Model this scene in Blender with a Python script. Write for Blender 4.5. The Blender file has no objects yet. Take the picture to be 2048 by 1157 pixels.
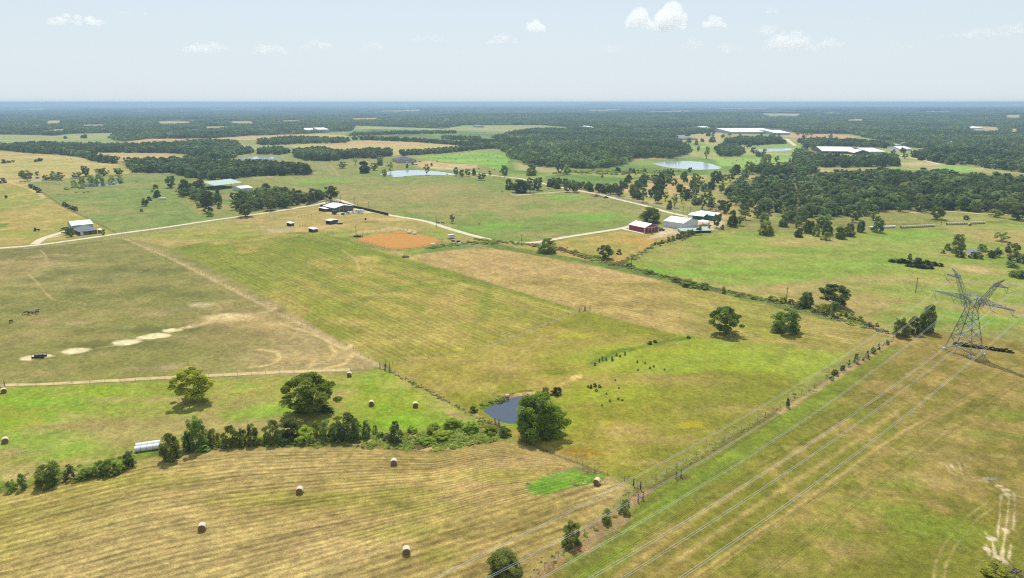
import bpy, bmesh, math, random
import numpy as np
from mathutils import Vector, Matrix

S = bpy.context.scene
# ------------------------------------------------------------------ camera
CH = 90.0                       # drone height above the near ground, metres
FPX = 1370.0                    # focal length in pixels of the 2048 px wide frame
PITCH = math.atan(373.5 / FPX)
RC = 7.0e6                      # the land falls away from the hilltop we look from
cam_d = bpy.data.cameras.new("camera")
cam = bpy.data.objects.new("camera", cam_d)
S.collection.objects.link(cam)
cam.location = (0, 0, CH)
cam.rotation_euler = (math.pi / 2 - PITCH, 0, 0)
cam_d.sensor_width = 36.0
cam_d.lens = FPX / 2048 * 36.0
cam_d.clip_start = 0.5
cam_d.clip_end = 80000
S.camera = cam
# ------------------------------------------------------------------ sky, sun, exposure
SUN_EL, SUN_AZ = math.radians(59), math.radians(-6)      # azimuth measured from +Y towards +X
w = bpy.data.worlds.new("World")
S.world = w
w.use_nodes = True
nt = w.node_tree
nt.nodes.clear()
sky = nt.nodes.new("ShaderNodeTexSky")
sky.sky_type = 'NISHITA'
sky.sun_disc = False
sky.sun_elevation = SUN_EL
sky.sun_rotation = SUN_AZ
sky.altitude = 0
sky.air_density = 1.0
sky.dust_density = 0.5
sky.ozone_density = 1.2
bg = nt.nodes.new("ShaderNodeBackground")
bg.inputs[1].default_value = 0.105
wo = nt.nodes.new("ShaderNodeOutputWorld")
# pale summer haze whitening the sky towards the horizon, the same all the way round
tcw = nt.nodes.new("ShaderNodeTexCoord"); sxw = nt.nodes.new("ShaderNodeSeparateXYZ")
nt.links.new(tcw.outputs["Generated"], sxw.inputs[0])
rw = nt.nodes.new("ShaderNodeValToRGB"); rw.color_ramp.interpolation = 'B_SPLINE'
for e, (p_, v_) in zip([rw.color_ramp.elements[0], rw.color_ramp.elements[1], rw.color_ramp.elements.new(.12), rw.color_ramp.elements.new(.35)], ((0, .96), (1, 0), (.12, .80), (.35, .42))):
    e.position = p_; e.color = (v_, v_, v_, 1)
nt.links.new(sxw.outputs[2], rw.inputs[0])
mxw = nt.nodes.new("ShaderNodeMix"); mxw.data_type = 'RGBA'
mxw.inputs[7].default_value = (5.9, 6.6, 7.1, 1)
nt.links.new(rw.outputs[0], mxw.inputs[0]); nt.links.new(sky.outputs[0], mxw.inputs[6]); nt.links.new(mxw.outputs[2], bg.inputs[0])
nt.links.new(bg.outputs[0], wo.inputs[0])
sun_d = bpy.data.lights.new("sun", 'SUN')
sun_d.energy = 4.6
sun_d.angle = math.radians(0.53)
sun_d.color = (1.0, 0.955, 0.88)
sun = bpy.data.objects.new("sun", sun_d)
S.collection.objects.link(sun)
sdir = Vector((math.sin(SUN_AZ) * math.cos(SUN_EL), math.cos(SUN_AZ) * math.cos(SUN_EL), math.sin(SUN_EL)))
sun.rotation_euler = sdir.to_track_quat('Z', 'Y').to_euler()
sun.location = (0, 0, 300)
S.view_settings.view_transform = 'Standard'
S.view_settings.look = 'None'
S.view_settings.gamma = 1.0
S.view_settings.exposure = 0.22
S.view_settings.use_curve_mapping = False
S.cycles.max_bounces = 6
S.cycles.diffuse_bounces = 2
S.cycles.glossy_bounces = 2
S.cycles.transmission_bounces = 3
S.cycles.volume_bounces = 3
S.cycles.transparent_max_bounces = 6
S.cycles.use_denoising = False
S.cycles.filter_width = 1.2
S.cycles.sample_clamp_indirect = 4.0

# ------------------------------------------------------------------ projection helpers
cT, sT = math.cos(PITCH), math.sin(PITCH)
def ground(px, py, h=0.0):
    """photo pixel -> point on the (gently falling) land, h metres above it"""
    dx = (px - 1024) / FPX
    y = -(py - 578.5) / FPX
    dy, dz = cT + y * sT, -sT + y * cT
    A = (dx * dx + dy * dy) / (2 * RC)
    # CH + dz t - h = -A t^2
    disc = max(dz * dz - 4 * A * (CH - h), 0)
    t = 2 * (CH - h) / (-dz + math.sqrt(disc)) if (-dz + math.sqrt(disc)) > 1e-9 else 40000
    return (dx * t, dy * t)
def depth(x, y):
    return y * cT + CH * sT

# ------------------------------------------------------------------ numpy noise
def _hash(ix, iy, seed):
    n = (ix.astype(np.int64) * 374761393 + iy.astype(np.int64) * 668265263 + seed * 974634777) & 0xFFFFFFFF
    n = ((n ^ (n >> 13)) * 1274126177) & 0xFFFFFFFF
    n = n ^ (n >> 16)
    return (n & 0xFFFF).astype(np.float32) / 65535.0
def vnoise(x, y, seed=0):
    ix, iy = np.floor(x), np.floor(y)
    fx, fy = x - ix, y - iy
    fx = fx * fx * (3 - 2 * fx); fy = fy * fy * (3 - 2 * fy)
    a = _hash(ix, iy, seed); b = _hash(ix + 1, iy, seed)
    c = _hash(ix, iy + 1, seed); d = _hash(ix + 1, iy + 1, seed)
    return (a * (1 - fx) + b * fx) * (1 - fy) + (c * (1 - fx) + d * fx) * fy
def fbm(x, y, scale, seed=0, octv=3):
    s = 0; a = 0.5; tot = 0
    for o in range(octv):
        s = s + a * vnoise(x / scale + 17.3 * o, y / scale - 9.1 * o, seed + o)
        tot += a; a *= 0.5; scale *= 0.48
    return s / tot
def sstep(lo, hi, v):
    t = np.clip((v - lo) / (hi - lo), 0, 1)
    return t * t * (3 - 2 * t)
def A(v):
    return np.asarray(v, dtype=np.float64)

LAKE = [(-260, 212.3), (100, 212.3), (330, 212.2), (640, 212.2), (700, 212.5), (560, 213.6), (330, 215.4), (170, 215.2),
        (150, 213.9), (90, 214.0), (80, 215.2), (-260, 215.4)]
def poly_w(P):
    return [ground(*p) for p in P]
def inside(P, x, y):
    """even-odd test, P world polygon"""
    r = np.zeros(x.shape, bool)
    n = len(P)
    for i in range(n):
        x0, y0 = P[i]; x1, y1 = P[(i + 1) % n]
        if y0 == y1: continue
        c = ((y0 > y) != (y1 > y)) & (x < (x1 - x0) * (y - y0) / (y1 - y0) + x0)
        r ^= c
    return r
def seg_dist(P, x, y, closed=False):
    d = np.full(x.shape, 1e9)
    n = len(P)
    for i in range(n if closed else n - 1):
        x0, y0 = P[i]; x1, y1 = P[(i + 1) % n]
        dx, dy = x1 - x0, y1 - y0
        L = dx * dx + dy * dy + 1e-9
        t = np.clip(((x - x0) * dx + (y - y0) * dy) / L, 0, 1)
        d = np.minimum(d, np.hypot(x - x0 - t * dx, y - y0 - t * dy))
    return d
def sdf(P, x, y):
    d = seg_dist(P, x, y, True)
    return np.where(inside(P, x, y), d, -d)
LAKE_W = poly_w(LAKE)

# ponds: (pixel outline, depth of bowl)
POND_NEAR = [(974, 820), (985, 812), (996, 806), (1012, 801), (1030, 795), (1048, 791), (1064, 791), (1075, 795), (1085, 806),
             (1080, 822), (1062, 834), (1040, 842), (1020, 842), (1002, 838), (988, 830)]
POND_HOUSE = [(760, 349), (779, 343.5), (792, 341.5), (820, 340.8), (849, 341.2), (874, 343), (900, 346.5), (914, 350), (893, 350.3),
              (849, 350), (823, 351), (800, 353.5), (785, 354.5), (786, 350)]
POND_RANCH = [(1308, 326), (1330, 323), (1370, 322), (1400, 323.5), (1425, 329), (1441, 335), (1436, 338), (1400, 339.5), (1370, 338), (1340, 335.5),
              (1318, 331)]
POND_LEFT = [(166, 370), (185, 367.5), (215, 366), (243, 362.5), (245, 366), (225, 369.5), (205, 372.5), (172, 374)]
POND_LEFT2 = [(64, 356), (78, 353.8), (86, 353.8), (84, 356.5), (70, 357.5)]
POND_RIGHT = [(1937, 499), (1950, 498), (1962, 501), (1959, 506), (1942, 508), (1937, 504)]
POND_FAR = [(1503, 301), (1520, 298.5), (1580, 296.5), (1582, 301), (1540, 303.5), (1510, 303.5)]
POND_STRIP = [(470, 316), (520, 313), (560, 313.5), (575, 315.5), (540, 318), (490, 318.5)]
PONDS = [(POND_NEAR, 1.2, -0.45), (POND_HOUSE, .8, -0.25), (POND_RANCH, .8, -0.25), (POND_LEFT, .7, -0.2), (POND_LEFT2, .6, -0.2),
         (POND_RIGHT, .8, -0.3), (POND_FAR, .7, -0.15), (POND_STRIP, .7, -0.15)]
PONDS_W = [(poly_w(p), d, z) for p, d, z in PONDS]

def gz(x, y):
    """height of the land"""
    x = A(x); y = A(y)
    r2 = x * x + y * y
    r = np.sqrt(r2)
    z = -r2 / (2 * RC)
    z = z + 0.5 * (fbm(x, y, 160, 5, 2) - 0.5) * sstep(60, 160, r)
    far = sstep(2600, 5200, r)
    lake = sstep(-1500, 0, sdf(LAKE_W, x, y)) if np.any(r > 3000) else 0.0
    hills = (fbm(x, y, 3400, 41, 3) - 0.42) * 70
    ang = np.arctan2(x, y)
    hills = hills * (1 - sstep(7500, 10500, r) * sstep(-0.10, -0.18, ang)) + 15 * np.exp(-((r - 4700) / 600) ** 2) * sstep(-.2, -.05, ang) * (1 - sstep(.3, .42, ang))
    hills = hills + 60 * np.exp(-((ang - 0.125) / 0.035) ** 2) * np.exp(-((r - 19000) / 3000) ** 2)
    hills = hills + 24 * sstep(0.18, 0.30, ang) * np.exp(-((r - 11500) / 1500) ** 2)
    z = z + np.maximum(hills, -4) * far * (1 - lake) + sstep(21000, 31000, r) * (34 + 62 * (fbm(x, y, 2600, 47, 2) - .5))
    for P, dpt, zz in PONDS_W:
        xs = [p[0] for p in P]; ys = [p[1] for p in P]
        m = (x > min(xs) - 8) & (x < max(xs) + 8) & (y > min(ys) - 8) & (y < max(ys) + 8)
        if np.any(m):
            d = sdf(P, x[m], y[m]) if x.ndim else sdf(P, x, y)
            dz = -dpt * sstep(-2.2, 0.6, d)
            if x.ndim: z[m] += dz
            else: z = z + dz
    return z
def gz1(x, y):
    return float(gz(np.array([x]), np.array([y]))[0])
def pt(px, py):
    x, y = ground(px, py)
    return Vector((x, y, gz1(x, y)))

# ------------------------------------------------------------------ materials
def new_mat(name):
    m = bpy.data.materials.new(name)
    m.use_nodes = True
    return m, m.node_tree, m.node_tree.nodes["Principled BSDF"]
def s2l(c):
    return tuple(((v / 255) / 12.92 if v / 255 <= 0.04045 else ((v / 255 + 0.055) / 1.055) ** 2.4) for v in c)
def simple(name, col, rough=0.7, metal=0.0, var=0.12, scale=1.5, spec=0.3, bump=0.0, bscale=20):
    m, t, b = new_mat(name)
    b.inputs["Roughness"].default_value = rough
    b.inputs["Metallic"].default_value = metal
    b.inputs["Specular IOR Level"].default_value = spec
    tc = t.nodes.new("ShaderNodeTexCoord")
    n = t.nodes.new("ShaderNodeTexNoise"); n.inputs["Scale"].default_value = scale; n.inputs["Detail"].default_value = 4
    t.links.new(tc.outputs["Object"], n.inputs["Vector"])
    r = t.nodes.new("ShaderNodeValToRGB")
    r.color_ramp.elements[0].position = 0.3; r.color_ramp.elements[1].position = 0.7
    r.color_ramp.elements[0].color = tuple(c * (1 - var) for c in col) + (1,)
    r.color_ramp.elements[1].color = tuple(min(c * (1 + var), 0.95) for c in col) + (1,)
    t.links.new(n.outputs[0], r.inputs[0])
    t.links.new(r.outputs[0], b.inputs["Base Color"])
    if bump:
        bn = t.nodes.new("ShaderNodeBump"); bn.inputs["Strength"].default_value = bump
        n2 = t.nodes.new("ShaderNodeTexNoise"); n2.inputs["Scale"].default_value = bscale
        t.links.new(tc.outputs["Object"], n2.inputs["Vector"])
        t.links.new(n2.outputs[0], bn.inputs["Height"])
        t.links.new(bn.outputs[0], b.inputs["Normal"])
    return m
def ribbed(name, col, rough=0.45, metal=0.0, pitch=0.6, axis=0):
    """painted corrugated sheet metal"""
    m = simple(name, col, rough, metal, 0.06, 0.4, 0.4)
    t = m.node_tree; b = t.nodes["Principled BSDF"]
    tc = t.nodes["Texture Coordinate"]
    wv = t.nodes.new("ShaderNodeTexWave"); wv.bands_direction = 'XYZ'[axis]; wv.inputs["Scale"].default_value = 0.314 / pitch * 1.0
    t.links.new(tc.outputs["Object"], wv.inputs["Vector"])
    bn = t.nodes.new("ShaderNodeBump"); bn.inputs["Strength"].default_value = 0.25; bn.inputs["Distance"].default_value = 0.05
    t.links.new(wv.outputs[0], bn.inputs["Height"]); t.links.new(bn.outputs[0], b.inputs["Normal"])
    return m

def leaf_mat(name, use_obj=True, base=(0.07, 0.10, 0.03), trans=0.45, var=0.3):
    m, t, b = new_mat(name)
    t.nodes.remove(b)
    oi = t.nodes.new("ShaderNodeObjectInfo")
    at = t.nodes.new("ShaderNodeAttribute"); at.attribute_name = "tint"
    hs = t.nodes.new("ShaderNodeHueSaturation")
    mr = t.nodes.new("ShaderNodeMapRange"); mr.inputs[3].default_value = 1 - var; mr.inputs[4].default_value = 1 + var
    t.links.new(oi.outputs["Random"], mr.inputs[0])
    mh = t.nodes.new("ShaderNodeMapRange"); mh.inputs[3].default_value = 0.485; mh.inputs[4].default_value = 0.512
    mul7 = t.nodes.new("ShaderNodeMath"); mul7.operation = 'MULTIPLY'; mul7.inputs[1].default_value = 7.31
    fr = t.nodes.new("ShaderNodeMath"); fr.operation = 'FRACT'
    t.links.new(oi.outputs["Random"], mul7.inputs[0]); t.links.new(mul7.outputs[0], fr.inputs[0]); t.links.new(fr.outputs[0], mh.inputs[0])
    t.links.new(mh.outputs[0], hs.inputs["Hue"])
    ml = t.nodes.new("ShaderNodeMath"); ml.operation = 'MULTIPLY'
    t.links.new(mr.outputs[0], ml.inputs[0]); t.links.new(at.outputs["Fac"], ml.inputs[1])
    t.links.new(ml.outputs[0], hs.inputs["Value"])
    if use_obj: t.links.new(oi.outputs["Color"], hs.inputs["Color"])
    else: hs.inputs["Color"].default_value = base + (1,)
    d = t.nodes.new("ShaderNodeBsdfDiffuse"); tr = t.nodes.new("ShaderNodeBsdfTranslucent")
    hs2 = t.nodes.new("ShaderNodeHueSaturation"); hs2.inputs["Hue"].default_value = 0.475; hs2.inputs["Value"].default_value = 1.25
    t.links.new(hs.outputs[0], d.inputs[0]); t.links.new(hs.outputs[0], hs2.inputs["Color"]); t.links.new(hs2.outputs[0], tr.inputs[0])
    if not use_obj:      # stands of different species and age
        gp = t.nodes.new("ShaderNodeNewGeometry"); bn_ = t.nodes.new("ShaderNodeTexNoise"); bn_.inputs["Scale"].default_value = .0055; bn_.inputs["Detail"].default_value = 3
        t.links.new(gp.outputs["Position"], bn_.inputs["Vector"])
        m3 = t.nodes.new("ShaderNodeMapRange"); m3.inputs[1].default_value = .3; m3.inputs[2].default_value = .7; m3.inputs[3].default_value = .55; m3.inputs[4].default_value = 1.4
        m4 = t.nodes.new("ShaderNodeMath"); m4.operation = 'MULTIPLY'
        t.links.new(bn_.outputs[0], m3.inputs[0]); t.links.new(m3.outputs[0], m4.inputs[0]); t.links.new(ml.outputs[0], m4.inputs[1]); t.links.new(m4.outputs[0], hs.inputs["Value"])
    mx = t.nodes.new("ShaderNodeMixShader"); mx.inputs[0].default_value = trans
    t.links.new(d.outputs[0], mx.inputs[1]); t.links.new(tr.outputs[0], mx.inputs[2])
    t.links.new(mx.outputs[0], t.nodes["Material Output"].inputs[0])
    return m
M = {}
M['leaf'] = leaf_mat("foliage")
M['leaf_far'] = leaf_mat("foliage_woodland", False, (0.140, 0.205, 0.072), 0.4, 0.45)
M['bark'] = simple("bark", (0.09, 0.07, 0.05), 0.9, var=0.3, scale=6)
M['steel'] = simple("galvanised_steel", (0.22, 0.25, 0.25), 0.5, 0.35, 0.2, 3)
M['wire'] = simple("aluminium_wire", (0.62, 0.63, 0.62), 0.4, 0.3, 0.05, 0.3)
M['wood'] = simple("weathered_wood", (0.10, 0.075, 0.055), 0.9, var=0.25, scale=3)
M['fwire'] = simple("fence_wire", (0.22, 0.20, 0.18), 0.5, 0.4)
M['hay'] = simple("hay_end", (0.20, 0.125, 0.06), 1.0, var=0.35, scale=7, bump=0.6, bscale=30)
M['net'] = simple("hay_net_wrap", (0.52, 0.45, 0.32), 0.85, var=0.14, scale=5, bump=0.3)
M['plastic'] = simple("white_bale_wrap", (0.66, 0.68, 0.68), 0.35, var=0.08, scale=2, bump=0.3, bscale=5, spec=0.5)
M['white_roof'] = ribbed("white_metal_roof", (0.78, 0.79, 0.78), 0.4)
M['white_wall'] = ribbed("white_metal_wall", (0.60, 0.63, 0.67), 0.5)
M['red_wall'] = ribbed("red_metal_wall", (0.23, 0.012, 0.028), 0.5)
M['trim'] = simple("white_trim", (0.72, 0.72, 0.72), 0.5, var=0.04)
M['dark_wall'] = ribbed("charcoal_metal_wall", (0.065, 0.07, 0.085), 0.5)
M['teal_wall'] = ribbed("teal_metal_wall", (0.015, 0.13, 0.12), 0.5)
M['grey_wall'] = ribbed("grey_metal_wall", (0.36, 0.42, 0.44), 0.5)
M['pgreen_roof'] = ribbed("pale_green_roof", (0.27, 0.36, 0.31), 0.45)
M['grey_roof'] = simple("grey_shingles", (0.14, 0.165, 0.17), 0.85, var=0.15, scale=2, bump=0.3)
M['dark_roof'] = simple("dark_shingles", (0.06, 0.066, 0.085), 0.85, var=0.15, scale=2, bump=0.3)
M['brick'] = simple("brown_brick", (0.10, 0.055, 0.045), 0.9, var=0.25, scale=3)
M['stone'] = simple("pale_stone", (0.40, 0.37, 0.33), 0.9, var=0.15, scale=1)
M['dark'] = simple("painted_interior_shade", (0.012, 0.012, 0.014), 0.9)  # near-black door panels: the shade inside the barns put into the colour
M['black'] = simple("black_mesh_cloth", (0.012, 0.011, 0.011), 0.9)
M['glass'] = simple("window_glass", (0.03, 0.04, 0.05), 0.08, spec=0.6)
M['concrete'] = simple("concrete", (0.52, 0.50, 0.46), 0.9, var=0.1, scale=0.7)
M['rock'] = simple("pale_rock", (0.45, 0.42, 0.38), 0.9, var=0.2, scale=2, bump=0.4)
M['rubber'] = simple("tyre_rubber", (0.02, 0.02, 0.02), 0.8)
M['paint_white'] = simple("white_paint", (0.72, 0.73, 0.74), 0.25, spec=0.5, var=0.03)
M['paint_dark'] = simple("dark_paint", (0.025, 0.03, 0.035), 0.25, spec=0.5, var=0.03)
M['paint_red'] = simple("red_paint", (0.25, 0.06, 0.03), 0.5, var=0.1)
M['hide_dark'] = simple("dark_hide", (0.025, 0.016, 0.012), 0.6, var=0.2)
M['hide_brown'] = simple("brown_hide", (0.10, 0.045, 0.02), 0.6, var=0.2)
M['hide_white'] = simple("white_hide", (0.55, 0.52, 0.48), 0.6, var=0.2)
M['insul'] = simple("insulator_glass", (0.20, 0.22, 0.22), 0.3, spec=0.5)
M['brush'] = simple("dead_brush", (0.16, 0.13, 0.11), 0.95, var=0.3, scale=3)

# ------------------------------------------------------------------ object helpers
COL = S.collection
def tag(o, label=None, cat=None, group=None, kind=None):
    if label: o['label'] = label
    if cat: o['category'] = cat
    if group: o['group'] = group
    if kind: o['kind'] = kind
    return o
def empty(name, loc, rz=0, label=None, cat=None, group=None):
    o = bpy.data.objects.new(name, None)
    COL.objects.link(o); o.location = loc; o.rotation_euler = (0, 0, rz)
    o.empty_display_size = 1
    return tag(o, label, cat, group)
def mesh_np(name, verts, faces, mats, midx=None, smooth=False):
    me = bpy.data.meshes.new(name)
    verts = np.asarray(verts, dtype=np.float32)
    if isinstance(faces, np.ndarray):
        nf, k = faces.shape
        me.vertices.add(len(verts)); me.vertices.foreach_set("co", verts.ravel())
        me.loops.add(nf * k); me.loops.foreach_set("vertex_index", faces.astype(np.int32).ravel())
        me.polygons.add(nf); me.polygons.foreach_set("loop_start", np.arange(0, nf * k, k, dtype=np.int32))
        me.update(calc_edges=True)
    else:
        me.from_pydata([tuple(map(float, v)) for v in verts], [], faces)
    for m in (mats if isinstance(mats, (list, tuple)) else [mats]):
        me.materials.append(m)
    if midx is not None:
        me.polygons.foreach_set("material_index", np.asarray(midx, dtype=np.int32))
    me.polygons.foreach_set("use_smooth", np.full(len(me.polygons), smooth))
    me.update()
    return me
def add(name, me, parent=None, loc=(0, 0, 0), rot=(0, 0, 0), scale=(1, 1, 1)):
    o = bpy.data.objects.new(name, me)
    COL.objects.link(o)
    o.parent = parent
    o.location = loc; o.rotation_euler = rot; o.scale = scale
    return o
class MB:
    """collects simple solids in one mesh"""
    def __init__(s): s.v = []; s.f = []; s.m = []
    def quad(s, pts, mi=0):
        n = len(s.v); s.v += [tuple(p) for p in pts]; s.f.append(tuple(range(n, n + len(pts)))); s.m.append(mi)
    def box(s, c, d, rz=0, mi=0):
        cx, cy, cz = c; dx, dy, dz = d[0] / 2, d[1] / 2, d[2] / 2
        n = len(s.v); ca, sa = math.cos(rz), math.sin(rz)
        for X, Y, Z in ((-1, -1, -1), (1, -1, -1), (1, 1, -1), (-1, 1, -1), (-1, -1, 1), (1, -1, 1), (1, 1, 1), (-1, 1, 1)):
            x, y = X * dx, Y * dy
            s.v.append((cx + x * ca - y * sa, cy + x * sa + y * ca, cz + Z * dz))
        for f in ((3, 2, 1, 0), (4, 5, 6, 7), (0, 1, 5, 4), (1, 2, 6, 5), (2, 3, 7, 6), (3, 0, 4, 7)):
            s.f.append(tuple(n + i for i in f)); s.m.append(mi)
    def bar(s, a, b, r, mi=0, n=4, r2=None):
        a, b = Vector(a), Vector(b); r2 = r if r2 is None else r2
        d = (b - a)
        if d.length < 1e-6: return
        d.normalize()
        u = d.orthogonal().normalized(); v = d.cross(u)
        k = len(s.v)
        for p, rr in ((a, r), (b, r2)):
            for i in range(n):
                t = 2 * math.pi * (i + .5) / n
                s.v.append(tuple(p + (u * math.cos(t) + v * math.sin(t)) * rr))
        for i in range(n):
            j = (i + 1) % n
            s.f.append((k + i, k + j, k + n + j, k + n + i)); s.m.append(mi)
        s.f.append(tuple(k + i for i in reversed(range(n)))); s.m.append(mi)
        s.f.append(tuple(k + n + i for i in range(n))); s.m.append(mi)
    def tube(s, pts, rad, n=6, mi=0):
        pts = [Vector(p) for p in pts]; k = len(s.v)
        for i, p in enumerate(pts):
            d = (pts[min(i + 1, len(pts) - 1)] - pts[max(i - 1, 0)]).normalized()
            ref = Vector((0, 0, 1)) if abs(d.z) < .9 else Vector((1, 0, 0))
            u = d.cross(ref).normalized(); v = d.cross(u)
            for j in range(n):
                t = 2 * math.pi * j / n
                s.v.append(tuple(p + (u * math.cos(t) + v * math.sin(t)) * rad[i]))
        for i in range(len(pts) - 1):
            for j in range(n):
                q = (j + 1) % n
                s.f.append((k + i * n + j, k + i * n + q, k + (i + 1) * n + q, k + (i + 1) * n + j)); s.m.append(mi)
        s.f.append(tuple(k + j for j in range(n))); s.m.append(mi)
        e = k + (len(pts) - 1) * n
        s.f.append(tuple(e + j for j in reversed(range(n)))); s.m.append(mi)
    def mesh(s, name, mats, smooth=False):
        return mesh_np(name, s.v, s.f, mats, s.m, smooth)
    def build(s, name, mats, parent=None, loc=(0, 0, 0), rot=(0, 0, 0), smooth=False):
        return add(name, s.mesh(name, mats, smooth), parent, loc, rot)

# ================================================================== GROUND
FR = dict(
    W1=[(1232, 372), (1300, 352), (1420, 345), (1480, 338), (1560, 352), (1640, 345), (1800, 340), (2048, 352), (2300, 370), (2300, 445), (2048, 436),
        (1960, 428), (1880, 430), (1800, 428), (1770, 446), (1690, 462), (1600, 462), (1560, 452), (1500, 452), (1440, 440), (1420, 420), (1330, 410), (1240, 392)],
)
BIG = [(-900, 268), (0, 269.5), (60, 270), (110, 272), (140, 268), (240, 266), (222, 277), (245, 284), (300, 278), (420, 277.5), (500, 272), (620, 268), (700, 263), (706, 251.5),
       (780, 254), (890, 258), (925, 251), (1080, 250.5), (1148, 256), (1140, 261.5), (1040, 262.5), (1030, 268), (980, 275), (1024, 288), (950, 286), (955, 296),
       (1010, 300), (1018, 316), (1045, 322), (1050, 330), (1090, 334), (1180, 338), (1215, 338), (1238, 330), (1275, 318), (1300, 316), (1345, 318),
       (1372, 310), (1368, 298), (1352, 284), (1345, 272), (1400, 268), (1445, 263), (1580, 264), (1610, 268), (1700, 268), (1770, 284), (1830, 296), (1900, 300),
       (1960, 310), (2048, 322), (2900, 340), (2900, 193.5), (-900, 193.5)]
CLEAR = [[(0, 219.5), (90, 218.8), (85, 221), (0, 221.5)], [(200, 223), (300, 222), (290, 224.5), (205, 225)], [(420, 219.2), (520, 218.6), (515, 220.4), (425, 220.8)], [(760, 222), (840, 221), (835, 223.4), (765, 224)],
         [(880, 230), (960, 229), (955, 231.5), (885, 232)], [(1040, 218.5), (1130, 217.8), (1125, 219.6), (1045, 220)], [(1300, 224), (1380, 223), (1376, 225.4), (1305, 226)], [(1440, 218.5), (1540, 217.8), (1535, 219.6), (1445, 220)],
         [(1570, 222), (1640, 221), (1636, 223.4), (1575, 224)], [(1850, 229), (1900, 228), (1896, 230.6), (1855, 231)], [(1880, 218.5), (1960, 217.8), (1955, 219.6), (1885, 220)], [(700, 236), (760, 235), (756, 238), (705, 238.6)],
         [(160, 250), (215, 248.8), (210, 252), (165, 252.8)], [(400, 254), (450, 252.5), (470, 255), (410, 257)], [(88, 243), (105, 240.5), (126, 241), (122, 247), (92, 248)], [(44, 245.5), (60, 244.5), (62, 248), (46, 249)],
         [(308, 243.5), (345, 242), (385, 243), (380, 247), (318, 247.5)], [(450, 242.5), (495, 241.5), (512, 244), (508, 248), (470, 247)],
         [(60, 217.6), (155, 216.8), (155, 218), (62, 218.6)], [(1510, 232.3), (1600, 231), (1602, 235), (1540, 236)],
         [(1646, 228.5), (1684, 228), (1684, 231.5), (1652, 231.5)], [(1932, 254.5), (1960, 253.5), (2006, 256), (2000, 262), (1945, 262)],
         [(2014, 259), (2040, 257.5), (2038, 264), (2018, 265)], [(1690, 240.5), (1730, 239.5), (1728, 242.5), (1694, 243)],
         [(1745, 222), (1805, 221.5), (1800, 224.5), (1750, 224.5)], [(1995, 217.5), (2048, 216.5), (2048, 220), (2000, 220.5)],
         [(2005, 236), (2040, 234.5), (2044, 239.5), (2012, 240)], [(100, 260), (130, 258.5), (140, 262), (105, 263)], [(236, 259), (256, 257.5), (258, 261)],
         [(560, 241), (600, 240), (600, 242.5), (565, 243)], [(860, 240), (905, 239), (900, 241.5)], [(1180, 221), (1240, 220), (1236, 222.3), (1184, 222.8)],
         [(1150, 233), (1180, 232), (1180, 234)], [(640, 219), (700, 218.3), (700, 219.6)], [(380, 226), (420, 225), (420, 227)]]
# groves and belts: (outline, spacing m, tree height range)
BELT1 = [(-60, 292), (0, 291), (70, 286.5), (150, 288), (235, 290), (340, 287), (395, 282), (470, 283), (482, 296), (515, 300), (510, 306), (470, 312), (462, 319),
         (420, 318), (385, 314), (370, 308), (330, 306.5), (175, 306), (180, 309), (235, 320), (238, 327), (225, 328), (180, 322), (165, 315), (120, 310), (60, 307), (0, 301), (-60, 300)]
BELT2 = [(240, 323), (300, 318.5), (400, 318.5), (440, 322), (540, 326), (590, 329), (631, 341), (625, 350), (560, 352), (512, 352), (480, 358), (450, 362), (400, 360), (355, 351),
         (345, 346), (270, 346), (258, 335)]
GROVE_FARM = [(352, 378), (372, 368), (400, 385), (450, 388), (500, 386), (520, 376), (560, 378), (600, 386), (640, 384), (668, 396), (662, 408), (640, 400), (600, 410), (560, 418),
              (500, 424), (470, 422), (475, 402), (430, 402), (418, 416), (396, 408), (380, 396), (362, 396)]
BELT4 = [(512, 285), (590, 278), (640, 280), (700, 283), (690, 287), (600, 288), (560, 291), (520, 291)]
BELT5 = [(588, 302), (640, 296), (680, 304), (740, 300), (782, 300), (783, 312), (750, 317), (700, 317), (662, 323), (610, 322), (590, 314)]
HEDGE6 = [(802, 312), (870, 308.5), (952, 300.5), (990, 297), (950, 296.5), (870, 303), (800, 307)]
HEDGE7 = [(690, 280), (760, 280), (850, 285), (940, 291), (960, 297), (900, 290), (820, 284), (740, 281)]
HEDGE8 = [(560, 301), (520, 302), (512, 309), (560, 310), (580, 306)]
HEDGE9 = [(700, 270), (800, 266.5), (910, 266), (912, 268), (800, 269), (700, 273)]
HEDGE10 = [(880, 276), (960, 279), (960, 282.5), (885, 280)]
CLUMP_A = [(1450, 283), (1500, 279), (1560, 281), (1570, 288), (1510, 291), (1455, 290)]
CLUMP_B = [(1428, 300), (1470, 296), (1490, 302), (1480, 314), (1440, 313)]
CLUMP_C = [(1600, 292), (1620, 283), (1700, 286), (1760, 290), (1800, 300), (1760, 296), (1660, 293), (1615, 300)]
CLUMP_D = [(1590, 305), (1640, 303), (1650, 318), (1700, 322), (1760, 318), (1790, 320), (1800, 334), (1700, 336), (1600, 334), (1586, 325)]
CLUMP_E = [(1820, 312), (1880, 304), (1960, 310), (2048, 322), (2200, 330), (2200, 352), (2048, 346), (1960, 336), (1900, 330), (1840, 322)]
CLUMP_F = [(1500, 343), (1560, 336), (1600, 340), (1640, 345), (1620, 352), (1520, 352)]
LANE_TREES = [(1080, 366), (1120, 366), (1180, 378), (1240, 384), (1235, 390), (1180, 386), (1110, 378)]
GREENROW = [(1180, 345), (1260, 348), (1330, 344), (1330, 350), (1240, 356), (1180, 352)]
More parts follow.
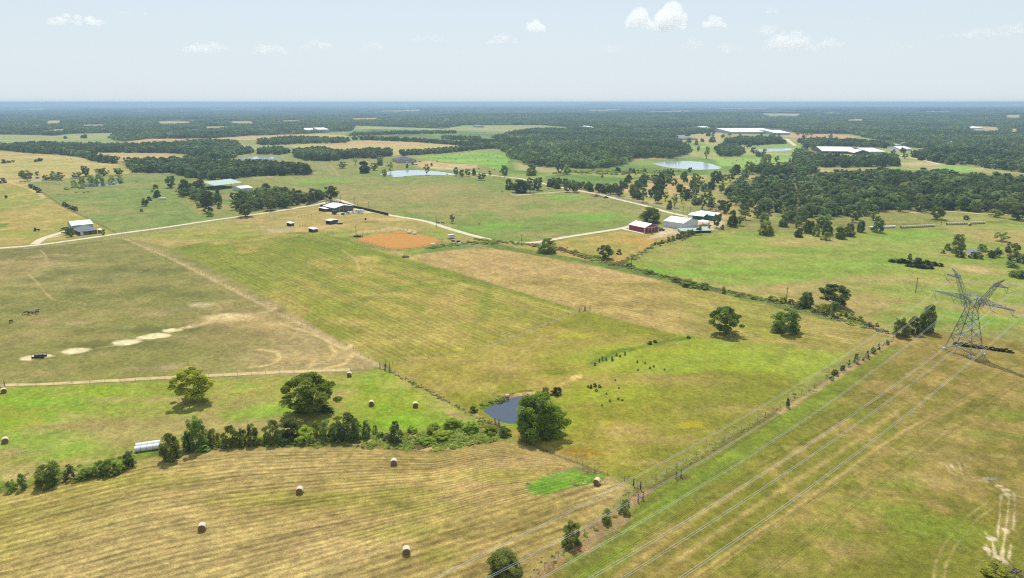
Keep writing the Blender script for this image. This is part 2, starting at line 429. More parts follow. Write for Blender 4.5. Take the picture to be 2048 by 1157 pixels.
BELTS = [(BELT1, 9, 8, 12), (BELT2, 8.5, 8, 12), (GROVE_FARM, 8.5, 7.5, 11), (BELT4, 12, 8, 11), (BELT5, 9, 9, 12), (HEDGE6, 7, 6, 8), (HEDGE7, 8, 7, 11),
         (HEDGE8, 9, 7, 10), (HEDGE9, 12, 7, 10), (HEDGE10, 12, 7, 10), (CLUMP_A, 10, 8, 11), (CLUMP_B, 10, 8, 11), (CLUMP_C, 11, 8, 12), (CLUMP_D, 11, 8, 12), (CLUMP_E, 12, 8, 12),
         (CLUMP_F, 10, 8, 11), (LANE_TREES, 10, 6.5, 9)]
WOOD_MID = [(1440, 392), (1470, 366), (1560, 350), (1640, 345), (1660, 400), (1650, 440), (1560, 436), (1490, 424)]
WOOD_DENSE = [(1600, 400), (1630, 346), (1640, 345), (1800, 340), (2048, 352), (2300, 370), (2300, 445), (2048, 432), (1960, 424), (1880, 424), (1790, 424), (1730, 430),
              (1640, 440)]
SAVANNA = [(1225, 380), (1260, 362), (1330, 352), (1420, 350), (1500, 350), (1520, 380), (1560, 432), (1640, 448), (1700, 460), (1600, 462), (1560, 452), (1500, 452), (1450, 442),
           (1400, 414), (1330, 412), (1260, 396)]
SAVANNA2 = [(1690, 450), (1560, 462), (1440, 450), (1420, 440), (1500, 425), (1620, 432), (1740, 428), (1760, 440)]

def az_rad_grid(azs, rads):
    AZ, R = np.meshgrid(azs, rads)
    return (R * np.sin(AZ)).ravel(), (R * np.cos(AZ)).ravel()
azd = np.radians(np.linspace(-42, 42, 1060))
azc1 = np.radians(np.linspace(-180, -44, 28)); azc2 = np.radians(np.linspace(44, 176, 27))
azs = np.concatenate([azc1, azd, azc2])
def r_of_py(py):
    x, y = ground(1024, py); return y
rr = [3, 30, 60, 85, 100]
py = 1215.0
while py > 500: rr.append(r_of_py(py)); py -= 2.0
while py > 300: rr.append(r_of_py(py)); py -= 1.5
while py > 213.2: rr.append(r_of_py(py)); py -= 0.9
rr += [22000, 28000, 34800]
rads = np.array(sorted(set(rr)))
gx, gy = az_rad_grid(azs, rads)
NA, NR = len(azs), len(rads)
idx = np.arange(NA * NR).reshape(NR, NA)
nxt = np.roll(idx, -1, axis=1)
faces = np.stack([idx[:-1], nxt[:-1], nxt[1:], idx[1:]], -1).reshape(-1, 4)[:, ::-1]
gzv = gz(gx, gy)

rng = np.random.default_rng(7)
K = 0.60
def C3(c): return np.array(s2l(c)) * np.array((.594, .566, .475))
F200 = fbm(gx, gy, 190, 1, 3); F80 = fbm(gx, gy, 75, 11, 3); F30 = fbm(gx, gy, 28, 21, 3)
F12 = fbm(gx, gy, 11, 31, 3); F4 = fbm(gx, gy, 3.6, 51, 2)
F1 = fbm(gx, gy, 1.3, 61, 2)
def dirfield(p, q, su, sv, seed):
    """noise stretched along the line p->q (pixels)"""
    a, b = ground(*p), ground(*q)
    dx, dy = b[0] - a[0], b[1] - a[1]; L = math.hypot(dx, dy); dx /= L; dy /= L
    u = gx * dx + gy * dy; v = -gx * dy + gy * dx
    return fbm(u / su, v / sv, 1.0, seed, 3)
FROW = dirfield((690, 478), (1165, 620), 60, 5, 71)       # along the hay rows
FLINE = dirfield((1290, 975), (1780, 680), 90, 2.6, 81)    # along the power line
FLAT = fbm(gx / 3.0, gy, 34, 91, 3)
base = np.empty((len(gx), 3))
base[:] = C3((150, 152, 86))
col = base
st = np.zeros((len(gx), 3))       # stripe coords u, v, amp
def lerp(mask, c):
    global col
    col += (c - col) * mask[:, None]
def bbsel(P, pad):
    xs = [p[0] for p in P]; ys = [p[1] for p in P]
    return np.nonzero((gx > min(xs) - pad) & (gx < max(xs) + pad) & (gy > min(ys) - pad) & (gy < max(ys) + pad))[0]
def spec_col(i, spec):
    c = np.empty((len(i), 3)); c[:] = C3(spec[0])
    for (rgb, fld, lo, hi, k) in spec[1:]:
        m = (sstep(lo, hi, fld[i]) * k)[:, None]
        c += (C3(rgb) - c) * m
    return c
def region(P, spec, soft=1.5, wob=2.0, k=1.0, grow=0.0, stripe=None):
    PW = poly_w(P)
    i = bbsel(PW, soft + wob + abs(grow) + 5)
    if not len(i): return
    d = sdf(PW, gx[i], gy[i]) + (F12[i] - 0.5) * 2 * wob + grow
    m = sstep(-soft, soft, d) * k
    c = spec_col(i, spec)
    col[i] += (c - col[i]) * m[:, None]
    if stripe is not None:
        st[i] *= (1 - m)[:, None]
        u, v, amp = stripe(i)
        mm = m > 0.5
        st[i[mm], 0] = u[mm]; st[i[mm], 1] = v[mm]; st[i[mm], 2] = amp * np.minimum(sstep(0, 4, d[mm]), 1)
def track(P, rgb, wd, soft=0.5, wob=0.3, k=0.9, brk=0.0, twin=0.0):
    PW = poly_w(P)
    i = bbsel(PW, wd + soft + wob + twin + 3)
    if not len(i): return
    d0 = seg_dist(PW, gx[i], gy[i])
    if twin: d0 = np.abs(d0 - twin)
    d = wd / 2 - d0 + (F4[i] - 0.5) * 2 * wob
    m = sstep(-soft, soft, d) * k
    if brk: m = m * (1 - brk * sstep(0.42, 0.6, F12[i]))
    col[i] += (C3(rgb) - col[i]) * m[:, None]
def blob(px, py, rxm, rym, rgb, k=1.0, soft=0.5, rot=0.0, nz=0.6):
    x0, y0 = ground(px, py)
    i = np.nonzero((np.abs(gx - x0) < 2.2 * max(rxm, rym)) & (np.abs(gy - y0) < 2.2 * max(rxm, rym)))[0]
    if not len(i): return
    dx, dy = gx[i] - x0, gy[i] - y0
    u = dx * math.cos(rot) + dy * math.sin(rot); v = -dx * math.sin(rot) + dy * math.cos(rot)
    d = np.sqrt((u / rxm) ** 2 + (v / rym) ** 2) + (F4[i] - 0.5) * nz * 1.2 + (F12[i] - 0.5) * nz
    m = (1 - sstep(1 - soft, 1 + soft * 0.6, d)) * k
    col[i] += (C3(rgb) - col[i]) * m[:, None]
def straight(p, q, per, amp):
    a, b = ground(*p), ground(*q)
    dx, dy = b[0] - a[0], b[1] - a[1]; L = math.hypot(dx, dy); dx /= L; dy /= L
    def f(i):
        x, y = gx[i], gy[i]
        return (-x * dy + y * dx) / per + 0.25 * (F80[i] - .5), (x * dx + y * dy), amp
    return f

# --- broad default: beyond the farms
r_all = np.hypot(gx, gy)
lerp(sstep(900, 1500, r_all), C3((150, 160, 98)))
# far farmland colours
GOLD = [(206, 182, 128), ((188, 160, 112), FLAT, .45, .7, .7), ((190, 186, 120), F80, .5, .7, .5)]
PALE = [(160, 172, 112), ((188, 178, 118), FLAT, .45, .65, .7), ((138, 158, 92), F80, .5, .7, .5)]
region([(-60, 270), (240, 266), (225, 278), (235, 286), (60, 290), (-60, 293)], PALE)
region([(247, 284), (300, 278), (411, 277.5), (405, 282), (330, 287), (250, 289)], GOLD)
region([(420, 277), (500, 272), (640, 268), (700, 272), (690, 279), (600, 280), (512, 280), (440, 281), (470, 284), (500, 296), (482, 300), (478, 290)], GOLD)
region([(-60, 301), (110, 309), (170, 318), (235, 328), (260, 336), (264, 347), (240, 351), (170, 352), (60, 365), (-60, 368)],
       [(188, 178, 106), ((200, 176, 116), F80, .4, .65, .8), ((160, 165, 88), F30, .5, .7, .6), ((208, 188, 130), FLAT, .55, .7, .8)])
region([(172, 306), (330, 306), (380, 315), (330, 319), (240, 326), (225, 318)], GOLD)
region([(555, 291), (640, 287), (740, 281), (800, 282), (870, 287), (948, 295), (900, 301), (810, 308), (785, 312), (770, 298), (700, 297), (650, 302), (600, 297)], GOLD)
region([(640, 285), (700, 281), (560, 283), (512, 290), (470, 300), (520, 300), (560, 296)], PALE)
region([(700, 262), (780, 256), (900, 262), (1030, 268), (1024, 288), (940, 290), (820, 281), (740, 278), (690, 272)],
       [(112, 140, 86), ((92, 120, 70), F30, .4, .62, .8), ((140, 160, 100), FLAT, .5, .7, .8)])
region([(705, 251), (780, 254), (890, 258), (925, 251), (1080, 250), (1148, 255), (1140, 262), (1030, 263), (900, 261), (720, 258)], PALE)
for P in CLEAR:
    region(P, [(176, 176, 124), ((200, 182, 132), F80, .45, .6, .9)], 6, 6)
region([(825, 314), (900, 309), (952, 303), (1015, 306), (1035, 318), (1030, 336), (1000, 342), (960, 330), (880, 323)],
       [(142, 186, 74), ((122, 168, 70), FLAT, .4, .65, .9), ((168, 192, 98), F30, .5, .7, .6)])
region([(1020, 316), (1090, 336), (1180, 340), (1290, 318), (1330, 315), (1420, 318), (1500, 345), (1420, 350), (1260, 360), (1180, 372), (1060, 368), (1000, 352)],
       [(126, 156, 74), ((108, 140, 62), F30, .4, .6, .9), ((160, 170, 92), F80, .5, .65, .8)])
region([(1030, 325), (1085, 336), (1150, 342), (1140, 347), (1080, 345), (1030, 340)], [(182, 170, 118)], 5, 5, .9)
region([(1345, 268), (1450, 262), (1600, 266), (1640, 275), (1620, 300), (1600, 330), (1480, 335), (1440, 322), (1380, 312), (1370, 298)],
       [(150, 176, 92), ((190, 178, 120), F80, .42, .6, .9), ((128, 162, 76), F30, .5, .7, .7)], 6, 5)
region([(1350, 270), (1440, 265), (1450, 276), (1430, 286), (1400, 284), (1352, 284)], [(204, 180, 132), ((180, 176, 120), F30, .5, .7, .6)], 4, 4, .9)
region([(1562, 268), (1640, 267), (1722, 273), (1690, 281), (1610, 284), (1580, 275)], [(206, 170, 132), ((192, 150, 112), FLAT, .45, .7, .8)], 3, 4)
region([(1275, 304), (1345, 302), (1370, 312), (1340, 320), (1290, 318), (1250, 326)], [(196, 170, 124)], 5, 5, .9)
region([(1430, 318), (1520, 316), (1590, 318), (1580, 327), (1500, 335), (1440, 332)], [(146, 190, 86), ((166, 186, 100), F30, .4, .6, .8)], 4, 4)
region([(1510, 332), (1560, 325), (1610, 322), (1625, 338), (1580, 346), (1510, 346)], [(206, 184, 132), ((222, 200, 150), FLAT, .5, .7, .8)], 4, 4)
region([(1590, 306), (1820, 298), (1960, 300), (2100, 330), (2100, 350), (1900, 345), (1600, 345)],
       [(176, 170, 112), ((150, 180, 94), F30, .45, .6, .9), ((208, 190, 142), F80, .55, .7, .9)], 6, 5)
region([(1870, 330), (1940, 331), (1960, 336), (1930, 343), (1878, 340)], [(150, 190, 96)], 3, 3)
# middle left: pasture, yard fields
region([(60, 367), (170, 353), (262, 347), (345, 347), (355, 352), (420, 372), (690, 372), (690, 402), (640, 409), (232, 467), (120, 410)],
       [(142, 154, 88), ((154, 158, 94), F80, .4, .6, .8), ((128, 152, 72), F200, .52, .62, .6), ((164, 156, 96), FLAT, .52, .66, .8), ((104, 128, 66), F12, .55, .75, .5)])
region([(-80, 368), (60, 367), (120, 410), (232, 467), (-80, 506)],
       [(166, 166, 78), ((182, 162, 94), FLAT, .42, .58, .9), ((152, 160, 76), F30, .5, .65, .8), ((200, 182, 118), F12, .6, .75, .7)])
region([(-10, 448), (22, 446), (12, 455), (-10, 458)], [(120, 150, 60)], 1, 1)
region([(350, 390), (470, 412), (500, 420), (640, 400), (640, 409), (440, 438), (400, 430)], [(170, 160, 100), ((140, 150, 80), F30, .45, .6, .8)], 5, 4, .8)
# pasture round the house pond
region([(500, 352), (625, 350), (640, 335), (620, 325), (770, 313), (1000, 345), (1040, 372), (1130, 384), (1240, 402), (1372, 434), (1330, 452), (1250, 456), (1140, 476),
        (1060, 486), (960, 477), (850, 441), (740, 425), (690, 403), (668, 388), (600, 375)],
       [(146, 152, 86), ((160, 154, 96), FLAT, .42, .6, .8), ((128, 152, 70), F80, .5, .64, .8), ((176, 160, 106), F30, .58, .72, .6), ((120, 130, 72), F12, .6, .75, .4)])
for (px_, py_, rx, ry) in ((960, 460, 24, 12), (1130, 395, 22, 30), (1010, 450, 18, 12), (1180, 430, 40, 20), (640, 362, 40, 30), (1200, 440, 20, 12), (860, 352, 22, 9)):
    blob(px_, py_, rx, ry, (128, 176, 62), .7, .7)
for (px_, py_, rx, ry) in ((780, 385, 60, 22), (1150, 420, 30, 22), (890, 375, 40, 40), (1080, 470, 26, 10), (740, 355, 26, 8), (890, 420, 40, 12)):
    blob(px_, py_, rx, ry, (178, 160, 108), .55, .8)
region([(818, 326), (860, 322), (900, 328), (958, 330), (950, 337), (880, 340), (840, 336)], [(206, 182, 134), ((220, 200, 156), F30, .5, .65, .8)], 4, 4, .9)
track([(512, 357), (560, 352), (640, 346)], (214, 192, 150), 5, 3)
track([(650, 335), (668, 350)], (186, 172, 120), 3, 1.5, k=.7); track([(660, 330), (678, 352)], (186, 172, 120), 3, 1.5, k=.7)
# barnyard paddocks between the two gravel roads
region([(250, 477), (640, 409), (690, 404), (740, 426), (850, 443), (960, 478), (990, 486), (820, 512), (700, 478), (530, 470), (345, 497)],
       [(170, 164, 92), ((150, 164, 70), F80, .45, .6, .9), ((184, 164, 104), FLAT, .45, .6, .8), ((140, 150, 72), F12, .55, .72, .5)])
region([(560, 438), (640, 418), (668, 432), (640, 440), (600, 446)], [(186, 168, 106)], 3, 3, .8)
region([(520, 455), (560, 448), (600, 452), (600, 468), (560, 474), (530, 470)], [(176, 166, 118), ((200, 186, 140), F12, .5, .65, .8)], 3, 3, .8)
region([(592, 458), (620, 452), (680, 448), (700, 450), (660, 456), (630, 462), (600, 468), (580, 474)], [(208, 176, 124), ((150, 128, 92), F12, .5, .65, .7)], 2, 3, .9)
blob(768, 438, 14, 9, (206, 182, 120), .8); blob(742, 445, 8, 5, (120, 116, 62), .6); blob(790, 440, 10, 7, (208, 184, 124), .8)
blob(690, 424, 12, 5, (222, 210, 182), .9, .3); blob(735, 424, 9, 3, (222, 210, 182), .8, .3)
# centre hay field with its rows
region([(345, 497), (400, 486), (530, 470), (620, 463), (690, 478), (760, 500), (840, 522), (1165, 620), (1060, 662), (980, 695), (880, 720), (780, 731), (762, 729), (560, 612), (440, 546)],
       [(158, 154, 70), ((138, 148, 52), F80, .42, .62, .9), ((174, 162, 84), FROW, .42, .66, .85), ((126, 142, 46), F200, .52, .64, .7), ((186, 168, 96), F30, .58, .72, .6)],
       1.0, 0.8, stripe=straight((690, 478), (1165, 620), 2.6, .75))
# darker green drainage lines crossing it
for L_, w_ in (([(600, 638), (700, 610), (800, 575), (880, 570), (940, 560), (985, 552), (1010, 556)], 5), ([(985, 552), (975, 590), (962, 640)], 4), ([(620, 552), (700, 590), (760, 585)], 6),
               ([(380, 500), (560, 478), (700, 492), (800, 520), (900, 550), (1000, 575), (1080, 600)], 7)):
    track(L_, (118, 140, 40), w_, 3.5, 2, .62)
track([(780, 728), (900, 715), (980, 693), (1165, 622)], (188, 170, 116), 1.6, .8, .4, .75)
for px_, py_, rx, ry in ((720, 520, 5, 9), (745, 535, 7, 4), (700, 645, 12, 5), (905, 600, 14, 7), (760, 590, 18, 5), (580, 630, 9, 6), (850, 717, 8, 2), (730, 515, 10, 3)):
    blob(px_, py_, rx, ry, (196, 170, 104), .62, .8)
track([(683, 500), (713, 520), (722, 550)], (204, 180, 122), 1.2, .8, .5, .7)
# left horse pasture
region([(-120, 508), (90, 494), (250, 477), (345, 497), (440, 546), (560, 612), (762, 731), (700, 746), (420, 757), (200, 765), (-120, 784)],
       [(174, 156, 106), ((150, 142, 86), F30, .42, .56, .75), ((184, 166, 120), F80, .46, .6, .7), ((124, 124, 70), FLAT, .54, .64, .7), ((186, 164, 118), F12, .54, .68, .6), ((138, 146, 70), F200, .52, .62, .5), ((112, 112, 58), F4, .6, .75, .4)],
       1.5, 1.5)
for px_, py_, rx, ry in ((130, 545, 10, 10), (200, 560, 12, 10), (155, 585, 10, 7), (290, 580, 10, 8), (230, 540, 18, 9), (320, 545, 16, 8), (390, 590, 14, 8), (90, 560, 9, 7), (330, 660, 30, 6), (240, 690, 26, 5)):
    blob(px_, py_, rx, ry, (98, 108, 54), .6, .8)
for px_, py_, rx, ry, c, k in ((402, 610, 7, 4.2, (196, 184, 150), .9), (305, 630, 7, 4, (176, 160, 118), .7), (163, 647, 6, 3, (186, 170, 130), .85), (75, 645, 6, 4, (180, 156, 116), .6),
                               (455, 636, 11, 6, (226, 206, 160), 1.0), (60, 670, 4, 2, (176, 152, 112), .7), (355, 620, 6, 4, (168, 158, 112), .6), (335, 735, 5, 3, (176, 160, 120), .8), (215, 710, 3, 2, (190, 170, 120), .5),
                               (275, 738, 6, 3, (174, 158, 116), .6), (80, 748, 5, 3, (190, 168, 120), .6), (250, 655, 6, 3, (160, 156, 104), .5)):
    blob(px_, py_, rx, ry, c, k, .6)
for px_, py_, rx, ry in ((78, 714, 4.5, 2.2), (149, 703, 3.8, 2.4), (249, 686, 4.4, 2.9), (309, 673, 4.6, 2.6), (347, 661, 3.4, 1.9), (378, 655, 3.0, 1.2)):
    blob(px_, py_, rx * 1.1, ry * 1.15, (250, 236, 200), 1.0, .3, .2, .7)
track([(378, 655), (420, 645), (455, 640), (520, 628), (550, 618)], (214, 194, 148), 2.6, 1.5, .8, .7)
track([(330, 668), (380, 652)], (214, 194, 148), 1.6, 1, .6, .7); track([(180, 700), (235, 690)], (190, 172, 124), 1.2, 1, .6, .6)
track([(80, 500), (92, 512), (94, 524), (78, 537), (58, 550), (75, 566), (90, 585), (105, 600), (130, 604), (170, 608)], (190, 170, 122), 0.9, .6, .3, .85)
track([(25, 525), (30, 517), (36, 512)], (176, 160, 110), .8, .5, .3, .6)
# curved tracks at its south-east corner
for L_ in ([(700, 690), (704, 712), (690, 728), (650, 738), (600, 742), (500, 747), (360, 752)], [(660, 692), (672, 706), (655, 722), (620, 730)], [(520, 700), (552, 703), (560, 716), (540, 730), (500, 735)],
           [(610, 715), (628, 720), (620, 735)], [(560, 648), (620, 665), (690, 700)]):
    track(L_, (224, 200, 144), 1.5, .9, .5, .9)
for px_, py_, rx, ry in ((655, 712, 11, 6), (600, 716, 9, 4), (690, 708, 5, 6), (530, 650, 12, 5), (480, 640, 14, 5)):
    blob(px_, py_, rx, ry, (198, 176, 122), .75, .9)
# bright green meadow on the left
region([(-160, 786), (0, 778), (400, 762), (700, 748), (765, 738), (960, 838), (1015, 858), (990, 872), (800, 878), (500, 888), (330, 905), (200, 938), (0, 968), (-200, 1000)],
       [(164, 172, 66), ((146, 172, 46), F30, .42, .58, .9), ((164, 176, 78), F12, .45, .65, .6), ((172, 164, 92), F80, .52, .64, .7), ((112, 156, 36), F4, .58, .75, .5), ((176, 160, 106), FLAT, .6, .7, .8)],
       1.2, 1.5)
for px_, py_, rx, ry in ((70, 805, 18, 4), (560, 815, 9, 5), (140, 900, 10, 6), (500, 830, 10, 4), (830, 845, 14, 4), (60, 880, 16, 6)):
    blob(px_, py_, rx, ry, (134, 186, 40), .6, .8)
for px_, py_, rx, ry in ((150, 832, 7, 2), (230, 800, 10, 3), (680, 786, 5, 3), (845, 770, 12, 4), (900, 806, 8, 8), (330, 800, 8, 3), (30, 940, 9, 3), (170, 925, 6, 2)):
    blob(px_, py_, rx, ry, (188, 172, 114), .6, .8)
# creek corridor
region([(-60, 975), (60, 950), (200, 925), (330, 895), (500, 878), (800, 872), (960, 846), (1040, 850), (1010, 878), (880, 905), (800, 892), (500, 894), (300, 912), (0, 985), (-60, 995)],
       [(118, 140, 52), ((96, 120, 40), F12, .4, .6, .8), ((178, 162, 104), F30, .56, .66, .85), ((140, 160, 60), F4, .5, .7, .7)], 1.5, 2)
for px_, py_, rx, ry in ((30, 956, 4, 2), (135, 968, 5, 1.6), (278, 925, 3.2, 1.8), (148, 948, 1.5, 2.5), (620, 880, 5, 2), (745, 885, 5, 2), (830, 873, 8, 2), (880, 895, 8, 2)):
    blob(px_, py_, rx, ry, (214, 190, 134), .85, .5)
# pasture between hay field and power line
region([(780, 733), (980, 696), (1165, 622), (1340, 665), (1560, 690), (1700, 706), (1540, 818), (1275, 968), (1210, 955), (1100, 905), (1040, 880), (1015, 860), (960, 838), (770, 738)],
       [(166, 156, 72), ((148, 150, 50), F30, .42, .6, .85), ((180, 164, 88), F12, .48, .66, .7), ((138, 144, 48), F80, .52, .62, .8), ((184, 160, 96), F200, .5, .6, .5), ((156, 176, 60), FLAT, .54, .66, .8)],
       1.5, 1.5)
for px_, py_, rx, ry in ((1180, 785, 10, 7), (1240, 720, 24, 8), (1300, 700, 26, 6), (1220, 740, 12, 6), (1120, 800, 14, 4), (1120, 840, 6, 8), (1260, 780, 9, 7), (1400, 700, 14, 4), (1130, 860, 5, 7), (1500, 735, 12, 5)):
    blob(px_, py_, rx, ry, (162, 176, 48), .65, .9, 0, 1.0)
for px_, py_, rx, ry, c in ((1386, 847, 4.2, 2.6, (190, 180, 20)), (1216, 845, 2.4, 1.6, (186, 178, 24)), (1110, 745, 5, 3, (130, 140, 30)), (1170, 905, 6, 2.5, (170, 140, 40)), (1150, 672, 7, 3, (182, 182, 50)), (905, 700, 12, 2, (176, 172, 40))):
    blob(px_, py_, rx, ry, c, .75, .5)
for px_, py_, rx, ry in ((1330, 880, 10, 3), (1480, 820, 14, 4), (1350, 760, 18, 5), (1010, 735, 10, 6), (1250, 860, 8, 3), (1290, 925, 7, 2)):
    blob(px_, py_, rx, ry, (190, 166, 104), .55, .9)
track([(1185, 728), (1230, 705), (1300, 690), (1350, 680), (1385, 676)], (98, 128, 40), 3.2, 1.4, 1.6, .8)
track([(1090, 672), (1060, 700), (1030, 725), (1015, 742)], (192, 172, 112), .5, .4, .1, .8, twin=1.0)
blob(1153, 754, 2.6, 1.8, (222, 192, 130), 1, .3, .6)
track([(1120, 770), (1160, 752)], (208, 180, 118), 1.6, 1, .6, .7)
# bank round the near pond
PB = [(958, 812), (975, 805), (1000, 795), (1035, 782), (1065, 781), (1085, 788), (1100, 800), (1110, 850), (1060, 858), (1010, 852), (985, 838)]
region(PB, [(140, 176, 46), ((176, 186, 40), F4, .45, .6, .7)], .8, .8)
region([(985, 808), (1005, 796), (1035, 786), (1064, 784), (1082, 790), (1080, 797), (1048, 793), (1015, 801), (995, 809)], [(200, 158, 110), ((222, 186, 140), F1, .45, .6, .8)], .5, .4)
track([(962, 818), (985, 803), (1010, 793), (1035, 784), (1062, 782)], (96, 80, 44), .9, .5, .4, .85)
# tan strip with straw rows, merging to olive towards the tower
region([(822, 512), (900, 497), (985, 487), (1170, 524), (1300, 553), (1420, 580), (1560, 612), (1700, 648), (1790, 672), (1740, 700), (1705, 707), (1560, 692), (1340, 666), (1170, 622), (1000, 572)],
       [(190, 164, 110), ((176, 160, 94), F80, .42, .6, .7), ((194, 172, 110), FROW, .45, .62, .8), ((150, 140, 72), FLAT, .56, .68, .7)], 1.2, .8,
       stripe=straight((950, 495), (1420, 582), 2.6, .7))
region([(1330, 580), (1420, 582), (1560, 614), (1790, 674), (1700, 706), (1560, 692), (1430, 676), (1400, 640)], [(166, 160, 78), ((184, 168, 100), FROW, .42, .6, .9), ((150, 156, 60), F30, .48, .62, .7)], 14, 5, .85,
       stripe=straight((1420, 680), (1700, 730), 2.4, .8))
track([(985, 487), (1170, 526), (1420, 583), (1560, 618), (1790, 673)], (190, 172, 112), 2.0, 1.5, .8, .6)
track([(700, 478), (840, 521), (1000, 571), (1165, 620)], (192, 166, 112), 2.6, 1.2, .8, .85)
for px_, py_, rx, ry in ((1060, 565, 24, 9), (1250, 610, 22, 8), (1310, 610, 16, 7)):
    blob(px_, py_, rx, ry, (150, 132, 70), .5, .9)
# golden yard in front of the red barn
region([(1000, 487), (1110, 484), (1255, 460), (1335, 468), (1400, 470), (1290, 500), (1235, 528), (1170, 522)],
       [(186, 164, 92), ((200, 164, 88), F30, .42, .62, .8), ((150, 158, 76), F12, .5, .66, .6)], 1.5, 2)
region([(1290, 480), (1320, 464), (1330, 452), (1372, 434), (1440, 436), (1470, 446), (1440, 458), (1380, 466), (1340, 472)], [(216, 200, 170), ((196, 170, 128), F12, .5, .65, .8)], 1.5, 1.5)
# right meadow
region([(1240, 536), (1235, 528), (1300, 500), (1400, 472), (1450, 462), (1560, 466), (1700, 474), (1800, 452), (1880, 432), (2400, 445), (2400, 720), (2048, 668), (1880, 660), (1790, 668), (1560, 606), (1420, 574)],
       [(164, 162, 88), ((180, 162, 104), F80, .44, .6, .8), ((148, 170, 74), F200, .46, .6, .8), ((134, 160, 60), F30, .52, .66, .7), ((188, 168, 112), FLAT, .6, .7, .6), ((128, 140, 64), F12, .6, .75, .4)], 1.5, 1.5)
for px_, py_, rx, ry, r_ in ((1470, 480, 26, 8, 0), (1850, 470, 40, 10, 0), (1790, 480, 20, 8, 0), (1330, 545, 26, 8, -.4), (1440, 560, 18, 6, -.4), (1570, 545, 24, 3.5, -.3), (1890, 625, 12, 4, -.3), (1560, 560, 14, 6, 0), (1700, 530, 30, 6, 0),
                              (1960, 640, 30, 6, 0), (1460, 540, 24, 7, 0), (1820, 615, 10, 4, 0)):
    blob(px_, py_, rx, ry, (136, 178, 62), .7, .8, r_, 1.0)
for px_, py_, rx, ry in ((1800, 555, 30, 7), (1960, 540, 24, 14), (1600, 480, 40, 12), (1350, 560, 20, 6), (2010, 620, 22, 8), (1960, 470, 14, 30), (1500, 510, 26, 8)):
    blob(px_, py_, rx, ry, (190, 166, 112), .6, .9)
blob(1950, 540, 8, 10, (214, 188, 136), .7, .6)
# savanna floor and woodland floor
region(SAVANNA, [(204, 178, 124), ((150, 160, 84), F30, .45, .6, .8), ((190, 160, 108), F12, .5, .7, .6)], 4, 4)
region([(1410, 350), (1520, 352), (1560, 380), (1600, 430), (1560, 450), (1500, 440), (1470, 400)], [(140, 164, 74), ((196, 172, 118), F30, .5, .6, .8)], 6, 5, .85)
region([(1440, 440), (1500, 440), (1620, 446), (1760, 440), (2300, 445), (2300, 455), (1880, 446), (1780, 460), (1690, 470), (1560, 468), (1450, 462)], [(150, 152, 84), ((120, 126, 62), F12, .45, .6, .8)], 5, 4, .85)
WOODFLOOR = [(118, 126, 76), ((92, 100, 60), F12, .4, .6, .8), ((176, 158, 108), F30, .52, .62, .7)]
region(WOOD_DENSE, WOODFLOOR, 5, 5); region(WOOD_MID, WOODFLOOR, 5, 5, .8)
for P, *_ in BELTS: region(P, WOODFLOOR, 3, 3, .8)
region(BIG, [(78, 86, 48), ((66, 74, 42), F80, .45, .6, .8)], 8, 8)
for P in CLEAR:
    region(P, [(176, 176, 124), ((204, 184, 134), F80, .45, .6, .9)], 8, 8)
# power line corridor, bottom right
region([(1060, 1175), (1150, 1080), (1290, 975), (1560, 815), (1780, 684), (1800, 672), (1880, 662), (2400, 730), (2900, 1500), (1000, 1500)],
       [(158, 142, 76), ((134, 130, 54), F30, .42, .6, .85), ((160, 146, 80), FLINE, .45, .62, .8), ((136, 142, 50), F80, .52, .64, .7), ((186, 162, 100), F12, .54, .68, .6), ((108, 112, 40), F4, .58, .75, .5)], 1.0, 1.0)
region([(1140, 1100), (1290, 985), (1560, 830), (1780, 692), (1800, 700), (1620, 830), (1480, 930), (1300, 1060), (1200, 1157), (1100, 1175)], [(124, 146, 50), ((140, 164, 52), F12, .45, .6, .8), ((120, 128, 54), FLINE, .5, .65, .8)], 3, 2, .85)
for L_, c, wd, k in (([(1930, 800), (1800, 870), (1720, 925), (1620, 1000), (1500, 1080), (1390, 1157), (1340, 1200)], (214, 186, 124), 1.2, .9), ([(1700, 840), (1560, 925), (1400, 1030), (1230, 1157)], (190, 168, 104), .9, .75),
                     ([(1800, 820), (1650, 925), (1500, 1020), (1300, 1157)], (194, 172, 112), 1.2, .75), ([(1290, 985), (1430, 900), (1560, 822)], (120, 104, 66), 1.3, .8), ([(1060, 1170), (1120, 1110), (1200, 1050), (1290, 985)], (176, 146, 108), 3.0, .9),
                     ([(1560, 825), (1700, 738), (1785, 684)], (196, 166, 116), 2.0, .8), ([(2048, 915), (1960, 912), (1880, 930)], (180, 160, 110), 2.2, .5), ([(1700, 1010), (1800, 950), (1880, 905)], (168, 152, 96), .9, .5),
                     ([(1770, 960), (1810, 900), (1930, 790)], (164, 150, 92), .8, .5), ([(1740, 1040), (1640, 1157)], (170, 152, 92), .8, .4)):
    track(L_, c, wd, .8, .5, k)
track([(1930, 800), (1800, 872), (1720, 927), (1620, 1002), (1500, 1082), (1390, 1160)], (116, 118, 50), .7, .4, .2, .7)
track([(1980, 1010), (1940, 1040), (1900, 1090), (1880, 1130), (1878, 1160)], (180, 164, 108), .35, .3, .2, .8, .3, twin=.9)
track([(1560, 832), (1300, 1000), (1200, 1080)], (108, 116, 46), .6, .4, .2, .7)
for px_, py_, rx, ry in ((1900, 870, 12, 4), (1200, 1010, 4, 2), (1840, 960, 8, 5), (1900, 965, 7, 3), (1700, 1100, 7, 3), (1560, 1130, 6, 3), (1850, 905, 10, 4)):
    blob(px_, py_, rx, ry, (182, 162, 104), .55, .9)
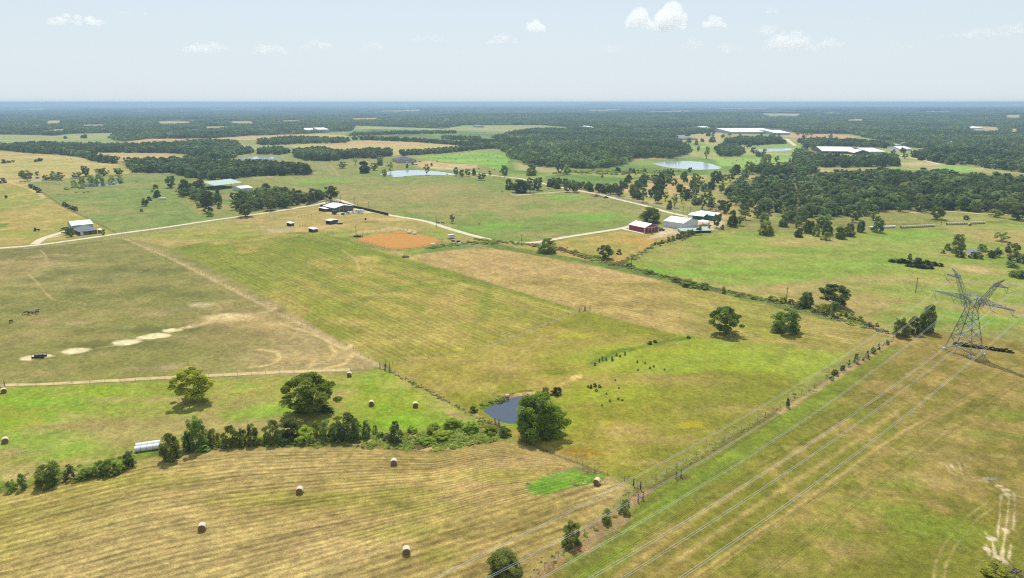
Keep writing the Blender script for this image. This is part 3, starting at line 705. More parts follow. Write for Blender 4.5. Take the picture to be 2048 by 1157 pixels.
for px_, py_, rx, ry in ((1980, 870, 9, 3), (1780, 970, 9, 3), (1750, 1010, 12, 5), (1850, 1050, 9, 5), (1640, 1060, 7, 4), (2020, 830, 10, 4), (1430, 950, 10, 4), (1890, 1060, 8, 4)):
    blob(px_, py_, rx, ry, (132, 152, 50), .6, .9)
blob(1158, 1098, 3.2, 1.5, (196, 140, 104), .8, .5); blob(1190, 1080, 5, 1.8, (178, 150, 116), .8, .6, .9); blob(1243, 1045, 4, 1.5, (178, 150, 116), .8, .6, .9)
blob(1366, 954, 1.8, 1.0, (110, 92, 70), .9, .4)
# ruts and bare sand on the right
RUT = (224, 208, 176)
for L_ in ([(1892, 930), (1900, 945), (1920, 955), (1945, 962), (1975, 965)], [(1902, 928), (1910, 942), (1935, 952)], [(1918, 926), (1925, 950)], [(1928, 926), (1938, 950), (1960, 962), (1985, 958)], [(1960, 960), (1990, 965), (2006, 978), (2010, 990)],
           [(2003, 990), (2000, 1010), (2000, 1030), (1996, 1060), (1996, 1075)], [(2014, 985), (2018, 1000), (2014, 1040), (2010, 1070), (2004, 1110), (2002, 1130)], [(2027, 985), (2030, 1010), (2026, 1060)], [(1970, 1066), (1985, 1080), (1998, 1085)],
           [(1985, 1085), (1990, 1110), (1985, 1120)], [(1972, 1090), (1978, 1110)], [(2010, 985), (2030, 992), (2048, 995)], [(2022, 1090), (2018, 1120)], [(1985, 1120), (2000, 1135)], [(1945, 962), (1990, 958)]):
    track(L_, RUT, .30, .25, .35, .85, .55)
for px_, py_, rx, ry in ((1903, 934, .6, .8), (1983, 1078, 1.0, .8), (2012, 1062, .7, 1.0), (2010, 980, 1.2, .8), (1981, 958, 2.0, .7), (1975, 1100, .8, 1.0), (2002, 1120, .8, 1.4), (2016, 990, 1.2, .5), (1998, 972, 1.2, .5)):
    blob(px_, py_, rx, ry, (228, 214, 186), .95, .35)
blob(1990, 958, 3, 1.0, (120, 110, 92), .6, .6)
# stubble field at the front
G1 = poly_w([(-900, 1130), (-300, 1040), (0, 985), (150, 950), (300, 914), (500, 895), (700, 893), (800, 897), (870, 902), (930, 890), (1010, 880), (1100, 905), (1300, 960)])
G2 = poly_w([(-600, 1420), (200, 1245), (768, 1081), (1024, 1003), (1240, 945)])
def curved(i):
    d1 = seg_dist(G1, gx[i], gy[i])
    dx, dy = G2[3][0] - G2[2][0], G2[3][1] - G2[2][1]; L = math.hypot(dx, dy); dx /= L; dy /= L
    d2 = (gx[i] - G2[2][0]) * dy - (gy[i] - G2[2][1]) * dx        # signed, positive below the line
    far_u = 30 + d2 / 2.2
    t = d1 / (d1 + np.maximum(-d2, 0.0) + 1e-6)
    u = np.where(d2 < 0, t * 30, far_u)
    v = gx[i] * dx + gy[i] * dy
    return u + 0.2 * (F30[i] - .5), v, 1.5
STUB = [(-900, 1140), (-300, 1045), (0, 988), (150, 954), (300, 917), (430, 902), (500, 897), (700, 894), (790, 895), (850, 903), (890, 901), (940, 889), (1010, 881), (1100, 907), (1165, 930), (1215, 952), (1262, 972), (1180, 1050),
        (1060, 1160), (900, 1320), (-900, 1500)]
region(STUB, [(180, 160, 100), ((160, 146, 82), F30, .42, .62, .6), ((190, 170, 116), F80, .46, .62, .7), ((158, 152, 70), F200, .5, .62, .7)], .8, .6, stripe=curved)
for px_, py_, rx, ry in ((800, 985, 12, 3), (850, 1010, 14, 4), (880, 1110, 4, 3), (215, 1046, 2, 1), (620, 1000, 20, 4), (800, 1060, 10, 3), (300, 960, 14, 3), (1000, 950, 10, 4)):
    blob(px_, py_, rx, ry, (150, 154, 60), .55, .9)
for px_, py_, rx, ry in ((960, 975, 9, 4), (930, 1000, 12, 3), (1080, 915, 12, 3), (700, 1050, 12, 3), (620, 1100, 14, 3), (1000, 930, 12, 3), (40, 1000, 12, 2)):
    blob(px_, py_, rx, ry, (190, 164, 116), .5, .9)
region([(1048, 972), (1075, 958), (1120, 945), (1165, 933), (1200, 944), (1215, 952), (1180, 966), (1130, 978), (1092, 990), (1070, 988)], [(122, 168, 54), ((146, 180, 70), F4, .45, .6, .7), ((104, 146, 50), F1, .5, .7, .6)], .8, 1.0)
track([(-300, 1045), (0, 986), (150, 952), (300, 915), (430, 899), (512, 893), (700, 892), (800, 899), (850, 904), (890, 902), (930, 890), (1010, 881)], (124, 100, 62), .8, .5, .3, .8)
track([(1040, 880), (1100, 905), (1165, 930), (1215, 950)], (120, 92, 50), .8, .5, .3, .75)
# fence-line dirt strips
track([(250, 477), (345, 530), (430, 545), (430, 546)], (190, 168, 118), .1, .1)
track([(250, 478), (340, 517), (440, 566), (560, 628), (640, 668), (766, 736)], (206, 184, 140), 2.2, 1.0, .6, .9)
track([(270, 480), (360, 522), (460, 572), (540, 612)], (190, 170, 124), 4.0, 2.5, 1.6, .35)
track([(770, 738), (860, 785), (940, 828), (1000, 852)], (170, 152, 104), 1.8, .8, .5, .8)
track([(900, 825), (960, 852), (1000, 866)], (186, 160, 120), 2.4, .9, .5, .8)
track([(60, 368), (120, 410), (232, 467)], (110, 106, 60), 1.6, 1, .5, .7)
track([(25, 367), (60, 378), (86, 392), (82, 398), (48, 403)], (214, 190, 142), 3.0, 1.4, .6, .9)
track([(780, 500), (840, 521)], (196, 172, 118), 3, 1.5, .5, .7)
region([(985, 487), (1235, 532), (1420, 576), (1560, 606), (1680, 640), (1670, 645), (1540, 612), (1400, 580), (1200, 535), (960, 492)], [(104, 132, 52), ((130, 150, 62), F12, .45, .6, .8), ((84, 104, 44), F4, .5, .7, .7)], 1.2, 2.4, .9)
region([(860, 495), (880, 488), (930, 483), (1010, 490), (960, 494), (880, 504), (830, 510)], [(104, 140, 70), ((150, 150, 110), F12, .5, .6, .8)], 1.2, 1.5, .85)
track([(690, 477), (712, 488), (780, 502)], (110, 146, 66), 3, 1, .6, .7)
region([(700, 470), (720, 462), (760, 459), (790, 456), (815, 457), (840, 464), (800, 461), (740, 466)], [(208, 178, 126)], 1.5, 1.2, .9)
fade = 1 / (1 + (r_all / 900) ** 2)
col *= (1 + (0.30 * (F4 - .5) + 0.42 * (F1 - .5)) * (.4 + .6 * fade))[:, None]
col = np.clip(col, 0.01, 0.9)

gme = mesh_np("ground", np.stack([gx, gy, gzv], 1), faces, [], smooth=True)
ca = gme.attributes.new("Col", 'FLOAT_COLOR', 'POINT')
ca.data.foreach_set("color", np.concatenate([col, np.ones((len(col), 1))], 1).astype(np.float32).ravel())
sa = gme.attributes.new("rows", 'FLOAT_VECTOR', 'POINT')
sa.data.foreach_set("vector", st.astype(np.float32).ravel())
def ground_mat():
    m, t, b = new_mat("grassland")
    L = t.links.new; N = t.nodes.new
    b.inputs["Roughness"].default_value = 0.95; b.inputs["Specular IOR Level"].default_value = 0.1
    at = N("ShaderNodeAttribute"); at.attribute_name = "Col"
    ar = N("ShaderNodeAttribute"); ar.attribute_name = "rows"
    geo = N("ShaderNodeNewGeometry")
    def noise(scale, detail, rough=0.6):
        n = N("ShaderNodeTexNoise"); n.inputs["Scale"].default_value = scale; n.inputs["Detail"].default_value = detail; n.inputs["Roughness"].default_value = rough
        L(geo.outputs["Position"], n.inputs["Vector"]); return n
    def math_(op, a, b_, c=None):
        n = N("ShaderNodeMath"); n.operation = op
        for i, v in enumerate((a, b_, c)):
            if v is None: continue
            if isinstance(v, (int, float)): n.inputs[i].default_value = v
            else: L(v, n.inputs[i])
        return n.outputs[0]
    n1 = noise(0.6, 7, .86); n2 = noise(0.09, 4, .6); n3 = noise(2.6, 3, .7)
    g = math_('MULTIPLY_ADD', n1.outputs[0], 2.2, -0.1)
    g2 = math_('MULTIPLY_ADD', n2.outputs[0], 0.8, 0.6)
    g3 = math_('MULTIPLY_ADD', n3.outputs[0], 1.6, 0.2)
    g = math_('MULTIPLY', math_('MULTIPLY', g, g2), g3)
    sp = N("ShaderNodeSeparateXYZ"); L(ar.outputs["Vector"], sp.inputs[0])
    u, v, amp = sp.outputs
    cb = N("ShaderNodeCombineXYZ"); L(math_('MULTIPLY', u, 1.0), cb.inputs[0]); L(math_('MULTIPLY', v, 0.03), cb.inputs[1])
    ns = N("ShaderNodeTexNoise"); ns.inputs["Scale"].default_value = 0.85; ns.inputs["Detail"].default_value = 3; ns.inputs["Roughness"].default_value = .6
    L(cb.outputs[0], ns.inputs["Vector"])
    cb2 = N("ShaderNodeCombineXYZ"); L(u, cb2.inputs[0]); L(math_('MULTIPLY', v, 0.10), cb2.inputs[1])
    ns2 = N("ShaderNodeTexNoise"); ns2.inputs["Scale"].default_value = 2.3; ns2.inputs["Detail"].default_value = 2
    L(cb2.outputs[0], ns2.inputs["Vector"])
    sn = math_('SINE', math_('MULTIPLY', u, 6.2832), 0)
    s1 = math_('ADD', math_('MULTIPLY', sn, 0.11), math_('MULTIPLY', math_('SUBTRACT', ns.outputs[0], 0.5), 0.8))
    s1 = math_('ADD', s1, math_('MULTIPLY', math_('SUBTRACT', ns2.outputs[0], 0.5), 0.75))
    cb3 = N("ShaderNodeCombineXYZ"); L(math_('MULTIPLY', u, 0.28), cb3.inputs[0]); L(math_('MULTIPLY', v, 0.012), cb3.inputs[1])
    ns3 = N("ShaderNodeTexNoise"); ns3.inputs["Scale"].default_value = 1.0; ns3.inputs["Detail"].default_value = 2
    L(cb3.outputs[0], ns3.inputs["Vector"])
    s1 = math_('ADD', s1, math_('MULTIPLY', math_('SUBTRACT', ns3.outputs[0], 0.5), 0.55))
    s1 = math_('ADD', math_('MULTIPLY', s1, amp), 1.0)
    tot = math_('MULTIPLY', g, s1)
    mx = N("ShaderNodeVectorMath"); mx.operation = 'SCALE'; L(at.outputs["Color"], mx.inputs[0]); L(tot, mx.inputs["Scale"])
    # dry straw flecks
    hs = N("ShaderNodeHueSaturation"); L(mx.outputs[0], hs.inputs["Color"])
    nh = noise(0.28, 4, .65)
    L(math_('MULTIPLY_ADD', nh.outputs[0], 0.05, 0.475), hs.inputs["Hue"])
    hs.inputs["Saturation"].default_value = 0.99
    L(hs.outputs[0], b.inputs["Base Color"])
    bn = N("ShaderNodeBump"); bn.inputs["Strength"].default_value = 0.8; bn.inputs["Distance"].default_value = 0.35
    L(math_('ADD', n1.outputs[0], math_('MULTIPLY', n3.outputs[0], 0.5)), bn.inputs["Height"]); L(bn.outputs[0], b.inputs["Normal"])
    return m
M['ground'] = ground_mat()
gme.materials.append(M['ground'])
tag(add("ground", gme), kind='structure')
del faces

# ---------------------------------------------------------------- water
def water_mat(name, c, rough):
    m, t, b = new_mat(name)
    b.inputs["Base Color"].default_value = c + (1,)
    b.inputs["Roughness"].default_value = rough
    b.inputs["Specular IOR Level"].default_value = 0.6
    n = t.nodes.new("ShaderNodeTexNoise"); n.inputs["Scale"].default_value = 1.2; n.inputs["Detail"].default_value = 3
    g = t.nodes.new("ShaderNodeNewGeometry"); t.links.new(g.outputs["Position"], n.inputs["Vector"])
    bn = t.nodes.new("ShaderNodeBump"); bn.inputs["Strength"].default_value = 0.06; bn.inputs["Distance"].default_value = 0.1
    t.links.new(n.outputs[0], bn.inputs["Height"]); t.links.new(bn.outputs[0], b.inputs["Normal"])
    return m
M['water'] = water_mat("pond_water", (0.045, 0.060, 0.085), 0.08)
M['pale_water'] = water_mat("pale_pond_water", (0.36, 0.42, 0.44), 0.12)  # even pale blue-grey base colour for the house, ranch, park and meadow ponds
names = ["pond_water", "house_pond_water", "ranch_pond_water", "willow_pond_water", "field_pond_water", "thicket_pond_water", "park_pond_water", "meadow_pond_water"]
for k, (P, dpt, zz) in enumerate(PONDS_W):
    cx = sum(p[0] for p in P) / len(P); cy = sum(p[1] for p in P) / len(P)
    zc = gz1(cx, cy) + dpt + zz
    vs = []
    for p in P:
        d = Vector((p[0] - cx, p[1] - cy)); L_ = d.length
        d = d * ((L_ + 1.6) / L_)
        vs.append((cx + d.x, cy + d.y, zc))
    me = mesh_np(names[k], vs + [(cx, cy, zc)], [(i, (i + 1) % len(P), len(P)) for i in range(len(P))], M['pale_water' if k in (1, 2, 6, 7) else 'water'])
    o = add(names[k], me); tag(o, kind='structure')
# far lake follows the fall of the land
ys_ = [p[1] for p in LAKE_W]; la = np.linspace(math.radians(-48), math.radians(-12), 60); lr = np.linspace(min(ys_) * .9, 34000, 60)
lx, ly = az_rad_grid(la, lr)
ix = np.arange(60 * 60).reshape(60, 60)
lf = np.stack([ix[:-1, :-1], ix[1:, :-1], ix[1:, 1:], ix[:-1, 1:]], -1).reshape(-1, 4)
cxm = (lx[lf].mean(1)); cym = (ly[lf].mean(1))
lf = lf[inside(LAKE_W, cxm, cym)]
lz = -(lx ** 2 + ly ** 2) / (2 * RC) + 0.8
M['lake'] = water_mat("lake_water", (0.45, 0.52, 0.56), 0.3)
tag(add("lake", mesh_np("lake", np.stack([lx, ly, lz], 1), lf[:, ::-1], M['lake'], smooth=True)), kind='structure')

# ---------------------------------------------------------------- roads as sheets on the ground
def road_mat(name, c, var=.1):
    m = simple(name, tuple(c), 0.95, 0, var, 0.35, 0.1)
    t = m.node_tree; g = t.nodes.new("ShaderNodeNewGeometry")
    for n in list(t.nodes):
        if n.type == 'TEX_NOISE': t.links.new(g.outputs["Position"], n.inputs["Vector"])
    return m
M['gravel'] = road_mat("pale_gravel", np.array(s2l((228, 214, 184))) * .62, .14)
M['dirt'] = road_mat("tan_dirt", np.array(s2l((216, 194, 142))) * np.array((.60, .60, .56)), .2)
M['sand'] = road_mat("orange_arena_sand", np.array(s2l((216, 160, 90))) * np.array((.52, .50, .40)), .10)
def ribbon(name, P, wd, mat, zoff=0.06, wob=0.3):
    W = [Vector(ground(*p)) for p in P]
    pts = []
    for i in range(len(W) - 1):           # Catmull-Rom
        p0 = W[max(i - 1, 0)]; p1 = W[i]; p2 = W[i + 1]; p3 = W[min(i + 2, len(W) - 1)]
        n = max(2, int((p2 - p1).length / 4))
        for k in range(n):
            t = k / n
            pts.append(0.5 * ((2 * p1) + (p2 - p0) * t + (2 * p0 - 5 * p1 + 4 * p2 - p3) * t * t + (3 * p1 - p0 - 3 * p2 + p3) * t ** 3))
    pts.append(W[-1])
    rnd = random.Random(len(P) * 7 + int(wd * 10))
    L_, R_, C_ = [], [], []
    for i, p in enumerate(pts):
        d = (pts[min(i + 1, len(pts) - 1)] - pts[max(i - 1, 0)]).normalized(); nrm = Vector((-d.y, d.x))
        L_.append(p + nrm * (wd / 2 + rnd.uniform(-wob, wob))); R_.append(p - nrm * (wd / 2 + rnd.uniform(-wob, wob))); C_.append(p)
    allp = np.array([tuple(q) for q in L_ + C_ + R_])
    z = gz(allp[:, 0], allp[:, 1]) + zoff
    z[len(pts):2 * len(pts)] += 0.05
    n = len(pts)
    f = []
    for i in range(n - 1):
        f.append((i, n + i, n + i + 1, i + 1)); f.append((n + i, 2 * n + i, 2 * n + i + 1, n + i + 1))
    me = mesh_np(name, np.column_stack([allp, z]), f, mat)
    return tag(add(name, me), kind='structure')
ROAD_A = [(-120, 507), (0, 497.5), (75, 491), (160, 479.5), (232, 469), (330, 455.5), (430, 440.5), (540, 425), (600, 415), (640, 408.5), (664, 401)]
ribbon("gravel_road", ROAD_A, 5.0, M['gravel'])
ribbon("gravel_road", [(664, 402), (676, 400), (690, 404.5), (705, 411), (740, 423), (790, 433), (850, 443), (905, 460), (960, 475.5), (1000, 483.5), (1040, 486), (1075, 485), (1120, 477), (1180, 467.5), (1240, 458), (1262, 452)],
       5.0, M['gravel'], 0.08)
ribbon("gravel_lane", [(1376, 434), (1340, 426), (1290, 412), (1240, 400), (1200, 390), (1150, 380), (1110, 373), (1080, 366), (1040, 358), (1005, 354), (965, 349), (930, 343), (890, 337), (850, 335.5)], 5.2, M['gravel'], 0.09)
ribbon("ranch_lane", [(1030, 391), (1080, 387.5), (1130, 384), (1180, 385.5), (1205, 390)], 4.0, M['dirt'], 0.05)
ribbon("house_drive", [(70, 490), (78, 483), (92, 476), (112, 470), (135, 463)], 5.5, M['gravel'], 0.10)
ribbon("house_drive", [(95, 477), (115, 474), (134, 471)], 3.0, M['gravel'], 0.12)
ribbon("dirt_track", [(-60, 780), (10, 772), (90, 769), (180, 764), (270, 759), (360, 754), (450, 750.5), (560, 745), (650, 742), (700, 740)], 2.5, M['dirt'], 0.05, .45)
ribbon("farm_drive", [(560, 388), (600, 396), (622, 402), (640, 402), (664, 402)], 4.0, M['dirt'], 0.05)
ribbon("park_road", [(1572, 278), (1580, 284), (1590, 292)], 9.0, M['gravel'], 0.12)
ribbon("park_lane", [(1470, 306.5), (1530, 308), (1600, 309), (1660, 307), (1740, 306), (1800, 312), (1850, 322), (1880, 330)], 6.0, M['gravel'], 0.12)
ribbon("pasture_road", [(1820, 426), (1900, 424), (1960, 428), (2060, 432)], 4.0, M['dirt'], 0.05)
AR = [(708, 482), (716, 478), (735, 473), (752, 470), (775, 468), (800, 468), (815, 469.5), (840, 470), (858, 473), (884, 483), (868, 489.5), (845, 494), (820, 497.5), (795, 499.5), (775, 498), (748, 491), (722, 485)]
def sheet(name, P, mat, zoff):
    W = poly_w(P); cx = sum(p[0] for p in W) / len(W); cy = sum(p[1] for p in W) / len(W)
    v = [(x, y, gz1(x, y) + zoff) for x, y in W] + [(cx, cy, gz1(cx, cy) + zoff)]
    mid = [((x + cx) / 2, (y + cy) / 2, gz1((x + cx) / 2, (y + cy) / 2) + zoff) for x, y in W]
    n = len(W); v = v[:n] + mid + [v[-1]]
    f = []
    for i in range(n):
        j = (i + 1) % n
        f.append((i, j, n + j, n + i)); f.append((n + i, n + j, 2 * n))
    return tag(add(name, mesh_np(name, v, f, mat)), kind='structure')
sheet("arena_sand", AR, M['sand'], 0.10)
sheet("holding_pen_sand", [(783, 466), (790, 463.5), (812, 463.5), (816, 465.5), (806, 467.3), (790, 467.5)], M['sand'], 0.08)
sheet("barn_yard", [(648, 427), (665, 429), (700, 429), (745, 427), (735, 420), (706, 416), (690, 408), (668, 404), (655, 412)], M['dirt'], 0.03)

# ================================================================== TREES
def leaf_cloud(rg, centres, radii, per, size, flat=0.75, up=0.25, jit=0.55):
    """leaf-sized quads spread over the shells of foliage clumps -> verts, faces, tint"""
    n = len(centres)
    c = np.repeat(centres, per, axis=0); r = np.repeat(radii, per)
    d = rg.normal(size=(n * per, 3)); d[:, 2] += up * 2
    d /= np.linalg.norm(d, axis=1, keepdims=True)
    rad = r * rg.uniform(0.45, 1.08, n * per) ** 0.6
    p = c + d * rad[:, None] * np.array([1, 1, flat])
    nrm = d + rg.normal(size=d.shape) * jit
    nrm /= np.linalg.norm(nrm, axis=1, keepdims=True)
    a = np.cross(nrm, rg.normal(size=d.shape)); a /= np.linalg.norm(a, axis=1, keepdims=True)
    b = np.cross(nrm, a)
    s = (size * rg.uniform(0.55, 1.35, n * per))[:, None]
    a = a * s; b = b * s * 0.7
    v = np.stack([p - a, p - b * .9 + a * .1, p + a, p + b], 1).reshape(-1, 3)
    f = np.arange(len(v)).reshape(-1, 4)
    ct = np.repeat(rg.uniform(0.72, 1.28, n), per) * rg.uniform(0.82, 1.18, n * per)
    return v, f, np.repeat(ct, 4)
def envelope(rg, n, prof, hollow=0.25, squash=1.0):
    """clump centres within a unit crown; prof(z)->radius, z in 0..1"""
    out = []
    while len(out) < n:
        z = rg.uniform(0, 1); R = prof(z)
        if rg.uniform() > (R / 0.5) ** 1.2 + .1: continue
        t = rg.uniform(0, 2 * math.pi); q = math.sqrt(rg.uniform(hollow, 1.0)) * R * rg.uniform(.8, 1.05)
        out.append((q * math.cos(t), q * math.sin(t) * squash, z))
    return np.array(out)
def with_tint(me, tint):
    a = me.attributes.new("tint", 'FLOAT', 'POINT'); a.data.foreach_set("value", tint.astype(np.float32)); return me
def tree_proto(kind, seed, detail):
    """returns (crown mesh, trunk mesh) in a unit box: width 1, height 1"""
    rg = np.random.default_rng(seed)
    mb = MB()
    if kind == 'oak':          # spreading, limbs show
        prof = lambda z: 0.0 if z < .15 else (0.5 * math.sin(min(1, (z - .08) / .36) * math.pi / 2) if z < .5 else 0.5 * math.sqrt(max(0, 1 - ((z - .46) / .56) ** 2)))
        n, rr_, flat, z0 = 52, (.075, .13), .85, .26
    elif kind == 'round':      # dense dome to the ground
        prof = lambda z: 0.47 * max(0, 1 - z ** 2.4) ** .5 * min(1, .66 + 2 * z)
        n, rr_, flat, z0 = 84, (.09, .14), .85, .03
    elif kind == 'open':       # thin, ragged
        prof = lambda z: 0.0 if z < .2 else (0.48 * min(1, (z - .15) / .3) if z < .7 else 0.48 * math.sqrt(max(0, 1 - ((z - .6) / .44) ** 2)))
        n, rr_, flat, z0 = 28, (.08, .14), .8, .25
    elif kind == 'bush':
        prof = lambda z: 0.47 * max(0, 1 - z ** 2.0) ** .5
        n, rr_, flat, z0 = 46, (.09, .15), .85, .02
    elif kind == 'cedar':
        prof = lambda z: 0.46 * (1 - z) ** .65 if z > .12 else .32
        n, rr_, flat, z0 = 30, (.08, .15), 1.2, .1
    elif kind == 'tall':
        prof = lambda z: 0.46 * max(0, 1 - z ** 2.2) ** .55 * min(1, .72 + 2 * z)
        n, rr_, flat, z0 = 48, (.09, .15), 1.0, .02
    cen = envelope(rg, max(7, int(n * detail[0])), prof)
    # uneven outline
    lean = rg.normal(size=2) * .05
    cen[:, :2] += lean * cen[:, 2:3]
    lob = rg.uniform(0, 2 * math.pi); th_ = np.arctan2(cen[:, 1], cen[:, 0]); k = 1 + .12 * np.cos(th_ * 2 + lob) + .12 * np.cos(th_ * 3 + lob * 2 + 5 * cen[:, 2]) + rg.normal(size=len(cen)) * .09
    cen[:, :2] *= k[:, None]
    rad = rg.uniform(rr_[0], rr_[1], len(cen)) * (1 / max(detail[0], .4)) ** .33
    cen[:, 2] = np.clip(cen[:, 2], rr_[0] * .45, 1 - rad * flat * .8)
    v, f, t = leaf_cloud(rg, cen, rad, detail[1], detail[2], flat, .3, .5 if detail[3] > 1 else .38)
    crown = with_tint(mesh_np("crown", v, f, M['leaf']), t)
    if detail[3]:
        tr = .022 if kind in ('oak', 'open') else .016
        fork = z0 * .8
        ns = 7 if detail[3] > 1 else 4
        mb.tube([(0, 0, -.03), (lean[0] * .1, 0, fork * .5), (lean[0] * .4, lean[1] * .4, fork)], [tr * 1.5, tr, tr * .9], ns)
        order = rg.permutation(len(cen))[: (14 if detail[3] > 1 else 4)]
        for i in order:
            e = cen[i]; st_ = np.array([lean[0] * .4, lean[1] * .4, fork * rg.uniform(.8, 1.0)])
            mid = st_ * .55 + e * .45 + np.array([e[0] * .12, e[1] * .12, -.02]) + rg.normal(size=3) * .02
            mb.tube([st_, mid, e], [tr * .62, tr * .36, tr * .12], max(3, ns - 3))
        trunk = mb.mesh("trunk", M['bark'], True)
    else:
        trunk = None
    return crown, trunk
def joined(crown, trunk, name):
    """one low mesh: crown and trunk together, for trees a few pixels tall"""
    nv = len(crown.vertices)
    co = np.empty(nv * 3, np.float32); crown.vertices.foreach_get("co", co)
    tn = np.empty(nv, np.float32); crown.attributes["tint"].data.foreach_get("value", tn)
    V = [tuple(c) for c in co.reshape(-1, 3)]
    F_ = [tuple(p.vertices) for p in crown.polygons]; mi = [0] * len(F_)
    V += [tuple(x.co) for x in trunk.vertices]
    F_ += [tuple(q + nv for q in p.vertices) for p in trunk.polygons]; mi += [1] * (len(F_) - len(mi))
    me = mesh_np(name, V, F_, [crown.materials[0], M['bark']], mi)
    return with_tint(me, np.concatenate([tn, np.ones(len(trunk.vertices))]))
HI = (1.25, 170, .023, 2); MID = (.9, 60, .038, 1); LOW = (.55, 24, .085, 1)
PR = {}
for kind in ('oak', 'round', 'open', 'bush', 'cedar', 'tall'):
    PR[kind] = {'hi': [tree_proto(kind, 100 + 7 * i + len(kind), HI) for i in range(3 if kind in ('oak', 'bush', 'tall') else 2)],
                'mid': [tree_proto(kind, 200 + 7 * i + len(kind), MID) for i in range(4 if kind == 'oak' else 2)]}
LOWM = [joined(*tree_proto(k, 300 + i, LOW), "woodland_tree") for i, k in enumerate(('oak', 'round', 'oak', 'open', 'round', 'round'))]
LOWB = [joined(*tree_proto('bush', 340 + i, LOW), "shrub") for i in range(3)]
rnd = random.Random(11)
ORD = ['leftmost', 'second', 'third', 'fourth', 'fifth', 'sixth', 'seventh', 'eighth', 'ninth', 'tenth', 'eleventh', 'twelfth', 'thirteenth', 'fourteenth', 'fifteenth', 'sixteenth', 'seventeenth', 'eighteenth', 'nineteenth', 'twentieth']
def nth(k, n):
    if k == 0: return 'leftmost'
    if k == n - 1: return 'rightmost'
    return ORD[k] + ' from the left,' if k < 20 and k <= n / 2 + 6 else (ORD[n - 1 - k] + ' from the right,' if n - 1 - k < 20 else '')
G_DARK = (0.135, 0.185, 0.060); G_MID = (0.20, 0.27, 0.065); G_LIGHT = (0.33, 0.43, 0.12); G_OLIVE = (0.33, 0.35, 0.05); G_CEDAR = (0.085, 0.125, 0.06); G_FRESH = (0.28, 0.36, 0.05)
def plant(px, py, wpx, hpx, kind, tint, label, cat='tree', name=None, group=None, lod=None, var=None, rz=None):
    x, y = ground(px, py)
    mpp = depth(x, y) / FPX
    W_ = wpx * mpp; el = math.atan2(CH, y)
    Hh = max((hpx * mpp - 0.30 * W_ * math.sin(el)) / math.cos(el), .5 * hpx * mpp)
    # the pixel is the foot of the visible crown; move the stem back under the crown for ground-hugging ones
    if kind in ('bush', 'round', 'cedar', 'tall'): y += W_ * .30
    z = gz1(x, y) - .05
    big = max(wpx, hpx)
    lod = lod or ('hi' if big >= 34 else 'mid' if big >= 15 else 'low')
    nm = name or {'bush': 'shrub', 'cedar': 'cedar_tree', 'oak': 'oak_tree', 'open': 'mesquite_tree', 'round': 'oak_tree', 'tall': 'elm_tree'}[kind]
    sc = (W_ * rnd.uniform(.97, 1.05), W_ * rnd.uniform(.85, 1.05), Hh)
    rot = rnd.uniform(0, 6.28) if rz is None else rz
    if lod == 'low':
        me = rnd.choice(LOWB if kind == 'bush' else LOWM)
        o = add(nm, me, None, (x, y, z), (0, 0, rot), sc)
        o.color = tuple(c * rnd.uniform(.9, 1.1) for c in tint) + (1,)
        return tag(o, label, cat, group)
    L_ = PR[kind][lod]
    crown, trunk = L_[(var if var is not None else rnd.randrange(len(L_))) % len(L_)]
    r = empty(nm, (x, y, z), rot, label, cat, group)
    c = add('crown', crown, r, scale=sc); c.color = tuple(v * rnd.uniform(.92, 1.08) for v in tint) + (1,)
    t = add('trunk', trunk, r, scale=sc)
    return r
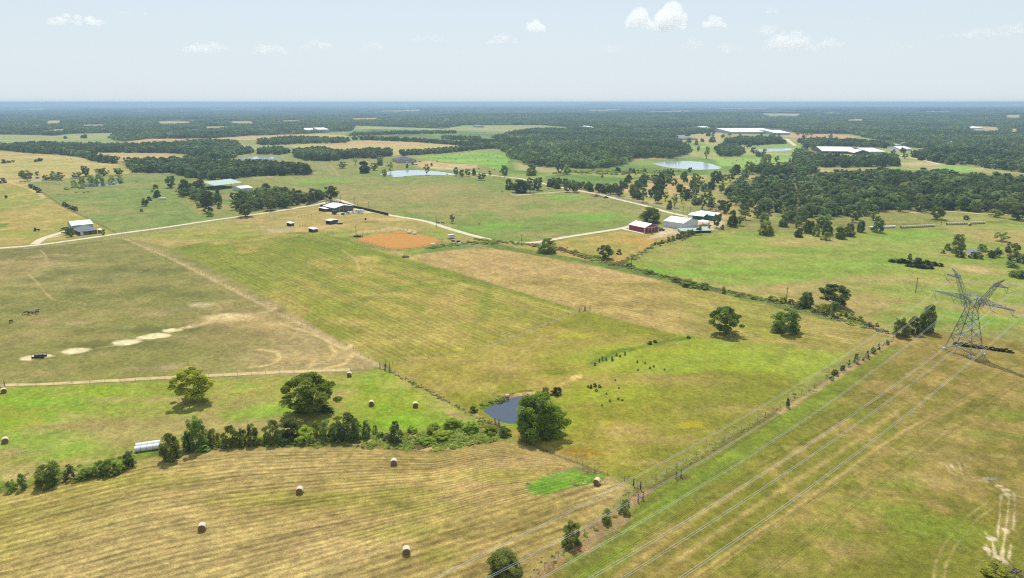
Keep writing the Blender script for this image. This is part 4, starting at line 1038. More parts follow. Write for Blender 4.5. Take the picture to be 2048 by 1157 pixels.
# --- lone and near trees: px, py, width px, height px, kind, tint, label
TR = [
 (387, 802, 86, 70, 'oak', G_OLIVE, 'olive green mesquite with bare forked trunk in the bright meadow, left of the largest tree'),
 (627, 824, 112, 84, 'oak', (0.25, 0.33, 0.055), 'largest wide open-crowned tree in the bright meadow, shrubs at its foot, between two bales'),
 (1083, 882, 98, 91, 'round', (.19, .30, .045), 'big dense round dark green tree standing at the edge of the near pond'),
 (1452, 668, 70, 58, 'oak', G_MID, 'ragged twin-crowned tree alone in the tan mown field, left of the rounder one'),
 (1577, 669, 68, 52, 'bush', G_MID, 'dense dark tree with foliage to the ground beside the hedgerow gap'),
 (1670, 614, 64, 46, 'oak', G_DARK, 'broad umbrella-shaped oak behind the hedgerow in the right meadow'),
 (1615, 619, 32, 34, 'round', G_DARK, 'small round dark oak in the hedgerow, left of the umbrella oak'),
 (1859, 668, 36, 58, 'tall', G_MID, 'tallest narrow tree in the clump just left of the power pylon'),
 (1808, 676, 34, 40, 'bush', G_MID, 'left bushy tree of the clump beside the power pylon'),
 (1832, 672, 34, 38, 'bush', G_MID, 'middle bushy tree of the clump beside the power pylon'),
 (1853, 668, 30, 26, 'bush', G_DARK, 'low shrub under the tallest tree of the pylon clump'),
 (1096, 508, 36, 31, 'bush', G_MID, 'dark rounded tree at the bend of the gravel road, left of the hedgerow pair'),
 (1211, 518, 34, 28, 'oak', G_DARK, 'bushy dark oak below the golden yard, on the hedgerow'),
 (1239, 510, 10, 11, 'bush', G_DARK, 'tiny dark shrub just right of the bushy hedgerow oak'),
 (904, 447, 14, 18, 'open', G_DARK, 'small lone mesquite in the wide pasture with cattle resting under it'),
 (1303, 447, 46, 32, 'round', G_MID, 'large round oak directly behind the red barn'),
 (1534, 472, 32, 30, 'round', G_MID, 'round dark oak in front of the woodlot, first right of the barns'),
 (288, 413, 19, 18, 'cedar', G_CEDAR, 'left dark cedar in the green pasture'),
 (308, 396, 25, 26, 'cedar', G_CEDAR, 'taller dark cedar in the green pasture beside a white water tank'),
 (298, 402, 9, 9, 'bush', G_CEDAR, 'small dark shrub between the two pasture cedars'),
 (282, 424, 6, 6, 'bush', G_CEDAR, 'tiny dark bush below the two pasture cedars'),
 (134, 470, 18, 16, 'oak', G_DARK, 'dark yard oak at the left of the brick farmhouse, farther of two'),
 (143, 474, 18, 18, 'oak', G_DARK, 'dark yard oak at the left of the brick farmhouse, nearer of two'),
 (207, 471, 9, 12, 'open', G_MID, 'small yard tree at the right end of the brick farmhouse'),
 (1873, 439, 34, 26, 'oak', G_MID, 'spreading oak standing out in front of the right woodlot between the bale rows'),
 (1990, 435, 24, 16, 'oak', G_MID, 'low oak at the woodlot edge above the right-hand bale row'),
 (1935, 441, 12, 9, 'bush', G_DARK, 'small dark shrub above the right-hand bale row'),
 (2036, 440, 44, 30, 'oak', G_DARK, 'big oak at the right edge of the picture below the woodlot'),
 (2002, 483, 32, 20, 'open', G_LIGHT, 'pale green airy tree alone in the meadow above the thicket pond'),
 (1921, 498, 30, 30, 'tall', G_LIGHT, 'pale green willow behind the small thicket pond'),
 (1577, 817, 11, 19, 'tall', G_MID, 'single little bushy sapling on the power line fence'),
 (685, 337, 19, 14, 'oak', G_MID, 'small oak alone on the pasture left of the house pond'),
 (711, 330, 10, 15, 'open', G_LIGHT, 'thin pale tree between the lone oak and the grey-green one'),
 (727, 347, 28, 24, 'round', (0.085, 0.10, 0.05), 'large grey-green tree left of the house pond'),
 (748, 341, 16, 15, 'oak', G_MID, 'oak just right of the large grey-green tree'),
 (760, 331, 14, 12, 'oak', G_MID, 'small oak behind the grey-green tree'),
 (760, 322, 12, 10, 'oak', G_DARK, 'tiny oak in the row left of the big house'),
 (781, 344, 15, 21, 'open', G_MID, 'airy tree at the left end of the house pond, farther of two'),
 (769, 354, 12, 15, 'oak', G_MID, 'small tree at the left end of the house pond, nearer of two'),
 (760, 326, 12, 14, 'open', G_LIGHT, 'pale airy tree left of the big house'),
 (854, 351, 13, 22, 'open', (0.17, 0.16, 0.10), 'grey half-bare tree on the near shore of the house pond'),
 (814, 337, 6, 9, 'tall', G_DARK, 'small dark tree in front of the big house'),
 (863, 333, 5, 7, 'tall', G_DARK, 'small dark sapling right of the big house yard'),
 (825, 329, 6, 5, 'bush', G_DARK, 'clipped shrub at the big house drive'),
 (912, 352, 11, 17, 'oak', G_DARK, 'first tree of the row along the lane right of the house pond'),
 (924, 354, 12, 14, 'oak', G_DARK, 'second tree of the row along the lane right of the house pond'),
 (936, 353, 12, 15, 'oak', G_DARK, 'third tree of the row along the lane right of the house pond'),
 (948, 351, 10, 14, 'oak', G_DARK, 'last tree of the row along the lane right of the house pond'),
 (962, 361, 16, 15, 'oak', G_DARK, 'low dark oak on the pasture below the lane'),
 (980, 351, 6, 9, 'oak', G_DARK, 'tiny tree just right of the lane with a shed behind'),
 (1008, 351, 15, 20, 'round', G_MID, 'round tree behind the lane gate, left of the bushes'),
 (621, 406, 20, 21, 'round', G_DARK, 'round dark tree by the dark corral panels'),
 (662, 402, 30, 30, 'oak', G_DARK, 'large dark oak behind the charcoal barn'),
 (1040, 387, 34, 27, 'round', G_DARK, 'left dark oak of the clump at the lane fork'),
 (1060, 386, 26, 30, 'oak', G_DARK, 'middle dark oak of the clump at the lane fork'),
 (1076, 381, 22, 26, 'oak', G_DARK, 'right dark oak of the clump at the lane fork'),
 (1018, 380, 20, 22, 'round', G_DARK, 'dark oak just left of the lane fork clump'),
 (1135, 385, 17, 21, 'oak', G_DARK, 'first oak beside the gravel lane, right of the lane fork'),
 (1150, 385, 19, 22, 'oak', G_DARK, 'second oak beside the gravel lane, right of the lane fork'),
 (1115, 372, 16, 17, 'oak', G_DARK, 'small oak behind the lane, right of the fork clump'),
 (1064, 352, 24, 24, 'round', G_MID, 'round green tree in the wet meadow beyond the lane'),
 (1120, 350, 18, 22, 'open', (0.08, 0.10, 0.05), 'grey-green thin tree in the wet meadow beyond the lane'),
 (1134, 350, 20, 20, 'tall', G_LIGHT, 'pale green tree in the wet meadow beyond the lane'),
 (1413, 318, 13, 24, 'open', G_MID, 'tall ragged tree on the far bank of the ranch pond'),
 (1396, 304, 6, 12, 'open', (0.10, 0.08, 0.06), 'thin half-dead tree on the tan clearing behind the ranch pond'),
 (1535, 333, 26, 24, 'round', G_MID, 'round oak on the straw field right of the ranch pond'),
 (1500, 349, 24, 26, 'tall', G_MID, 'tall tree at the woodlot corner right of the ranch pond'),
 (1473, 349, 22, 20, 'round', G_MID, 'rounded tree right of the ranch pond dam'),
 (1581, 332, 14, 16, 'open', (0.10, 0.10, 0.07), 'grey thin tree at the right end of the straw field'),
 (1506, 307, 12, 12, 'oak', G_MID, 'small oak in front of the park pond'),
 (1424, 285, 14, 11, 'oak', G_DARK, 'round oak between the grey house and the long white barn'),
 (1416, 273, 11, 7, 'oak', G_DARK, 'little oak right of the grey house'),
 (56, 362, 24, 22, 'oak', G_MID, 'twin oak at the left edge by the small field pond'),
 (45, 356, 16, 13, 'oak', G_MID, 'smaller oak behind the twin oak by the field pond'),
 (75, 352, 9, 9, 'open', G_MID, 'tiny thin tree above the small field pond'),
 (90, 361, 16, 11, 'bush', G_CEDAR, 'dark low bush right of the small field pond'),
 (105, 361, 16, 18, 'tall', G_LIGHT, 'pale green tree right of the field pond, left of its darker twin'),
 (121, 361, 17, 17, 'oak', G_MID, 'darker tree of the pair right of the field pond'),
 (152, 357, 18, 13, 'oak', G_MID, 'low oak left of the willow pond'),
 (172, 353, 20, 21, 'oak', G_DARK, 'taller dark oak behind the willow pond, left side'),
 (196, 350, 14, 12, 'oak', G_DARK, 'small dark oak behind the willow pond, middle'),
 (208, 352, 20, 16, 'oak', G_DARK, 'dark oak behind the willow pond, right of the middle'),
 (239, 351, 19, 15, 'oak', G_DARK, 'dark oak right of the willow pond'),
 (147, 376, 19, 16, 'bush', G_LIGHT, 'pale willow bush at the left end of the willow pond'),
 (162, 369, 14, 16, 'tall', G_LIGHT, 'pale willow second from the left at the willow pond'),
 (180, 366, 18, 17, 'tall', G_LIGHT, 'pale willow on the willow pond bank, left of the centre'),
 (196, 366, 20, 18, 'tall', G_LIGHT, 'pale willow on the willow pond bank, centre'),
 (222, 365, 15, 15, 'tall', G_LIGHT, 'pale willow right of the centre of the willow pond'),
 (239, 366, 15, 15, 'tall', G_LIGHT, 'pale willow at the right end of the willow pond'),
 (161, 378, 12, 8, 'bush', G_LIGHT, 'small pale bush below the willow pond'),
 (131, 380, 10, 6, 'bush', G_LIGHT, 'little pale bush left of the willow pond'),
 (3, 367, 14, 11, 'bush', G_CEDAR, 'dark bush at the left edge of the picture'),
 (11, 397, 8, 6, 'bush', G_CEDAR, 'lone dark bush in the yellow field at the left edge'),
 (8, 327, 11, 8, 'oak', G_DARK, 'leftmost small dark tree of three in the yellow field'),
 (18, 326, 8, 5, 'oak', G_DARK, 'middle small dark tree of three in the yellow field'),
 (27, 326, 8, 6, 'oak', G_DARK, 'right small dark tree of three in the yellow field'),
 (72, 324, 8, 5, 'oak', G_DARK, 'left one of two tiny trees in the yellow field'),
 (80, 323, 10, 7, 'oak', (0.09, 0.08, 0.05), 'brownish right one of two tiny trees in the yellow field'),
 (131, 278, 9, 6, 'oak', G_DARK, 'tiny round tree in the pale far field, left'),
 (169, 277, 13, 8, 'oak', G_DARK, 'dark round tree in the pale far field, right'),
 (342, 376, 24, 24, 'oak', G_DARK, 'oak at the left end of the farm grove by the green-roofed barn'),
 (369, 392, 30, 32, 'tall', G_DARK, 'tall dark oak left of the green-roofed barn'),
 (396, 388, 30, 28, 'round', G_DARK, 'dark oak just below the green-roofed barn'),
 (385, 398, 18, 14, 'bush', G_DARK, 'low dark bush in front of the farm grove, left'),
 (410, 414, 34, 32, 'round', G_DARK, 'large dark oak at the front of the farm grove'),
 (435, 409, 22, 30, 'cedar', G_DARK, 'pointed dark tree at the front of the farm grove'),
 (416, 427, 24, 14, 'oak', G_OLIVE[:0] or (0.07, 0.09, 0.035), 'greyish low oak on the pasture before the farm grove'),
 (418, 434, 18, 12, 'bush', G_FRESH, 'green bush below the greyish low oak'),
 (397, 416, 11, 13, 'bush', G_LIGHT, 'bright green shrub left of the farm grove front'),
 (438, 418, 12, 13, 'bush', G_LIGHT, 'bright green shrub right of the farm grove front'),
 (492, 434, 34, 27, 'oak', G_MID, 'broad oak beside the gravel road, throwing shade on it'),
 (473, 420, 20, 18, 'oak', G_DARK, 'dark oak left of the broad roadside oak'),
 (541, 421, 32, 26, 'oak', G_DARK, 'dark oak beside the road, right of the broad one'),
 (570, 416, 28, 24, 'oak', G_DARK, 'oak beside the road at the dark corral end'),
 (585, 404, 26, 24, 'oak', G_MID, 'oak at the front of the grove left of the farm drive'),
 (1340, 419, 13, 18, 'round', G_DARK, 'small dark oak in front of the savanna trees, above the white barn'),
 (1239, 393, 19, 22, 'oak', G_DARK, 'savanna oak nearest the gravel lane, by the brush pile'),
 (1220, 389, 26, 24, 'oak', G_DARK, 'broad savanna oak left of the one nearest the lane'),
 (1267, 394, 22, 26, 'oak', G_DARK, 'tall savanna oak on straw ground, third from the lane'),
 (1286, 405, 20, 27, 'open', G_DARK, 'thin-crowned savanna oak on straw ground, fourth from the lane'),
 (1314, 406, 21, 25, 'oak', G_DARK, 'savanna oak on straw ground, fifth from the lane'),
 (1331, 402, 12, 18, 'open', G_DARK, 'slender savanna tree behind the small dark oak'),
 (1349, 416, 12, 28, 'open', G_DARK, 'slender tall savanna tree right of the small dark oak'),
 (1363, 407, 12, 24, 'open', G_DARK, 'slender savanna tree on bare straw ground, left of two'),
 (1384, 407, 11, 22, 'open', G_DARK, 'slender savanna tree on bare straw ground, right of two'),
 (1404, 419, 19, 30, 'open', G_DARK, 'tall forked savanna tree behind the teal shed'),
 (1450, 426, 28, 26, 'oak', G_DARK, 'dense oak behind the teal shed, right of the dead brush'),
 (1432, 456, 17, 30, 'oak', G_DARK, 'oak at the corner of the barn yard beside the parked pickup'),
 (1466, 455, 24, 34, 'tall', G_DARK, 'tall dark tree right of the barn yard'),
 (1400, 466, 14, 16, 'bush', G_DARK, 'bush at the right end of the low green-roofed shed'),
 (1600, 476, 20, 19, 'round', G_DARK, 'round dark bush in front of the woodlot, leftmost of the front row'),
 (1619, 468, 26, 27, 'round', G_DARK, 'second dark tree of the front row before the woodlot'),
 (1634, 474, 18, 25, 'tall', G_MID, 'narrow third tree of the front row before the woodlot'),
 (1656, 471, 24, 28, 'round', G_DARK, 'fourth dark tree of the front row before the woodlot'),
 (1654, 482, 22, 17, 'bush', G_MID, 'low bush standing ahead of the front row before the woodlot'),
 (1683, 479, 26, 25, 'round', G_MID, 'fifth round tree of the front row before the woodlot'),
 (1701, 474, 24, 26, 'round', G_DARK, 'sixth dark tree of the front row before the woodlot'),
 (1723, 466, 18, 24, 'round', G_DARK, 'seventh tree of the front row, left of the wrapped bales'),
 (1760, 467, 26, 30, 'tall', G_DARK, 'dark tree standing in front of the left bale row'),
 (1898, 502, 14, 14, 'bush', G_DARK, 'small shrub left of the thicket pond willow'),
 (1909, 508, 12, 11, 'bush', G_MID, 'green shrub left of the thicket pond'),
 (1887, 508, 8, 8, 'bush', G_DARK, 'tiny shrub farthest left of the thicket pond'),
 (1924, 516, 26, 20, 'bush', G_DARK, 'dark shrub below the thicket pond, left'),
 (1948, 518, 18, 14, 'bush', G_DARK, 'dark shrub below the thicket pond, centre'),
 (1962, 519, 20, 16, 'bush', G_MID, 'rounded shrub below the thicket pond, right'),
 (1970, 505, 22, 16, 'bush', G_MID, 'green shrub behind the thicket pond, right'),
 (1985, 517, 16, 16, 'round', G_DARK, 'round bush right of the thicket pond'),
 (1999, 516, 20, 21, 'cedar', G_CEDAR, 'dark pointed cedar right of the thicket pond'),
 (2021, 511, 28, 28, 'oak', G_DARK, 'oak at the right end of the thicket'),
 (2034, 524, 26, 22, 'bush', G_DARK, 'bush below the thicket oak'),
 (2046, 528, 20, 20, 'bush', G_DARK, 'bush at the right picture edge in the thicket'),
 (2030, 537, 26, 14, 'bush', G_MID, 'low brush below the thicket by the right edge'),
 (2040, 557, 34, 18, 'bush', G_MID, 'low brush behind the pylon top at the right edge'),
 (1143, 1096, 43, 46, 'bush', G_MID, 'round dark shrub on the power line fence near the bottom'),
 (1213, 1049, 24, 30, 'bush', G_MID, 'narrow shrub on the power line fence, second from the bottom pair'),
 (1249, 1029, 26, 28, 'bush', G_MID, 'shrub on the power line fence next to the wooden brace posts'),
 (1010, 1166, 88, 52, 'bush', G_MID, 'wide shrub cut by the bottom edge at the fence end'),
 (2008, 1160, 70, 26, 'bush', G_FRESH, 'low bright shrub by the dead brush in the bottom right corner'),
]
for a in TR:
    plant(*a[:7], cat='shrub' if a[4] == 'bush' else 'tree')
# --- creek-side shrubs, left to right
CR = [(20, 986, 24, 26, 'bush', (.22, .30, .065), 'leftmost small shrub of the creek row'), (44, 982, 20, 32, 'tall', (.17, .23, .07), 'narrow dark second shrub of the creek row'),
 (90, 976, 62, 48, 'bush', (.22, .30, .065), 'big dark bush near the left end of the creek row'), (136, 962, 26, 32, 'bush', (0.15, .17, .08), 'greyish shrub right of the big bush in the creek row'),
 (168, 960, 34, 22, 'bush', (.22, .30, .065), 'low creek thicket bush, left part'), (190, 956, 40, 30, 'bush', (.22, .30, .065), 'creek thicket bush, middle part'), (218, 954, 36, 34, 'bush', (.22, .30, .065), 'creek thicket bush, right part'),
 (236, 948, 26, 26, 'bush', G_FRESH, 'bright green bush at the foot of the upright dark tree'), (253, 938, 27, 34, 'tall', (.17, .23, .07), 'small upright dark tree left of the wrapped bales'),
 (336, 925, 40, 54, 'tall', (.22, .30, .065), 'upright tree hiding the right end of the wrapped bales'), (391, 903, 46, 68, 'tall', (.22, .30, .065), 'tallest tree of the creek row, right of the wrapped bales'),
 (374, 904, 24, 34, 'bush', (.17, .23, .07), 'dark shrub on the left flank of the tallest creek tree'), (425, 892, 26, 34, 'bush', (.22, .30, .065), 'light shrub right of the tallest creek tree'),
 (457, 896, 34, 42, 'bush', (.22, .30, .065), 'shrub left of a close pair mid creek row'), (482, 894, 24, 34, 'bush', (.22, .30, .065), 'shrub in the middle of the close creek trio'), (504, 893, 32, 44, 'tall', (.17, .23, .07), 'dark shrub ending the close creek trio'),
 (541, 889, 38, 46, 'bush', (.17, .23, .07), 'dark shrub below the left meadow tree'), (558, 890, 24, 22, 'bush', (.22, .30, .065), 'low shrub in front of the dark creek shrub'), (577, 884, 50, 44, 'bush', (.14, .17, .06), 'wide rounded greyish creek shrub under the large meadow tree'),
 (606, 889, 38, 34, 'bush', G_FRESH, 'bright green rounded creek shrub'), (634, 878, 20, 36, 'bush', G_FRESH, 'small bright creek shrub right of the rounded one'), (655, 883, 38, 42, 'bush', (.22, .30, .065), 'creek shrub left of the ragged tall one'),
 (672, 884, 36, 40, 'bush', (.17, .23, .07), 'dark creek shrub beside the ragged tall one'), (696, 882, 40, 54, 'tall', (.17, .23, .07), 'ragged tall dark creek tree'), (716, 880, 30, 36, 'bush', (.22, .30, .065), 'creek shrub right of the ragged tall tree'),
 (732, 877, 20, 36, 'tall', (.17, .23, .07), 'narrow dark creek shrub at the right end of the thicket'), (749, 868, 14, 18, 'bush', (.22, .30, .065), 'small straggling creek shrub beyond the thicket'),
 (790, 888, 40, 44, 'cedar', (.17, .23, .07), 'lone dark spiky shrub right of the creek thicket'), (774, 884, 22, 18, 'bush', (.17, .23, .07), 'low shrub left of the lone spiky one'), (823, 868, 24, 16, 'bush', G_FRESH, 'low green bush right of the lone spiky shrub'),
 (866, 870, 34, 22, 'bush', (.22, .30, .065), 'dark mound of brush left of the pond fence'), (906, 858, 44, 22, 'bush', G_FRESH, 'green mound of brush below the pond fence'), (940, 868, 46, 24, 'bush', G_FRESH, 'wide low green brush below the near pond'),
 (882, 884, 46, 20, 'bush', G_FRESH, 'low bright brush above the stubble corner, left'), (850, 892, 40, 14, 'bush', G_FRESH, 'low bright brush above the stubble corner, right'), (980, 872, 40, 18, 'bush', G_FRESH, 'low green brush left of the big pond tree'),
 (1010, 875, 28, 20, 'bush', (.22, .30, .065), 'brush hugging the big pond tree'), (602, 828, 36, 14, 'bush', (.17, .23, .07), 'undergrowth at the left foot of the large meadow tree'), (650, 826, 34, 12, 'bush', (.17, .23, .07), 'undergrowth at the right foot of the large meadow tree'),
 (948, 826, 18, 13, 'bush', (0.2, 0.22, 0.03), 'yellow-green bush at the left end of the near pond'), (1090, 796, 22, 20, 'bush', (0.2, 0.22, 0.03), 'yellow-green bush behind the big pond tree'),
 (1112, 792, 26, 16, 'bush', (0.08, .11, .04), 'grey-green low shrub right of the near pond')]
CR += [(x_, y_, w_, h_, 'bush', [(.22, .30, .065), G_FRESH, (.17, .23, .07)][k % 3], lab_) for k, (x_, y_, w_, h_, lab_) in enumerate([(440, 896, 22, 16, 'low filler shrub left of the close creek trio'), (520, 890, 20, 15, 'low shrub between the creek trio and the dark shrub'), (566, 893, 22, 14, 'low grassy shrub at the foot of the wide rounded one'), (592, 892, 20, 14, 'low shrub left of the bright rounded one'),
  (622, 888, 18, 16, 'low shrub right of the bright rounded one'), (705, 886, 24, 16, 'low shrub in front of the ragged tall tree'), (760, 876, 20, 12, 'low straggling shrub near the lone spiky one'), (405, 906, 24, 16, 'low shrub in front of the tallest creek tree'), (354, 916, 20, 14, 'low shrub right of the tree by the wrapped bales'), (150, 966, 22, 14, 'low shrub right of the greyish one in the creek row')])]
for a in CR:
    plant(*a[:7], cat='shrub', group='shrubs along the creek', name='shrub')
# --- hedgerow between strip and right meadow
HR = [(1382, 576, 44, 16), (1408, 580, 28, 14), (1330, 556, 24, 8), (1300, 550, 24, 8), (1355, 566, 26, 11), (1448, 588, 10, 14), (1548, 606, 26, 14), (1568, 608, 22, 14), (1585, 612, 20, 12), (1602, 620, 22, 18),
      (1636, 628, 26, 18), (1655, 632, 26, 24), (1668, 636, 30, 32), (1690, 634, 20, 12), (1706, 642, 22, 16), (1722, 646, 16, 14), (1738, 654, 24, 10), (1755, 654, 8, 8), (1510, 600, 20, 8), (1480, 594, 22, 7), (1260, 536, 20, 8)]
HR.sort()
for k, (x_, y_, w_, h_) in enumerate(HR):
    plant(x_, y_, w_, h_, 'bush', [G_MID, G_MID, G_FRESH, (.18, .22, .08)][k % 4], nth(k, len(HR)) + ' shrub of the long hedgerow below the right meadow', 'shrub', group='hedgerow shrubs', name='shrub')
for k, (x_, y_, w_, h_) in enumerate([(1310, 491, 5, 6), (1318, 490, 8, 6), (1325, 488, 9, 8), (1338, 484, 9, 10), (1347, 482, 9, 10), (1358, 479, 12, 11), (1366, 477, 12, 14), (1376, 474, 12, 14), (1385, 471, 12, 12), (1396, 466, 12, 10), (1418, 460, 6, 8), (1445, 460, 7, 10)]):
    plant(x_, y_, w_, h_, 'bush', [G_DARK, G_MID, G_DARK][k % 3], nth(k, 12) + ' dark shrub of the row below the white barn', 'shrub', group='shrubs below the white barn', name='shrub')
for k, (x_, y_, w_, h_) in enumerate([(59, 375, 8, 7), (63, 377, 9, 8), (68, 380, 8, 8), (72, 382, 8, 8), (77, 386, 10, 10), (127, 413, 9, 9), (133, 415, 8, 8), (138, 418, 9, 8), (144, 420, 8, 8), (149, 423, 10, 9)]):
    plant(x_, y_, w_, h_, 'bush', G_CEDAR, nth(k, 10) + ' dark cedar bush on the far left fence line', 'shrub', group='cedar bushes on the left fence line', name='shrub')
THK = [(1786, 526, 18, 7), (1795, 527, 22, 9), (1806, 528, 22, 10), (1818, 529, 22, 8), (1830, 530, 24, 9), (1842, 529, 22, 12), (1856, 531, 24, 11), (1870, 533, 24, 9), (1882, 534, 14, 7), (1836, 537, 24, 8), (1850, 539, 24, 9), (1862, 539, 20, 8), (1820, 535, 16, 6), (1820, 520, 8, 12)]
THK.sort()
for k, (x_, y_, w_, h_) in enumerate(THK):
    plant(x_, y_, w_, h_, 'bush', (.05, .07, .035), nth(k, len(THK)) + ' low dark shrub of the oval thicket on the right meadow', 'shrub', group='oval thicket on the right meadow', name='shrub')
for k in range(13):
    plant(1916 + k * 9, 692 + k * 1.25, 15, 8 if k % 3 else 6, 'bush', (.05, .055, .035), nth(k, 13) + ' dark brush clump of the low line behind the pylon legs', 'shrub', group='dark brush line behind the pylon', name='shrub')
for k, (x_, y_, w_, h_) in enumerate(sorted([(1713, 728, 12, 20), (1735, 718, 8, 16), (1747, 708, 10, 14), (1758, 700, 6, 12), (1686, 742, 12, 10), (1698, 733, 5, 12), (1671, 752, 14, 12), (1776, 690, 8, 10), (1664, 762, 10, 9), (1727, 722, 6, 8)])):
    plant(x_, y_, w_, h_, 'tall' if k % 2 else 'bush', G_MID, nth(k, 10) + ' little sapling on the power line fence below the pylon', 'shrub', group='saplings on the power line fence', name='shrub')
for k, (x_, y_, w_, h_) in enumerate([(1225, 722, 6, 9), (1212, 722, 5, 7), (1199, 725, 5, 7), (1205, 722, 4, 9), (1190, 732, 5, 6), (1240, 715, 5, 5), (1250, 712, 5, 8), (1300, 690, 10, 7), (1310, 686, 10, 6), (1378, 678, 10, 6), (1275, 726, 4, 6), (1290, 728, 4, 5), (1233, 713, 5, 6),
             (1300, 738, 5, 5), (1308, 735, 5, 5), (1276, 742, 4, 4), (1329, 741, 4, 4), (1182, 777, 8, 8), (1190, 774, 9, 8), (1200, 776, 8, 7), (1193, 783, 7, 5), (1238, 778, 4, 4), (1231, 762, 4, 4), (1220, 804, 5, 5), (1237, 800, 5, 5), (1245, 802, 5, 4), (1204, 812, 5, 4), (1176, 775, 5, 5), (1213, 789, 4, 4)]):
    plant(x_, y_, w_, h_, 'bush', G_DARK, 'small dark weed clump in the lime patch between the pond tree and the ragged tree', 'shrub', group='dark weed clumps right of the near pond', name='shrub')

# --- woodland: candidates in every grove, the largest become trees of their own
def scatter(P, sp, seed, top=0.0):
    PW = poly_w(P); r = np.random.default_rng(seed)
    xs = [p[0] for p in PW]; ys = [p[1] for p in PW]
    X, Y = np.meshgrid(np.arange(min(xs), max(xs), sp), np.arange(min(ys), max(ys), sp))
    X = X.ravel() + r.uniform(-.42, .42, X.size) * sp; Y = Y.ravel() + r.uniform(-.42, .42, Y.size) * sp
    k = inside(PW, X, Y) & (np.abs(X) < Y * .80 + 30)
    if top: k &= inside(PW, X * CH / (CH - top), Y * CH / (CH - top))
    return X[k], Y[k]
PT = []     # x, y, width, height, group
def addpts(X, Y, h0, h1, grp, r, wf=(.85, 1.2)):
    for x, y in zip(X, Y):
        h = r.uniform(h0, h1); PT.append((x, y, h * r.uniform(*wf), h, grp))
rs = random.Random(5)
names_b = ['the long tree belt across the far left fields', 'the dark tree belt above the farm', 'the farm grove around the green-roofed barn', 'the thin belt left of the golden field', 'the grove left of the golden field', 'the hedge below the golden field', 'the hedge above the golden field',
           'the small belt left of the grove', 'the far scrub hedge', 'the short scrub hedge', 'the oaks in front of the long white barn', 'the oaks above the ranch pond', 'the trees behind the second long barn', 'the trees before the second long barn', 'the trees at the far right park',
           'the trees on the straw field edge', 'the oaks along the gravel lane']
for k, (P, sp, h0, h1) in enumerate(BELTS):
    X, Y = scatter(P, sp, 400 + k, 6.0 if k in (0, 1, 2, 4) else 0.0)
    if k == 2:      # keep the clearing and the barn free
        b0 = poly_w([(396, 377), (430, 384.5), (488, 376), (506, 384), (512, 374), (440, 366), (398, 369)])
        kk = ~inside(b0, X, Y); X, Y = X[kk], Y[kk]
    addpts(X, Y, h0, h1, names_b[k], rs)
X, Y = scatter(WOOD_MID, 14.5, 507, 5.0); addpts(X, Y, 5.5, 11.5, 'the looser left half of the woodlot', rs, (.9, 1.35))
X, Y = scatter(WOOD_DENSE, 10.5, 500, 7.0); addpts(X, Y, 5.5, 12, 'the right-hand woodlot', rs, (.95, 1.3))
X, Y = scatter(SAVANNA, 15, 501); kk = np.random.default_rng(3).uniform(size=len(X)) < .5; addpts(X[kk], Y[kk], 7, 10.5, 'the open savanna behind the barns', rs, (.8, 1.1))
X, Y = scatter(SAVANNA2, 16, 502); kk = np.random.default_rng(4).uniform(size=len(X)) < .65; addpts(X[kk], Y[kk], 7, 10, 'the front edge of the woodlot', rs, (.8, 1.15))
X, Y = scatter([(1345, 268), (1440, 266), (1600, 268), (1820, 300), (1820, 345), (1600, 330), (1420, 312)], 34, 503); kk = np.random.default_rng(6).uniform(size=len(X)) < .28
addpts(X[kk], Y[kk], 8, 11, 'the parkland round the long white barns', rs)
X, Y = scatter([(1060, 345), (1200, 345), (1330, 338), (1440, 342), (1400, 348), (1250, 358), (1100, 352)], 22, 504); kk = np.random.default_rng(6).uniform(size=len(X)) < .35
addpts(X[kk], Y[kk], 3, 7, 'the wet meadow below the ranch pond', rs)
# keep buildings, ponds, lanes and singles clear
KEEP = [poly_w(q) for q in ([(1250, 476), (1250, 440), (1450, 430), (1470, 448), (1440, 466), (1330, 478)], [(1430, 272), (1440, 256), (1560, 256), (1590, 262), (1590, 272)], [(1352, 283), (1352, 274), (1395, 274), (1398, 284)],
                            [(1612, 314), (1612, 297), (1770, 297), (1775, 318)], [(1785, 304), (1790, 297), (1825, 297), (1825, 306)], [(600, 266), (600, 258), (660, 257), (662, 266)], [(640, 432), (640, 398), (720, 398), (720, 432)],
                            [(1300, 342), (1305, 318), (1445, 320), (1450, 342)], [(1495, 306), (1500, 294), (1590, 294), (1590, 306)], [(1800, 334), (1860, 324), (1870, 331), (1950, 330), (1960, 345), (1880, 345)],
                            [(1565, 275), (1585, 275), (1600, 294), (1580, 294)])]
wx = np.array([p[0] for p in PT]); wy = np.array([p[1] for p in PT]); ok = np.ones(len(PT), bool)
for q in KEEP + [p[0] for p in PONDS_W]: ok &= ~inside(q, wx, wy)
for LN in ([(1376, 434), (1240, 400), (1150, 380), (1080, 366), (1005, 354), (930, 343)], ROAD_A):
    ok &= seg_dist(poly_w(LN), wx, wy) > 6
sx = np.array([ground(a[0], a[1]) for a in TR])
for a, (X0, Y0) in zip(TR, sx):
    if a[1] < 480: ok &= np.hypot(wx - X0, wy - Y0 - 2) > 6.5
PT = [p for p, k in zip(PT, ok) if k]
PT.sort(key=lambda p: -p[3] / depth(p[0], p[1]))
vis = [p for p in PT if abs((p[0] * FPX / depth(p[0], p[1]))) < 1060]
IND = 255
ind = vis[:IND]; ids = set(map(id, ind)); rest = [p for p in PT if id(p) not in ids]
